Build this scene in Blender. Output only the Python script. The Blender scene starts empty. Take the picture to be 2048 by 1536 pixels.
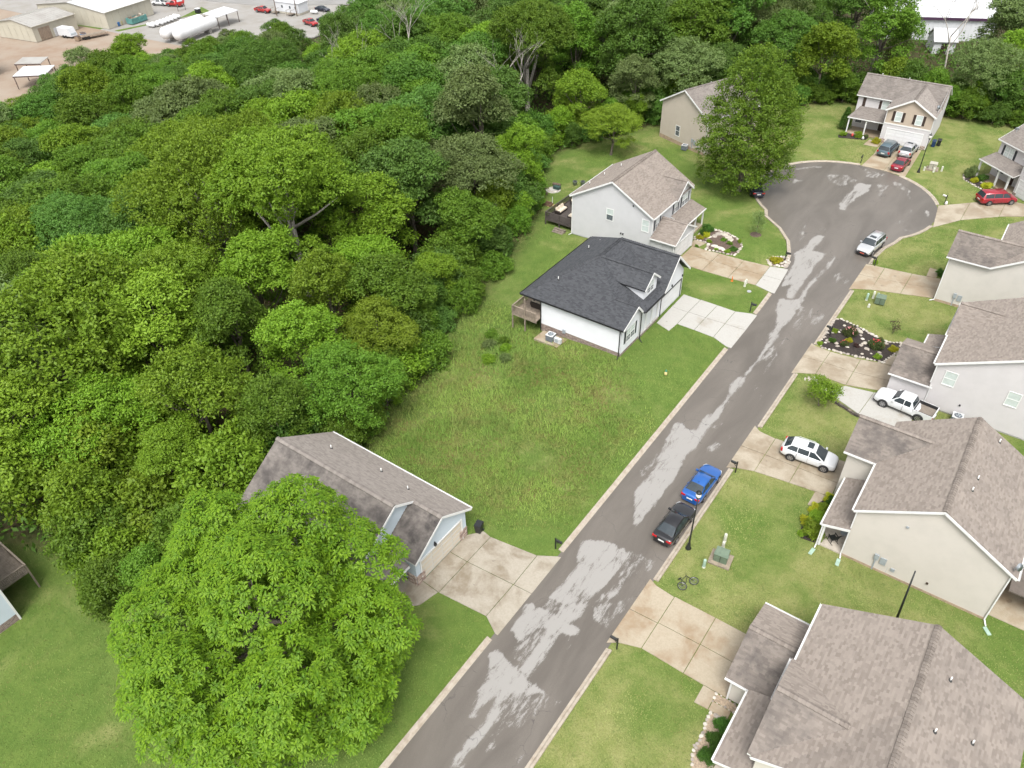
import bpy, math, random
import numpy as np
from mathutils import Vector, Matrix

SC = bpy.context.scene
COL = SC.collection
PI = math.pi
# ---------------------------------------------------------------- camera, sky, sun, exposure
cam = bpy.data.cameras.new('camera'); camo = bpy.data.objects.new('camera', cam); COL.objects.link(camo)
SC.camera = camo
cam.sensor_width = 36.0; cam.lens = 36.0 * 1539.38 / 2048.0
cam.clip_start = 0.5; cam.clip_end = 3000.0
CR = Vector((0.81284034, 0.58206994, -0.02202645)); CU = Vector((-0.35792424, 0.52894718, 0.76948367)); CF = Vector((-0.45954414, 0.61758357, -0.63828655))
CAMZ = 50.0
camo.matrix_world = Matrix(((CR.x, CU.x, -CF.x, 0), (CR.y, CU.y, -CF.y, 0), (CR.z, CU.z, -CF.z, CAMZ), (0, 0, 0, 1)))
def project(x, y, z):
    v = Vector((x, y, z - CAMZ)); d = v.dot(CF)
    if d < 1: return None
    return (1024 + 1539.38 * v.dot(CR) / d, 768 - 1539.38 * v.dot(CU) / d, d)

SUN_EL, SUN_AZ = math.radians(60), math.radians(152)      # azimuth from +Y towards +X
w = bpy.data.worlds.new('World'); SC.world = w; w.use_nodes = True
nt = w.node_tree; nt.nodes.clear()
sky = nt.nodes.new('ShaderNodeTexSky'); sky.sky_type = 'NISHITA'; sky.sun_disc = False
sky.sun_elevation = SUN_EL; sky.sun_rotation = SUN_AZ; sky.air_density = 1.0; sky.dust_density = 4.0; sky.ozone_density = 1.0
hs = nt.nodes.new('ShaderNodeHueSaturation'); hs.inputs['Saturation'].default_value = 0.15
bg = nt.nodes.new('ShaderNodeBackground'); bg.inputs['Strength'].default_value = 0.15
wo = nt.nodes.new('ShaderNodeOutputWorld')
nt.links.new(sky.outputs[0], hs.inputs['Color']); nt.links.new(hs.outputs[0], bg.inputs[0]); nt.links.new(bg.outputs[0], wo.inputs[0])
sl = bpy.data.lights.new('sun', 'SUN'); sl.energy = 1.3; sl.angle = math.radians(22); sl.color = (1.0, 0.97, 0.92)
so = bpy.data.objects.new('sun', sl); COL.objects.link(so)
sd = Vector((math.sin(SUN_AZ) * math.cos(SUN_EL), math.cos(SUN_AZ) * math.cos(SUN_EL), math.sin(SUN_EL)))
so.rotation_euler = sd.to_track_quat('Z', 'Y').to_euler(); so.location = (0, 0, 120)
SC.view_settings.view_transform = 'Standard'; SC.view_settings.look = 'None'; SC.view_settings.gamma = 1.0
SC.view_settings.use_curve_mapping = False
SC.view_settings.exposure = 1.12
SC.render.engine = 'CYCLES'
SC.cycles.max_bounces = 6; SC.cycles.diffuse_bounces = 3; SC.cycles.transmission_bounces = 3; SC.cycles.glossy_bounces = 2
SC.cycles.use_adaptive_sampling = True; SC.cycles.adaptive_threshold = 0.02
SC.cycles.caustics_reflective = False; SC.cycles.caustics_refractive = False

# ---------------------------------------------------------------- materials
MATS = {}
def _new(name):
    m = bpy.data.materials.new(name); m.use_nodes = True
    b = m.node_tree.nodes['Principled BSDF']
    return m, m.node_tree, b
def rgb(c): return (c[0], c[1], c[2], 1)
def srgb(r, g, b, k=1.0):
    f = lambda v: ((v / 255.0) / 12.92 if v / 255.0 < 0.04045 else (((v / 255.0) + 0.055) / 1.055) ** 2.4) * k
    return (f(r), f(g), f(b))
def N(nt, kind, **kw):
    n = nt.nodes.new('ShaderNode' + kind)
    for k, v in kw.items():
        if k in ('operation', 'blend_type', 'noise_dimensions', 'interpolation_type', 'data_type', 'attribute_name', 'feature', 'clamp', 'use_clamp', 'distance'): setattr(n, k, v)
        else: n.inputs[k].default_value = v
    return n
def mixc(nt, fac, a, b, blend='MIX'):
    n = nt.nodes.new('ShaderNodeMix'); n.data_type = 'RGBA'; n.blend_type = blend
    for s, v in ((n.inputs[0], fac), (n.inputs[6], a), (n.inputs[7], b)):
        if isinstance(v, (int, float)): s.default_value = v
        elif isinstance(v, tuple): s.default_value = rgb(v)
        else: nt.links.new(v, s)
    return n.outputs[2]
def noise(nt, co, scale, detail=4, rough=0.6, dist=0.0):
    n = N(nt, 'TexNoise', Scale=scale, Detail=detail, Roughness=rough, Distortion=dist)
    nt.links.new(co, n.inputs['Vector']); return n.outputs['Fac']
def ramp(nt, v, a, b, lo=0.0, hi=1.0):
    n = N(nt, 'MapRange'); n.inputs['From Min'].default_value = a; n.inputs['From Max'].default_value = b
    n.inputs['To Min'].default_value = lo; n.inputs['To Max'].default_value = hi; n.interpolation_type = 'SMOOTHSTEP'
    nt.links.new(v, n.inputs['Value']); return n.outputs['Result']
def mth(nt, op, a, b=0.0):
    n = N(nt, 'Math', operation=op)
    for s, v in ((n.inputs[0], a), (n.inputs[1], b)):
        if isinstance(v, (int, float)): s.default_value = v
        else: nt.links.new(v, s)
    return n.outputs[0]
def attr(nt, name): return N(nt, 'Attribute', attribute_name=name).outputs['Fac']
def world_co(nt):
    return nt.nodes.new('ShaderNodeNewGeometry').outputs['Position']
def bump(nt, b, h, strength=0.3, dist=0.02):
    n = N(nt, 'Bump', Strength=strength, Distance=dist); nt.links.new(h, n.inputs['Height']); nt.links.new(n.outputs[0], b.inputs['Normal'])
def M(name, col=(0.5, 0.5, 0.5), rough=0.6, var=0.12, scale=3.0, metal=0.0, bmp=0.0, col2=None, spec=0.5, coat=0.0):
    if name in MATS: return MATS[name]
    m, nt, b = _new(name)
    co = world_co(nt)
    c2 = col2 or tuple(max(0, c * (1 - var * 2.2)) for c in col)
    f = noise(nt, co, scale, 5, 0.65)
    nt.links.new(mixc(nt, ramp(nt, f, 0.35, 0.75), col, c2), b.inputs['Base Color'])
    b.inputs['Roughness'].default_value = rough; b.inputs['Metallic'].default_value = metal
    b.inputs['Specular IOR Level'].default_value = spec
    if coat: b.inputs['Coat Weight'].default_value = coat; b.inputs['Coat Roughness'].default_value = 0.06
    if bmp: bump(nt, b, noise(nt, co, scale * 9, 3), bmp, 0.02)
    MATS[name] = m; return m
def M_shingle(name, ca, cb, stain=(0.05, 0.046, 0.045), single=False):
    if name in MATS: return MATS[name]
    m, nt, b = _new(name); co = world_co(nt)
    t = nt.nodes.new('ShaderNodeObjectInfo').outputs['Random'] if single else attr(nt, 'tone')
    st = attr(nt, 'stain')
    c = mixc(nt, t, ca, cb)
    grain = noise(nt, co, 28, 3, 0.7)
    c = mixc(nt, ramp(nt, grain, 0.3, 0.75, 0.0, 0.2), c, tuple(v * 0.55 for v in ca))
    mp = N(nt, 'Mapping'); mp.inputs['Scale'].default_value = (1.0, 1.0, 0.25); nt.links.new(co, mp.inputs['Vector']); blot = noise(nt, mp.outputs[0], 0.8, 6, 0.6, 0.2)
    c = mixc(nt, mth(nt, 'MULTIPLY', ramp(nt, blot, 0.3, 0.75, 0.35, 0.95), st), c, stain)  # algae streaks; the same mix paints in the duller light of near-facing slopes
    nt.links.new(c, b.inputs['Base Color']); b.inputs['Roughness'].default_value = 0.78; b.inputs['Specular IOR Level'].default_value = 0.3
    bump(nt, b, grain, 0.25, 0.01)
    MATS[name] = m; return m
def M_leaf(name, ca, cb, trans=0.36, var=0.5, rough=0.55):
    if name in MATS: return MATS[name]
    m, nt, b = _new(name)
    t = attr(nt, 'tone'); o = nt.nodes.new('ShaderNodeObjectInfo').outputs['Random']
    c = mixc(nt, t, ca, cb)
    h = N(nt, 'HueSaturation'); nt.links.new(c, h.inputs['Color'])
    nt.links.new(ramp(nt, o, 0, 1, 0.498, 0.516), h.inputs['Hue']); nt.links.new(ramp(nt, o, 0.0, 1.0, 1 - var * 0.4, 1 + var * 0.4), h.inputs['Value'])
    nt.links.new(h.outputs[0], b.inputs['Base Color']); b.inputs['Roughness'].default_value = rough; b.inputs['Specular IOR Level'].default_value = 0.25
    tr = nt.nodes.new('ShaderNodeBsdfTranslucent'); nt.links.new(mixc(nt, 1.0, h.outputs[0], (1.0, 1.0, 0.55), 'MULTIPLY'), tr.inputs['Color'])
    mx = nt.nodes.new('ShaderNodeMixShader'); mx.inputs[0].default_value = trans
    out = nt.nodes['Material Output']
    nt.links.new(b.outputs[0], mx.inputs[1]); nt.links.new(tr.outputs[0], mx.inputs[2]); nt.links.new(mx.outputs[0], out.inputs['Surface'])
    MATS[name] = m; return m
def M_glass(name='window_glass', col=(0.03, 0.04, 0.045), rough=0.04):
    if name in MATS: return MATS[name]
    m, nt, b = _new(name); co = world_co(nt)
    nt.links.new(mixc(nt, noise(nt, co, 1.3, 2), col, tuple(c * 1.8 for c in col)), b.inputs['Base Color'])
    b.inputs['Roughness'].default_value = rough; b.inputs['Specular IOR Level'].default_value = 0.5
    MATS[name] = m; return m
def M_concrete(name, ca, cb, wet, wetcol):
    """concrete with damp blotches (damp = darker and smoother)"""
    if name in MATS: return MATS[name]
    m, nt, b = _new(name); co = world_co(nt)
    n1 = noise(nt, co, 0.42, 6, 0.62, 0.5); n2 = noise(nt, co, 7.0, 5, 0.7)
    c = mixc(nt, ramp(nt, n2, 0.3, 0.75), ca, cb)
    wf = ramp(nt, n1, 0.5 - wet * 0.35 - 0.07, 0.5 - wet * 0.35 + 0.12)
    wf = mth(nt, 'MULTIPLY', wf, ramp(nt, noise(nt, co, 2.2, 5), 0.2, 0.65, 0.25, 0.9))
    c = mixc(nt, wf, c, wetcol)
    spot = ramp(nt, noise(nt, co, 1.1, 3, .5), .70, .76, 0, .5); c = mixc(nt, spot, c, tuple(v * .45 for v in wetcol))
    c = mixc(nt, ramp(nt, noise(nt, co, 3.1, 8, .8, 1.5), .58, .66, 0, .35), c, tuple(v * .7 for v in wetcol))
    nt.links.new(c, b.inputs['Base Color']); nt.links.new(ramp(nt, wf, 0, 1, 0.85, 0.45), b.inputs['Roughness'])
    bump(nt, b, n2, 0.15, 0.01)
    MATS[name] = m; return m

# ---------------------------------------------------------------- mesh helpers
class MB:
    def __init__(s): s.v = []; s.f = []; s.m = []; s.t = []
    def face(s, pts, mi=0, tone=0.0):
        i = len(s.v); s.v.extend(tuple(p) for p in pts); s.f.append(tuple(range(i, i + len(pts)))); s.m.append(mi); s.t.append(tone)
    def hexa(s, p, mi=0):          # p: 8 pts, bottom 0-3 ccw, top 4-7
        i = len(s.v); s.v.extend(tuple(q) for q in p)
        for f in ((3, 2, 1, 0), (4, 5, 6, 7), (0, 1, 5, 4), (1, 2, 6, 5), (2, 3, 7, 6), (3, 0, 4, 7)):
            s.f.append(tuple(i + k for k in f)); s.m.append(mi); s.t.append(0.0)
    def box(s, x0, x1, y0, y1, z0, z1, mi=0):
        s.hexa([(x0, y0, z0), (x1, y0, z0), (x1, y1, z0), (x0, y1, z0), (x0, y0, z1), (x1, y0, z1), (x1, y1, z1), (x0, y1, z1)], mi)
    def beam(s, a, b, w, h, mi=0, up=(0, 0, 1)):
        a = Vector(a); b = Vector(b); d = (b - a).normalized(); u = Vector(up)
        r = d.cross(u)
        if r.length < 1e-4: r = d.cross(Vector((1, 0, 0)))
        r.normalize(); u = r.cross(d)
        r = r * (w / 2); u = u * (h / 2)
        s.hexa([a - r - u, a + r - u, b + r - u, b - r - u, a - r + u, a + r + u, b + r + u, b - r + u], mi)
    def prism(s, poly, z0, z1, mi=0, side=None):
        side = mi if side is None else side
        n = len(poly); z0f = z0 if callable(z0) else (lambda x, y: z0); z1f = z1 if callable(z1) else (lambda x, y: z1)
        i = len(s.v)
        s.v.extend((x, y, z0f(x, y)) for x, y in poly); s.v.extend((x, y, z1f(x, y)) for x, y in poly)
        s.f.append(tuple(range(i + n - 1, i - 1, -1))); s.f.append(tuple(range(i + n, i + 2 * n))); s.m += [side, mi]; s.t += [0, 0]
        for k in range(n):
            j = (k + 1) % n; s.f.append((i + k, i + j, i + n + j, i + n + k)); s.m.append(side); s.t.append(0)
    def tube(s, pts, rad, sides=7, mi=0, cap=True):
        pts = [Vector(p) for p in pts]
        if isinstance(rad, (int, float)): rad = [rad] * len(pts)
        i0 = len(s.v); ref = Vector((0.31, 0.17, 0.93))
        for k, p in enumerate(pts):
            d = (pts[min(k + 1, len(pts) - 1)] - pts[max(k - 1, 0)]).normalized()
            a = d.cross(ref if abs(d.dot(ref)) < 0.95 else Vector((1, 0, 0))).normalized(); b = d.cross(a)
            for q in range(sides):
                t = 2 * PI * q / sides; s.v.append(tuple(p + (a * math.cos(t) + b * math.sin(t)) * rad[k]))
        for k in range(len(pts) - 1):
            for q in range(sides):
                r = (q + 1) % sides; A = i0 + k * sides; B = A + sides
                s.f.append((A + q, A + r, B + r, B + q)); s.m.append(mi); s.t.append(0)
        if cap:
            s.f.append(tuple(i0 + q for q in range(sides - 1, -1, -1))); s.f.append(tuple(i0 + (len(pts) - 1) * sides + q for q in range(sides))); s.m += [mi, mi]; s.t += [0, 0]
    def lathe(s, prof, cx=0, cy=0, sides=14, mi=0, z0=0):
        i0 = len(s.v)
        for r, z in prof:
            for q in range(sides):
                t = 2 * PI * q / sides; s.v.append((cx + r * math.cos(t), cy + r * math.sin(t), z + z0))
        for k in range(len(prof) - 1):
            for q in range(sides):
                r = (q + 1) % sides; A = i0 + k * sides; B = A + sides
                s.f.append((A + q, A + r, B + r, B + q)); s.m.append(mi); s.t.append(0)
        s.f.append(tuple(i0 + q for q in range(sides - 1, -1, -1))); s.f.append(tuple(i0 + (len(prof) - 1) * sides + q for q in range(sides))); s.m += [mi, mi]; s.t += [0, 0]
    def mesh(s, name, mats, smooth=False, tone=False):
        me = bpy.data.meshes.new(name); me.from_pydata(s.v, [], s.f)
        for m in (mats if isinstance(mats, (list, tuple)) else [mats]): me.materials.append(m)
        if any(s.m): me.polygons.foreach_set('material_index', s.m)
        if tone:
            a = me.attributes.new('tone', 'FLOAT', 'FACE'); a.data.foreach_set('value', s.t)
        if smooth: me.polygons.foreach_set('use_smooth', [True] * len(s.f))
        me.update(); return me
def obj(name, me, parent=None, loc=(0, 0, 0), rotz=0.0, scale=None):
    o = bpy.data.objects.new(name, me); COL.objects.link(o); o.parent = parent; o.location = loc
    if rotz: o.rotation_euler = (0, 0, rotz)
    if scale: o.scale = scale if isinstance(scale, (tuple, list)) else (scale,) * 3
    return o
def part(name, mb, mats, parent, smooth=False, tone=False, label=None):
    o = obj(name, mb.mesh(name, mats, smooth, tone), parent)
    if label: o['label'] = label
    return o
def tag(o, label, cat, group=None):
    o['label'] = label; o['category'] = cat
    if group: o['group'] = group
    return o
def thing(name, label, cat, loc=(0, 0, 0), rotz=0.0, group=None):
    o = bpy.data.objects.new(name, None); COL.objects.link(o); o.location = loc; o.rotation_euler = (0, 0, rotz); o.empty_display_size = 0.3
    return tag(o, label, cat, group)
def struct(o): o['kind'] = 'structure'; return o
def copy_tree(o, parent=None, loc=None, rotz=None, scale=None):
    c = o.copy(); COL.objects.link(c); c.parent = parent
    if loc is not None: c.location = loc
    if rotz is not None: c.rotation_euler = (0, 0, rotz)
    if scale is not None: c.scale = scale if isinstance(scale, (tuple, list)) else (scale,) * 3
    for ch in KIDS(o): copy_tree(ch, c)
    return c
def KIDS(o): return list(o.children)
def np_mesh(name, V, F, mat, tone=None, smooth=False, extra=None):
    """V (n,3), F (m,k) arrays with constant k"""
    me = bpy.data.meshes.new(name); n, k = F.shape
    me.vertices.add(len(V)); me.vertices.foreach_set('co', np.ascontiguousarray(V, np.float32).ravel())
    me.loops.add(n * k); me.loops.foreach_set('vertex_index', np.ascontiguousarray(F, np.int32).ravel())
    me.polygons.add(n); me.polygons.foreach_set('loop_start', np.arange(0, n * k, k, dtype=np.int32))
    me.polygons.foreach_set('loop_total', np.full(n, k, np.int32))
    me.materials.append(mat)
    if tone is not None: me.attributes.new('tone', 'FLOAT', 'FACE').data.foreach_set('value', np.ascontiguousarray(tone, np.float32))
    for an, av in (extra or {}).items(): me.attributes.new(an, 'FLOAT', 'POINT').data.foreach_set('value', np.ascontiguousarray(av, np.float32))
    if smooth: me.polygons.foreach_set('use_smooth', np.ones(n, bool))
    me.update(calc_edges=True); me.validate(); return me
def inpoly(X, Y, poly):
    X = np.asarray(X); ins = np.zeros(X.shape, bool); n = len(poly)
    for i in range(n):
        x0, y0 = poly[i]; x1, y1 = poly[(i + 1) % n]
        if y0 == y1: continue
        c = ((y0 > Y) != (y1 > Y)) & (X < (x1 - x0) * (Y - y0) / (y1 - y0) + x0); ins ^= c
    return ins
def polydist(X, Y, poly):
    """signed distance, positive inside"""
    d = np.full(np.shape(X), 1e9); n = len(poly)
    for i in range(n):
        x0, y0 = poly[i]; x1, y1 = poly[(i + 1) % n]; ex, ey = x1 - x0, y1 - y0; L = ex * ex + ey * ey + 1e-12
        t = np.clip(((X - x0) * ex + (Y - y0) * ey) / L, 0, 1); d = np.minimum(d, np.hypot(X - x0 - t * ex, Y - y0 - t * ey))
    return np.where(inpoly(X, Y, poly), d, -d)
def sst(x): x = np.clip(x, 0, 1); return x * x * (3 - 2 * x)
def ground(x, y):
    """terrain height: level along the street, falling away behind the left-hand lots to the wood and the yard"""
    x = np.asarray(x, float); y = np.asarray(y, float)
    z = -2.0 * sst((-30 - x) / 25.0) * (1 - 0.75 * sst((y - 62) / 16.0))
    z = z - 0.75 * np.exp(-(((x + 35.5) / 6.5) ** 2 + ((y - 44.5) / 7.5) ** 2))
    return z - 10.5 * sst((-55 - x) / 95.0)
def gz(x, y): return float(ground(x, y))

# ---------------------------------------------------------------- ground, road, kerbs, driveways
WOOD = [(-43.6, 33), (-45.2, 40), (-46.2, 47), (-49.5, 54), (-51.5, 62), (-52.5, 72), (-55, 80), (-62, 90), (-66, 98), (-63, 108), (-58, 117), (-52, 126), (-44, 136), (-35, 144),
        (-26, 147.5), (-17, 147), (-8, 149.5), (4, 150), (12, 140), (30, 140), (30, 262), (-150, 262), (-182, 172), (-190, 128), (-192, 96), (-178, 62), (-160, 20), (-66, 6), (-58, 10), (-53.5, 17), (-48, 24)]
def M_ground():
    m, nt, b = _new('lawn'); co = world_co(nt)
    yel = attr(nt, 'yel'); wood = attr(nt, 'wood'); mead = attr(nt, 'mead')
    big = noise(nt, co, 0.16, 6, 0.65, 0.4); mid = noise(nt, co, 0.8, 6, 0.7); fine = noise(nt, co, 9.0, 4, 0.75)
    green = mixc(nt, ramp(nt, mid, 0.3, 0.72), (0.082, 0.138, 0.026), (0.128, 0.182, 0.040))
    straw = mixc(nt, ramp(nt, mid, 0.3, 0.7), (0.18, 0.205, 0.062), (0.275, 0.265, 0.11))
    f = mth(nt, 'ADD', yel, mth(nt, 'MULTIPLY', mth(nt, 'SUBTRACT', big, 0.5), 2.4))
    c = mixc(nt, ramp(nt, f, 0.15, 0.85), green, straw)
    br = ramp(nt, noise(nt, co, 0.30, 6, 0.7, 0.8), 0.44, 0.62)
    c = mixc(nt, mth(nt, 'MULTIPLY', br, mth(nt, 'MULTIPLY', mead, 0.75)), c, (0.17, 0.125, 0.05))
    c = mixc(nt, mth(nt, 'MULTIPLY', ramp(nt, noise(nt, co, 1.6, 4), 0.56, 0.7), 0.5), c, (0.055, 0.10, 0.018))
    c = mixc(nt, ramp(nt, fine, 0.25, 0.8, 0.0, 0.55), c, (0.045, 0.075, 0.014))
    dirt = ramp(nt, noise(nt, co, 0.9, 6, 0.7, 1.0), 0.72, 0.78)
    c = mixc(nt, mth(nt, 'MULTIPLY', dirt, 0.6), c, (0.14, 0.10, 0.06))
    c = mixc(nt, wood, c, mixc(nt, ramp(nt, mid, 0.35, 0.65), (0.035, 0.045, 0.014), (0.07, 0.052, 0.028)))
    nt.links.new(c, b.inputs['Base Color']); b.inputs['Roughness'].default_value = 0.9; b.inputs['Specular IOR Level'].default_value = 0.15
    bump(nt, b, mth(nt, 'ADD', fine, mth(nt, 'MULTIPLY', mid, 1.2)), 0.55, 0.09)
    return m
xs = np.concatenate([np.arange(-1500, -280, 120.), np.arange(-280, -66, 4.), np.arange(-66, 18, 1.0), np.arange(18, 120, 6.), np.arange(120, 1500, 120.)])
ys = np.concatenate([np.arange(-900, -30, 120.), np.arange(-30, 150, 1.0), np.arange(150, 270, 4.), np.arange(270, 1800, 120.)])
X, Y = np.meshgrid(xs, ys); Z = ground(X, Y)
nx, ny = len(xs), len(ys)
idx = np.arange(nx * ny).reshape(ny, nx)
F = np.stack([idx[:-1, :-1], idx[:-1, 1:], idx[1:, 1:], idx[1:, :-1]], -1).reshape(-1, 4)
MEADOW = [(-43, 33), (-28, 33), (-22.5, 37), (-22.5, 50), (-29, 57), (-40, 58), (-48, 60), (-46, 47), (-45, 40)]
yel = np.where(X > -16, 0.52, 0.16); yel = np.where(Y > 110, 0.55, yel); yel = np.where((X < -20.3) & (Y > 74) & (Y < 112), 0.34, yel); yel = np.where((X < -38) & (Y < 16), 0.10, yel)
yel = yel * (1 - 0.35 * sst((X - 4) / 6.0)); 
mead = sst(polydist(X, Y, MEADOW) / 4 + 0.4)
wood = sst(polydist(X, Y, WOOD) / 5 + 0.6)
yel = yel + 0.12 * mead
lawn_mat = M_ground()
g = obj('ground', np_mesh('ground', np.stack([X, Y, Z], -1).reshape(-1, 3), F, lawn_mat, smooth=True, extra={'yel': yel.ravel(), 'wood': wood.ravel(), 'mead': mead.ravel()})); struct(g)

#dryadd
# asphalt outline (left edge up, round the turning circle, right edge down)
CC = (-21.2, 108.0); CRAD = 12.0
left = [(-20.25, -40), (-20.25, 40), (-20.3, 75), (-20.45, 80), (-20.8, 84.2), (-21.7, 88.5), (-23.1, 91.9), (-25.3, 94.7), (-28.0, 96.9)]
right = [(-12.1, 98.8), (-12.85, 96.6), (-13.15, 94), (-13.15, 90), (-13.1, 40), (-13.0, -40)]
a0 = math.atan2(96.9 - CC[1], -28.0 - CC[0]); a1 = math.atan2(98.8 - CC[1], -12.1 - CC[0])
a0 += 2 * PI if a0 < 0 else 0
a1 += 2 * PI if a1 < 0 else 0
steps = 40; a1 -= 2 * PI
circ = [(CC[0] + CRAD * math.cos(a0 + (a1 - a0) * k / steps), CC[1] + CRAD * math.sin(a0 + (a1 - a0) * k / steps)) for k in range(1, steps)]
ROAD = left + circ + right
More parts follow.
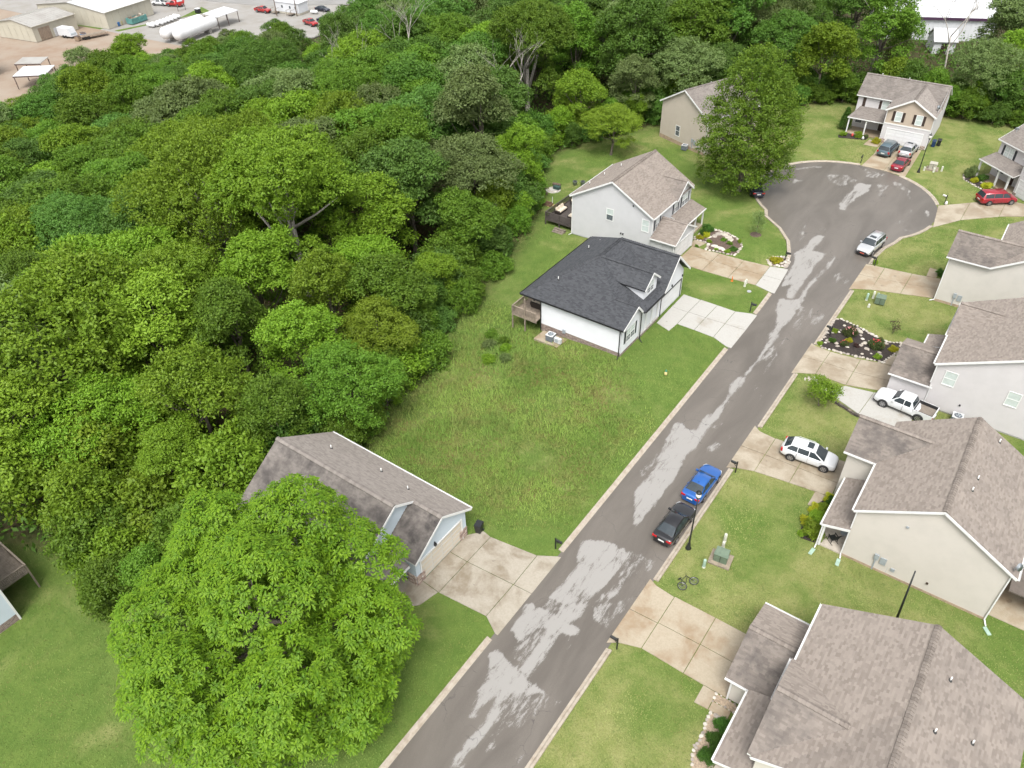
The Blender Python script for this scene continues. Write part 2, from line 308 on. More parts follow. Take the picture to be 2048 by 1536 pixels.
DRY = [(0.75,[(-19.2,22.1),(-18.5,19.8),(-18.0,18.3),(-17.5,18.6),(-17.5,19.9),(-17.6,21.5)]),(0.7,[(-17.3,21.7),(-15.6,22.0),(-15.5,21.0),(-15.8,19.3),(-16.0,18.2),(-16.6,19.7)]),(0.7,[(-17.0,18.5),(-16.5,17.2),(-16.6,16.3),(-16.3,16.9),(-16.2,18.2),(-16.5,19.6)]),(0.6,[(-17.8,29.2),(-18.8,29.2),(-18.6,27.3),(-18.9,25.9),(-17.6,26.8),(-17.4,28.2)]),(0.6,[(-13.8,18.1),(-13.5,18.6),(-13.4,17.9),(-13.7,17.4)]),(0.6,[(-15.9,17.7),(-15.5,18.2),(-15.3,17.6),(-15.7,17.2)]),(1,[(-19.8,35.3),(-18.0,36.3),(-16.6,36.5),(-15.8,36.2),(-15.7,33.8),(-16.0,31.5),(-16.0,29.2),(-16.4,28.1),(-17.4,28.2),(-17.8,29.2),(-18.8,29.2),(-18.6,31.2),(-18.7,32.9)]),(0.6,[(-16.6,36.5),(-13.5,36.9),(-13.5,36.0),(-14.6,34.5),(-14.6,32.5),(-15.7,31.0),(-15.8,34.0)]),(1,[(-20.0,27.9),(-17.4,28.3),(-16.4,28.2),(-15.4,28.2),(-15.4,27.6),(-16.5,27.2),(-16.3,24.8),(-16.4,22.9),(-17.3,23.1),(-17.3,25.3),(-17.6,26.8),(-18.1,26.4),(-18.5,24.9),(-19.6,25.3)]),(0.7,[(-18.1,26.4),(-17.6,26.8),(-17.3,25.3),(-17.4,23.6),(-17.9,23.4),(-18.5,23.7)]),(1,[(-19.7,22.9),(-19.4,23.5),(-18.2,23.2),(-16.3,22.8),(-14.7,22.7),(-15.8,21.9),(-16.5,21.4),(-16.7,20.3),(-16.4,19.5),(-16.3,17.6),(-16.5,16.5),(-16.4,15.4),(-16.9,15.1),(-17.2,15.9),(-17.0,17.5),(-17.0,18.9),(-17.4,20.5),(-17.7,19.3),(-18.3,20.3),(-19.0,21.9)]),(0.5,[(-15.6,30.4),(-14.3,32.0),(-13.4,33.3),(-13.4,31.0),(-13.8,29.4),(-14.6,29.3)]),(0.55,[(-15.5,21.8),(-14.7,22.7),(-13.6,22.7),(-14.0,21.5),(-15.1,19.4),(-15.5,19.2)]),(0.5,[(-16.0,26.1),(-15.4,27.7),(-15.1,26.7),(-15.5,25.7)]),(1,[(-16.7,51.6),(-16.9,48.8),(-16.5,46.4),(-16.6,44.3),(-16.6,42.1),(-16.7,39.7),(-16.7,38.7),(-18.7,42.4),(-18.5,45.1),(-18.8,47.6),(-18.7,50.2)]),(0.65,[(-18.7,50.2),(-18.8,47.6),(-18.9,43.8),(-19.5,44.9),(-19.1,46.2),(-19.1,48.3),(-19.4,49.8)]),(0.5,[(-16.1,50.5),(-15.5,52.1),(-14.7,51.8),(-15.1,50.6)]),(1,[(-16.9,79.6),(-16.9,78.2),(-16.8,75.5),(-16.9,73.4),(-16.7,70.6),(-16.9,68.6),(-16.8,65.2),(-16.9,62.4),(-16.7,60.9),(-16.9,58.6),(-16.8,56.9),(-16.8,54.7),(-16.8,53.4),(-16.7,51.7),(-16.6,50.1),(-18.8,48.6),(-18.8,50.1),(-18.5,51.4),(-17.7,52.3),(-17.7,53.1),(-17.7,55.1),(-17.4,55.6),(-17.1,57.4),(-17.3,59.4),(-17.7,60.6),(-17.6,62.0),(-17.2,62.4),(-17.1,65.2),(-17.2,67.6),(-17.3,69.8),(-17.7,70.8),(-17.5,72.3),(-18.1,74.8),(-18.8,75.7),(-19.3,78.0)]),(1,[(-19.8,52.3),(-19.2,52.7),(-18.4,52.1),(-17.7,52.4),(-18.3,51.1),(-19.1,49.4),(-19.5,49.8)]),(0.55,[(-16.8,78.0),(-15.3,78.6),(-15.2,77.2),(-15.4,74.1),(-15.6,72.9),(-16.1,73.6),(-16.3,76.0)]),(0.55,[(-14.6,78.1),(-14.0,78.3),(-13.6,76.9),(-14.2,75.6),(-14.7,74.8),(-15.0,76.7)]),(0.75,[(-15.8,70.4),(-15.4,68.9),(-15.6,67.0),(-15.5,65.3),(-15.4,63.8),(-15.7,64.0),(-15.9,66.0),(-15.9,68.4)]),(0.5,[(-17.0,67.1),(-16.3,70.0),(-16.0,71.5),(-15.9,70.7),(-15.9,67.8),(-16.2,65.8)]),(0.6,[(-15.8,61.9),(-15.2,61.7),(-15.2,61.0),(-15.6,60.9)]),(0.6,[(-15.5,59.2),(-15.6,60.2),(-15.3,59.7)]),(0.6,[(-14.7,60.8),(-14.4,60.8),(-14.2,59.5)]),(0.6,[(-16.5,53.7),(-16.1,54.8),(-16.1,53.7)]),(0.6,[(-15.2,53.8),(-14.5,54.1),(-14.6,52.8)]),(0.6,[(-15.9,51.3),(-15.3,52.2),(-14.6,52.0),(-15.0,51.2),(-15.6,50.8)]),(1,[(-20.7,95.3),(-19.8,95.6),(-19.8,93.3),(-19.9,91.0),(-18.1,91.3),(-18.4,88.4),(-18.2,84.7),(-18.2,81.4),(-18.1,79.1),(-18.7,79.0),(-19.3,81.8),(-20.2,80.9),(-20.6,83.7),(-20.8,87.1),(-21.7,89.2),(-21.1,90.9),(-21.0,93.8)]),(0.9,[(-17.1,91.3),(-16.8,90.6),(-17.0,87.5),(-17.2,84.9),(-17.1,79.7),(-16.7,77.3),(-18.7,76.0),(-19.3,78.3),(-18.2,78.7),(-17.5,79.5),(-17.6,84.3),(-17.2,87.4)]),(0.5,[(-15.7,84.2),(-15.7,86.7),(-15.3,88.1),(-13.7,86.3),(-13.8,85.2),(-14.9,86.4),(-15.2,85.0)]),(0.7,[(-22.3,92.9),(-22.8,95.7),(-23.1,98.2),(-22.9,98.0),(-22.4,95.2),(-21.7,94.3),(-21.8,92.6),(-22.3,92.3)]),(0.8,[(-21.0,96.1),(-21.0,98.5),(-20.4,97.6),(-20.7,96.0)]),(0.9,[(-20.9,113.7),(-19.2,114.0),(-18.9,111.7),(-19.7,108.9),(-20.0,104.9),(-19.9,104.2),(-20.5,104.2),(-21.1,105.6),(-21.1,107.9),(-20.9,110.4)]),(0.8,[(-18.9,114.5),(-17.1,115.3),(-17.0,111.8),(-17.3,110.0),(-17.7,112.5)]),(0.6,[(-25.5,114.0),(-23.3,115.4),(-21.3,114.6),(-21.9,112.2),(-22.8,111.2),(-24.6,112.1)]),(0.55,[(-21.6,119.2),(-18.6,118.9),(-18.9,116.6),(-20.7,116.3)]),(0.55,[(-17.4,117.1),(-15.6,116.7),(-14.0,114.9),(-13.3,112.3),(-13.9,112.3),(-14.7,114.5),(-16.0,115.2)]),(0.7,[(-12.7,107.5),(-12.7,109.7),(-12.3,108.8),(-12.3,107.3)]),(0.7,[(-13.1,103.7),(-12.8,105.6),(-12.5,105.2),(-12.9,103.7)]),(0.7,[(-11.8,103.0),(-10.9,103.3),(-10.8,102.9),(-11.5,102.7)]),(0.7,[(-29.1,110.0),(-27.7,110.1),(-28.8,108.1)]),(0.7,[(-10.9,110.1),(-10.2,109.9),(-9.9,108.2),(-10.3,108.3)]),(0.7,[(-31.1,112.6),(-28.3,115.9),(-25.9,117.2),(-25.8,116.7),(-28.1,115.3),(-30.8,112.2)])]
def M_asphalt():
    m, nt, b = _new('wet_asphalt'); co = world_co(nt)
    d = attr(nt, 'dry')
    mp = N(nt, 'Mapping'); mp.inputs['Scale'].default_value = (1.0, 0.24, 1.0); nt.links.new(co, mp.inputs['Vector']); cs = mp.outputs[0]
    n1 = noise(nt, cs, 1.3, 9, 0.74, 0.5); n2 = noise(nt, co, 40, 3, 0.7); n3 = noise(nt, cs, 0.35, 5, 0.6, 0.6)
    n4 = noise(nt, cs, 5.0, 5, 0.7)
    v = mth(nt, 'ADD', d, mth(nt, 'MULTIPLY', mth(nt, 'SUBTRACT', n1, 0.5), 2.5))
    v = mth(nt, 'ADD', v, mth(nt, 'MULTIPLY', mth(nt, 'SUBTRACT', n4, 0.5), 0.9))
    v = mth(nt, 'ADD', v, mth(nt, 'MULTIPLY', mth(nt, 'SUBTRACT', noise(nt, co, 14, 4, .7), 0.5), 0.7))
    df = ramp(nt, v, 0.36, 0.70)
    wet = mixc(nt, ramp(nt, n3, 0.28, 0.72), (0.102, 0.090, 0.077), (0.152, 0.135, 0.117))
    wet = mixc(nt, ramp(nt, n2, 0.3, 0.8, 0.0, 0.5), wet, (0.058, 0.052, 0.046))
    dryc = mixc(nt, ramp(nt, n2, 0.3, 0.8, 0, 0.5), (0.258, 0.248, 0.233), (0.195, 0.186, 0.173))
    # fine cracks and seams
    vo = N(nt, 'TexVoronoi', feature='DISTANCE_TO_EDGE', Scale=0.22); 
    dn = N(nt, 'TexNoise', Scale=0.8, Detail=5.0); nt.links.new(co, dn.inputs['Vector'])
    va = N(nt, 'VectorMath', operation='ADD'); nt.links.new(co, va.inputs[0])
    vs = N(nt, 'VectorMath', operation='SCALE'); nt.links.new(dn.outputs['Color'], vs.inputs[0]); vs.inputs['Scale'].default_value = 1.6
    nt.links.new(vs.outputs[0], va.inputs[1]); nt.links.new(va.outputs[0], vo.inputs['Vector'])
    crack = ramp(nt, vo.outputs['Distance'], 0.002, 0.006, 1.0, 0.0)
    crack = mth(nt, 'MULTIPLY', crack, ramp(nt, n3, 0.5, 0.62, 0.0, 0.55))
    c = mixc(nt, df, wet, dryc); c = mixc(nt, crack, c, (0.03, 0.03, 0.03))
    nt.links.new(c, b.inputs['Base Color'])
    nt.links.new(ramp(nt, df, 0, 1, 0.36, 0.85), b.inputs['Roughness']); b.inputs['Specular IOR Level'].default_value = 0.4
    bump(nt, b, n2, 0.22, 0.012)
    return m
cs_ = 0.2
gx = np.arange(-34.2, -8.0, cs_); gy = np.arange(-12, 121.2, cs_)
X, Y = np.meshgrid(gx, gy); sdist = polydist(X, Y, ROAD)
dryv = np.full(X.shape, -0.35)
for s, P in DRY:
    P = np.array(P); bx = (X > P[:, 0].min() - 1.5) & (X < P[:, 0].max() + 1.5) & (Y > P[:, 1].min() - 1.5) & (Y < P[:, 1].max() + 1.5)
    dd = polydist(X[bx], Y[bx], [tuple(q) for q in P])
    dryv[bx] = np.maximum(dryv[bx], np.clip((0.5 if s > 0.85 else 0.30) + dd * (1.9 if s > 0.85 else 1.2), -0.35, (0.80 if s > 0.85 else 0.12 + 0.55 * s)))
dryv = np.where(sdist < 0.5, dryv - 0.25, dryv)
idx = np.full(X.shape, -1); keep = sdist > -0.24
idx[keep] = np.arange(keep.sum())
F = np.stack([idx[:-1, :-1], idx[:-1, 1:], idx[1:, 1:], idx[1:, :-1]], -1).reshape(-1, 4); F = F[(F >= 0).all(1)]
crown = 0.025 + 0.03 * sst(sdist[keep] / 3.5)
V = np.stack([X[keep], Y[keep], crown], -1)
struct(obj('road', np_mesh('road', V, F, M_asphalt(), smooth=True, extra={'dry': dryv[keep]})))

# driveways: (name, label material key, slabs)
CON = {'old': M_concrete('drive_concrete_old', (0.335, 0.295, 0.23), (0.285, 0.245, 0.185), 0.10, (0.215, 0.17, 0.115)),
       'pale': M_concrete('drive_concrete_pale', (0.36, 0.35, 0.325), (0.32, 0.31, 0.285), -0.30, (0.27, 0.245, 0.205)),
       'tan': M_concrete('drive_concrete_tan', (0.33, 0.285, 0.215), (0.28, 0.235, 0.168), 0.05, (0.235, 0.17, 0.105)),
       'mix': M_concrete('drive_concrete_mix', (0.315, 0.285, 0.235), (0.265, 0.235, 0.185), -0.02, (0.175, 0.14, 0.095))}
DRIVES = [
 ('H1', 'mix', [[(-27.72, 24.9), (-26.05, 24.8), (-26.03, 28.27), (-27.75, 28.25)], [(-27.75, 28.3), (-26.03, 28.32), (-26.0, 31.35), (-26.8, 31.5), (-27.7, 30.4)],
   [(-26.0, 24.8), (-21.8, 25.2), (-21.75, 28.6), (-25.98, 28.27)], [(-25.98, 28.32), (-21.75, 28.65), (-21.8, 31.95), (-25.95, 31.35)],
   [(-21.75, 25.2), (-20.35, 24.4), (-20.1, 24.4), (-20.1, 28.72), (-21.7, 28.6)], [(-21.7, 28.65), (-20.1, 28.77), (-20.1, 32.9), (-20.4, 32.8), (-21.75, 31.98)],
   [(-29.6, 24.3), (-28.0, 24.35), (-27.75, 24.85), (-26.1, 24.75), (-26.5, 23.1), (-27.1, 22.5), (-29.6, 22.3)]]),
 ('H9', 'tan', [[(-13.3, 28.4), (-12.6, 28.9), (-11.05, 29.45), (-11.05, 31.9), (-13.3, 31.8)], [(-13.3, 31.85), (-11.05, 31.95), (-11.05, 34.65), (-12.6, 34.8), (-13.3, 35.1)],
   [(-11.0, 29.45), (-7.75, 29.4), (-7.75, 32.05), (-11.0, 31.95)], [(-11.0, 32.0), (-7.75, 32.1), (-7.75, 34.75), (-11.0, 34.7)],
   [(-7.7, 29.4), (-4.55, 29.4), (-4.55, 32.1), (-7.7, 32.08)], [(-7.7, 32.13), (-4.55, 32.15), (-4.55, 34.75), (-7.7, 34.75)],
   [(-6.2, 27.9), (-5.25, 27.95), (-5.25, 29.35), (-6.2, 29.35)], [(-5.2, 27.95), (-3.9, 27.95), (-3.9, 28.65), (-5.2, 28.65)]]),
 ('H8', 'old', [[(-13.35, 49.6), (-12.7, 50.0), (-11.15, 50.55), (-11.15, 53.0), (-13.35, 52.9)], [(-13.35, 52.95), (-11.15, 53.05), (-11.15, 55.55), (-12.7, 55.7), (-13.35, 56.2)],
   [(-11.1, 50.55), (-8.15, 50.95), (-8.15, 53.1), (-11.1, 53.0)], [(-11.1, 53.05), (-8.15, 53.15), (-8.15, 55.9), (-11.1, 55.6)],
   [(-8.1, 50.95), (-4.65, 51.35), (-4.65, 53.2), (-8.1, 53.1)], [(-8.1, 53.15), (-4.65, 53.25), (-4.65, 56.2), (-8.1, 55.9)],
   [(-5.95, 49.4), (-4.9, 49.5), (-4.85, 51.25), (-5.9, 51.15)]]),
 ('H7', 'old', [[(-13.35, 65.8), (-12.6, 66.3), (-11.3, 67.0), (-11.3, 69.3), (-13.35, 69.0)], [(-13.35, 69.05), (-11.3, 69.35), (-11.25, 71.5), (-12.8, 71.6), (-13.35, 71.9)],
   [(-11.25, 67.0), (-8.25, 66.95), (-8.25, 69.4), (-11.25, 69.3)], [(-11.25, 69.35), (-8.25, 69.45), (-8.25, 71.9), (-11.2, 71.5)],
   [(-8.2, 66.95), (-4.8, 68.1), (-4.8, 70.0), (-8.2, 69.4)], [(-8.2, 69.45), (-4.8, 70.05), (-4.8, 72.5), (-6.2, 72.5), (-8.2, 71.95)],
   [(-6.15, 72.6), (-4.85, 72.6), (-4.85, 74.6), (-5.8, 74.4)]]),
 ('H7side', 'pale', [[(-9.3, 64.85), (-5.9, 63.3), (-5.6, 67.3), (-8.2, 66.75)], [(-5.85, 63.3), (-1.5, 63.4), (-1.5, 67.7), (-5.55, 67.35)]]),
 ('H6', 'tan', [[(-13.35, 84.6), (-12.9, 85.1), (-11.2, 86.0), (-11.25, 88.9), (-13.35, 88.6)], [(-13.35, 88.65), (-11.25, 88.95), (-11.25, 91.75), (-13.35, 91.5)],
   [(-11.2, 86.0), (-8.2, 87.0), (-8.2, 89.5), (-11.2, 88.95)], [(-11.2, 89.0), (-8.2, 89.55), (-8.2, 92.2), (-11.2, 91.8)],
   [(-8.15, 87.0), (-4.85, 88.1), (-4.85, 90.3), (-8.15, 89.5)], [(-8.15, 89.55), (-4.85, 90.35), (-4.85, 92.9), (-8.15, 92.2)], [(-6.65, 92.6), (-5.6, 92.8), (-5.6, 94.7), (-6.75, 94.8)]]),
 ('H2', 'pale', [[(-28.8, 66.1), (-27.0, 65.5), (-26.85, 67.2), (-26.85, 69.9), (-28.85, 69.9)], [(-28.85, 69.95), (-26.85, 69.95), (-26.75, 73.0), (-28.85, 73.0)],
   [(-26.8, 67.2), (-24.8, 67.2), (-24.75, 70.0), (-26.8, 69.95)], [(-26.8, 70.0), (-24.75, 70.05), (-24.7, 73.05), (-26.7, 73.05)],
   [(-24.75, 67.2), (-22.5, 67.1), (-22.5, 70.1), (-24.7, 70.0)], [(-24.7, 70.05), (-22.5, 70.15), (-22.5, 73.0), (-24.65, 73.05)],
   [(-22.45, 67.1), (-20.6, 66.3), (-20.1, 66.3), (-20.1, 70.2), (-22.45, 70.1)], [(-22.45, 70.15), (-20.1, 70.25), (-20.15, 73.6), (-20.8, 73.6), (-22.45, 73.0)]]),
 ('H3', 'tan', [[(-32.9, 79.2), (-29.4, 79.1), (-29.35, 81.8), (-32.9, 81.75)], [(-32.9, 81.8), (-29.35, 81.85), (-29.3, 84.0), (-31.4, 83.8), (-32.9, 83.9)],
   [(-29.35, 79.1), (-26.1, 79.25), (-26.1, 81.9), (-29.3, 81.8)], [(-29.3, 81.85), (-26.1, 81.95), (-26.1, 84.15), (-29.25, 84.0)],
   [(-26.05, 79.25), (-22.75, 79.55), (-22.8, 82.1), (-26.05, 81.9)], [(-26.05, 81.95), (-22.8, 82.15), (-22.9, 84.5), (-26.05, 84.15)],
   [(-33.4, 84.0), (-32.2, 84.0), (-31.8, 85.6), (-33.4, 85.6)]]),
 ('H3apron', 'pale', [[(-22.7, 79.55), (-20.6, 79.0), (-20.2, 79.0), (-20.5, 82.2), (-22.75, 82.1)], [(-22.75, 82.15), (-20.5, 82.25), (-20.75, 85.0), (-21.2, 85.0), (-22.85, 84.5)]]),
 ('H4', 'tan', [[(-22.3, 119.9), (-19.1, 119.9), (-19.1, 125.2), (-22.0, 125.2)], [(-19.05, 119.9), (-15.9, 119.4), (-16.1, 125.2), (-19.05, 125.2)],
   [(-22.0, 125.25), (-19.1, 125.25), (-19.1, 130.4), (-22.2, 130.4)], [(-19.05, 125.25), (-16.1, 125.25), (-16.3, 130.4), (-19.05, 130.4)], [(-24.4, 128.0), (-22.3, 128.2), (-22.3, 130.3), (-24.2, 130.6)]]),
 ('H5', 'old', [[(-9.75, 112.4), (-8.9, 105.6), (-6.4, 109.6), (-6.4, 115.6)], [(-6.35, 115.65), (-6.35, 109.7), (-2.4, 113.4), (-2.4, 119.2)], [(-2.35, 119.25), (-2.35, 113.5), (3, 117), (3, 119)]]),
 ('H3b', 'tan', [[(-32.7, 110.6), (-32.0, 113.6), (-36.5, 116.8), (-38.3, 113.4)], [(-38.35, 113.45), (-36.55, 116.85), (-40.5, 119.5), (-42.2, 115.6)]]),
]
DESC = {'H1': 'stained grey-brown', 'H9': 'tan', 'H8': 'brown stained', 'H7': 'brown weathered', 'H7side': 'pale side', 'H6': 'tan blotched', 'H2': 'clean pale', 'H3': 'tan', 'H3apron': 'pale kerbside', 'H4': 'tan', 'H5': 'brown', 'H3b': 'tan'}
HARD = [ROAD]
for key, mk, slabs in DRIVES:
    d = bpy.data.objects.new('driveway', None); COL.objects.link(d); struct(d)
    cx, cy = slabs[0][0]; d.location = (cx, cy, 0)
    for P in slabs:
        zc = max(gz(x, y) for x, y in P); mb = MB()
        mb.prism([(x - cx, y - cy) for x, y in P], zc - 0.25, zc + 0.055 + random.Random(P[0][0]).uniform(0, 0.006)); part('slab', mb, CON[mk], d); HARD.append(P)

# kerbs along the asphalt, left out where a driveway meets the road
def resample(P, step):
    out = [P[0]]; acc = 0
    for i in range(len(P) - 1):
        (x0, y0), (x1, y1) = P[i], P[i + 1]; L = math.hypot(x1 - x0, y1 - y0); k = max(1, int(round(L / step)))
        out += [(x0 + (x1 - x0) * j / k, y0 + (y1 - y0) * j / k) for j in range(1, k + 1)]
    return out
kerb_mat = M('kerb_concrete', (0.34, 0.30, 0.245), 0.85, 0.14, 2.2, bmp=0.25, col2=(0.25, 0.205, 0.155))
KP = resample([(x, max(-12, y)) for x, y in ROAD], 0.6)
nrm = []
for i, (x, y) in enumerate(KP):
    x0, y0 = KP[max(0, i - 1)]; x1, y1 = KP[min(len(KP) - 1, i + 1)]; L = math.hypot(x1 - x0, y1 - y0) or 1
    nrm.append((-(y1 - y0) / L, (x1 - x0) / L))
kerb = bpy.data.objects.new('kerb', None); COL.objects.link(kerb); struct(kerb)
slabset = [P for P in HARD[1:]]
def on_slab(x, y): return any(bool(inpoly(np.array([x]), np.array([y]), P)[0]) for P in slabset)
run = []
def flush(run):
    for s in range(0, len(run) - 1, 5):
        seg = run[s:s + 6]
        if len(seg) < 2: continue
        mb = MB(); gap = 0.012
        prof = [(-0.03, -0.2), (-0.03, 0.035), (0.16, 0.05), (0.25, 0.115), (0.42, 0.125), (0.44, -0.2)]
        rings = []
        for k, i in enumerate(seg):
            (x, y), (a, b) = KP[i], nrm[i]
            rings.append([(x + a * o, y + b * o, z) for o, z in prof])
        t0 = Vector(rings[0][0]); 
        for r0, r1 in zip(rings, rings[1:]):
            for q in range(len(prof) - 1): mb.face([r0[q], r1[q], r1[q + 1], r0[q + 1]])
        mb.face(rings[0]); mb.face(rings[-1][::-1])
        o = part('kerb_stone', mb, kerb_mat, kerb)
for i, (x, y) in enumerate(KP):
    a, b = nrm[i]
    if y <= -11.5 or on_slab(x + a * 0.3, y + b * 0.3) or on_slab(x, y):
        flush(run); run = []
    else: run.append(i)
flush(run)

# ---------------------------------------------------------------- houses
WHITE = M('trim_white', (0.66, 0.66, 0.65), 0.5, 0.04, 1.5)
BLACKTRIM = M('trim_black', (0.02, 0.02, 0.022), 0.4, 0.1, 2)
FOUND = M('foundation_block', (0.36, 0.27, 0.19), 0.9, 0.18, 2.5, bmp=0.3)
GLASS = M_glass()
PANE = M('window_blind', (0.50, 0.56, 0.54), 0.25, 0.08, 2.0, spec=0.8)
PANED = M_glass('window_pane_dark', (0.05, 0.06, 0.07))
SH_TAN = (0.272, 0.234, 0.203); SH_TAN2 = (0.186, 0.157, 0.135)
SHM = {'tan': M_shingle('shingle_tan', SH_TAN, SH_TAN2), 'tan1': M_shingle('shingle_tan_single', SH_TAN, SH_TAN2, single=True),
       'grey': M_shingle('shingle_greybrown', (0.265, 0.236, 0.212), (0.19, 0.167, 0.149), stain=(0.045, 0.04, 0.038)),
       'black': M_shingle('shingle_black', (0.064, 0.067, 0.073), (0.036, 0.038, 0.043), stain=(0.02, 0.02, 0.022))}
BASEM = {'tan': M('shingle_under', (0.12, 0.10, 0.085), 0.9), 'grey': M('shingle_under_grey', (0.12, 0.105, 0.09), 0.9), 'black': M('shingle_under_black', (0.018, 0.02, 0.024), 0.9)}
VENTW = M('vent_white', (0.75, 0.75, 0.73), 0.5, 0.05)
RUBBER = M('vent_boot', (0.03, 0.03, 0.03), 0.7)
METERG = M('meter_grey', (0.30, 0.33, 0.35), 0.5, 0.1)
FOOT = []
TABME = {}
class House:
    def __init__(s, name, label, cat, ox, oy, rot=0.0, world=True, shingle='tan', trim=None, seed=1, foot=None):
        s.ox, s.oy = (ox, oy) if world else (0, 0)
        s.root = thing(name, label, cat, (ox, oy, 0), rot); s.sh = shingle; s.trim = trim or WHITE; s.rng = random.Random(seed); s.rot = rot; s.o = (ox, oy)
        if foot:
            c, sn = math.cos(rot), math.sin(rot)
            if world: FOOT.append(foot)
            else: FOOT.append([(ox + x * c - y * sn, oy + x * sn + y * c) for x, y in foot])
    def P(s, x, y, z=0): return (x - s.ox, y - s.oy, z)
    def wall(s, p0, p1, top, z0, mat, lap=0.16, name='wall', base=None):
        """outward side is to the right of p0->p1; top = [(t, z)...]"""
        a = Vector(s.P(*p0)); b = Vector(s.P(*p1)); L = (b - a).length; d = (b - a) / L; n = Vector((d.y, -d.x, 0))
        if isinstance(top, (int, float)): top = [(0, top), (L, top)]
        zmax = max(z for t, z in top); mb = MB()
        def span(z):
            lo, hi = None, None
            pts = [(0, -99)] + [(t, zz) for t, zz in top] + [(L, -99)]
            xsn = []
            for (t0, z0_), (t1, z1_) in zip(pts, pts[1:]):
                if (z0_ - z) * (z1_ - z) <= 0 and z0_ != z1_: xsn.append(t0 + (t1 - t0) * (z - z0_) / (z1_ - z0_))
            if not xsn: return None
            return min(xsn), max(xsn)
        z = z0
        while z < zmax - 1e-3:
            z1 = min(z + lap, zmax - 1e-4); s0 = span(z + 1e-5); s1 = span(z1)
            if s0 is None: break
            if s1 is None: s1 = ((s0[0] + s0[1]) / 2,) * 2
            o0, o1 = 0.036, 0.002
            A = a + d * s0[0] + n * o0; B = a + d * s0[1] + n * o0; C = a + d * s1[1] + n * o1; D = a + d * s1[0] + n * o1
            A.z = B.z = z; C.z = D.z = z1
            mb.face([A, B, C, D]); A2 = A - n * o0; B2 = B - n * o0; mb.face([A2, B2, B, A])
            z = z1
        w = part(name, mb, mat, s.root)
        return w
    def solid(s, poly, z0, z1, mat, name='wall_core'):
        mb = MB(); mb.prism([(x - s.ox, y - s.oy) for x, y in poly], z0, z1); return part(name, mb, mat, s.root)
    def core(s, poly, z0, zf, mat, name='wall_core'):
        mb = MB(); mb.prism([(x - s.ox, y - s.oy) for x, y in poly], z0, lambda x, y: zf(x + s.ox, y + s.oy)); return part(name, mb, mat, s.root)
    def roof(s, poly, eave, grad, z0, stain=0.0, singles=0, th=0.15, expo=0.15):
        """poly: plan polygon; z = z0 + grad . (p - eave)"""
        gx_, gy_ = grad; zf = lambda x, y: z0 + gx_ * (x - eave[0]) + gy_ * (y - eave[1])
        P3 = [Vector(s.P(x, y, zf(x, y))) for x, y in poly]
        mb = MB(); top = P3; bot = [p - Vector((0, 0, th)) for p in P3]; n = len(P3)
        area = sum(poly[i][0] * poly[(i + 1) % n][1] - poly[(i + 1) % n][0] * poly[i][1] for i in range(n))
        if area < 0: top = top[::-1]; bot = bot[::-1]
        mb.face(top, 0); mb.face(bot[::-1], 1)
        for i in range(n):
            j = (i + 1) % n; mb.face([bot[i], bot[j], top[j], top[i]], 1)
        ro = part('roof', mb, [BASEM[s.sh], s.trim], s.root)
        up = Vector((gx_, gy_, gx_ * gx_ + gy_ * gy_)); S = up.normalized(); Nn = Vector((-gx_, -gy_, 1)).normalized(); U = S.cross(Nn).normalized()
        q = [(p.dot(U), p.dot(S)) for p in P3]; base = P3[0]; smin = min(b for a, b in q); smax = max(b for a, b in q)
        O = base - U * base.dot(U) - S * base.dot(S)
        def span(sv):
            xsn = []
            for i in range(n):
                (u0, s0), (u1, s1) = q[i], q[(i + 1) % n]
                if (s0 - sv) * (s1 - sv) <= 0 and abs(s0 - s1) > 1e-9: xsn.append(u0 + (u1 - u0) * (sv - s0) / (s1 - s0))
            return (min(xsn), max(xsn)) if len(xsn) > 1 else None
        sb = MB(); cand = []; rng = s.rng; k = 0; sv = smin
        while sv < smax - 0.02:
            s1 = min(sv + expo, smax - 1e-4); A = span(sv + 1e-4); B = span(s1)
            if A and B:
                u = min(A[0], B[0]) - rng.uniform(0, 0.3); end = max(A[1], B[1])
                while u < end:
                    wd = rng.choice((0.17, 0.24, 0.33, 0.33, 0.42)); u2 = u + wd
                    c0 = min(max(u, A[0]), A[1]); c1 = min(max(u2, A[0]), A[1]); d0 = min(max(u, B[0]), B[1]); d1 = min(max(u2, B[0]), B[1])
                    if c1 - c0 > 0.01 or d1 - d0 > 0.01:
                        h0 = 0.022 + rng.random() * 0.012; h1 = 0.006; t = rng.random() ** 1.3
                        a = O + U * c0 + S * sv + Nn * h0; b = O + U * c1 + S * sv + Nn * h0; c = O + U * d1 + S * s1 + Nn * h1; d = O + U * d0 + S * s1 + Nn * h1
                        if singles and abs(c0 - u) < 1e-6 and abs(c1 - u2) < 1e-6 and abs(d0 - u) < 1e-6 and abs(d1 - u2) < 1e-6:
                            cand.append((a, wd, sv, s1, h0, t))
                        else:
                            sb.face([a, b, c, d], 0, t); sb.face([a - Nn * h0, b - Nn * h0, b, a], 0, t * 0.6)
                    u = u2
            sv = s1; k += 1
        def dist(a):
            pr = project(a.x + s.o[0], a.y + s.o[1], a.z)
            if pr is None or not (-20 < pr[0] < 2068 and -20 < pr[1] < 1556): return 1e9
            return pr[2]
        cand.sort(key=lambda c: dist(c[0]))
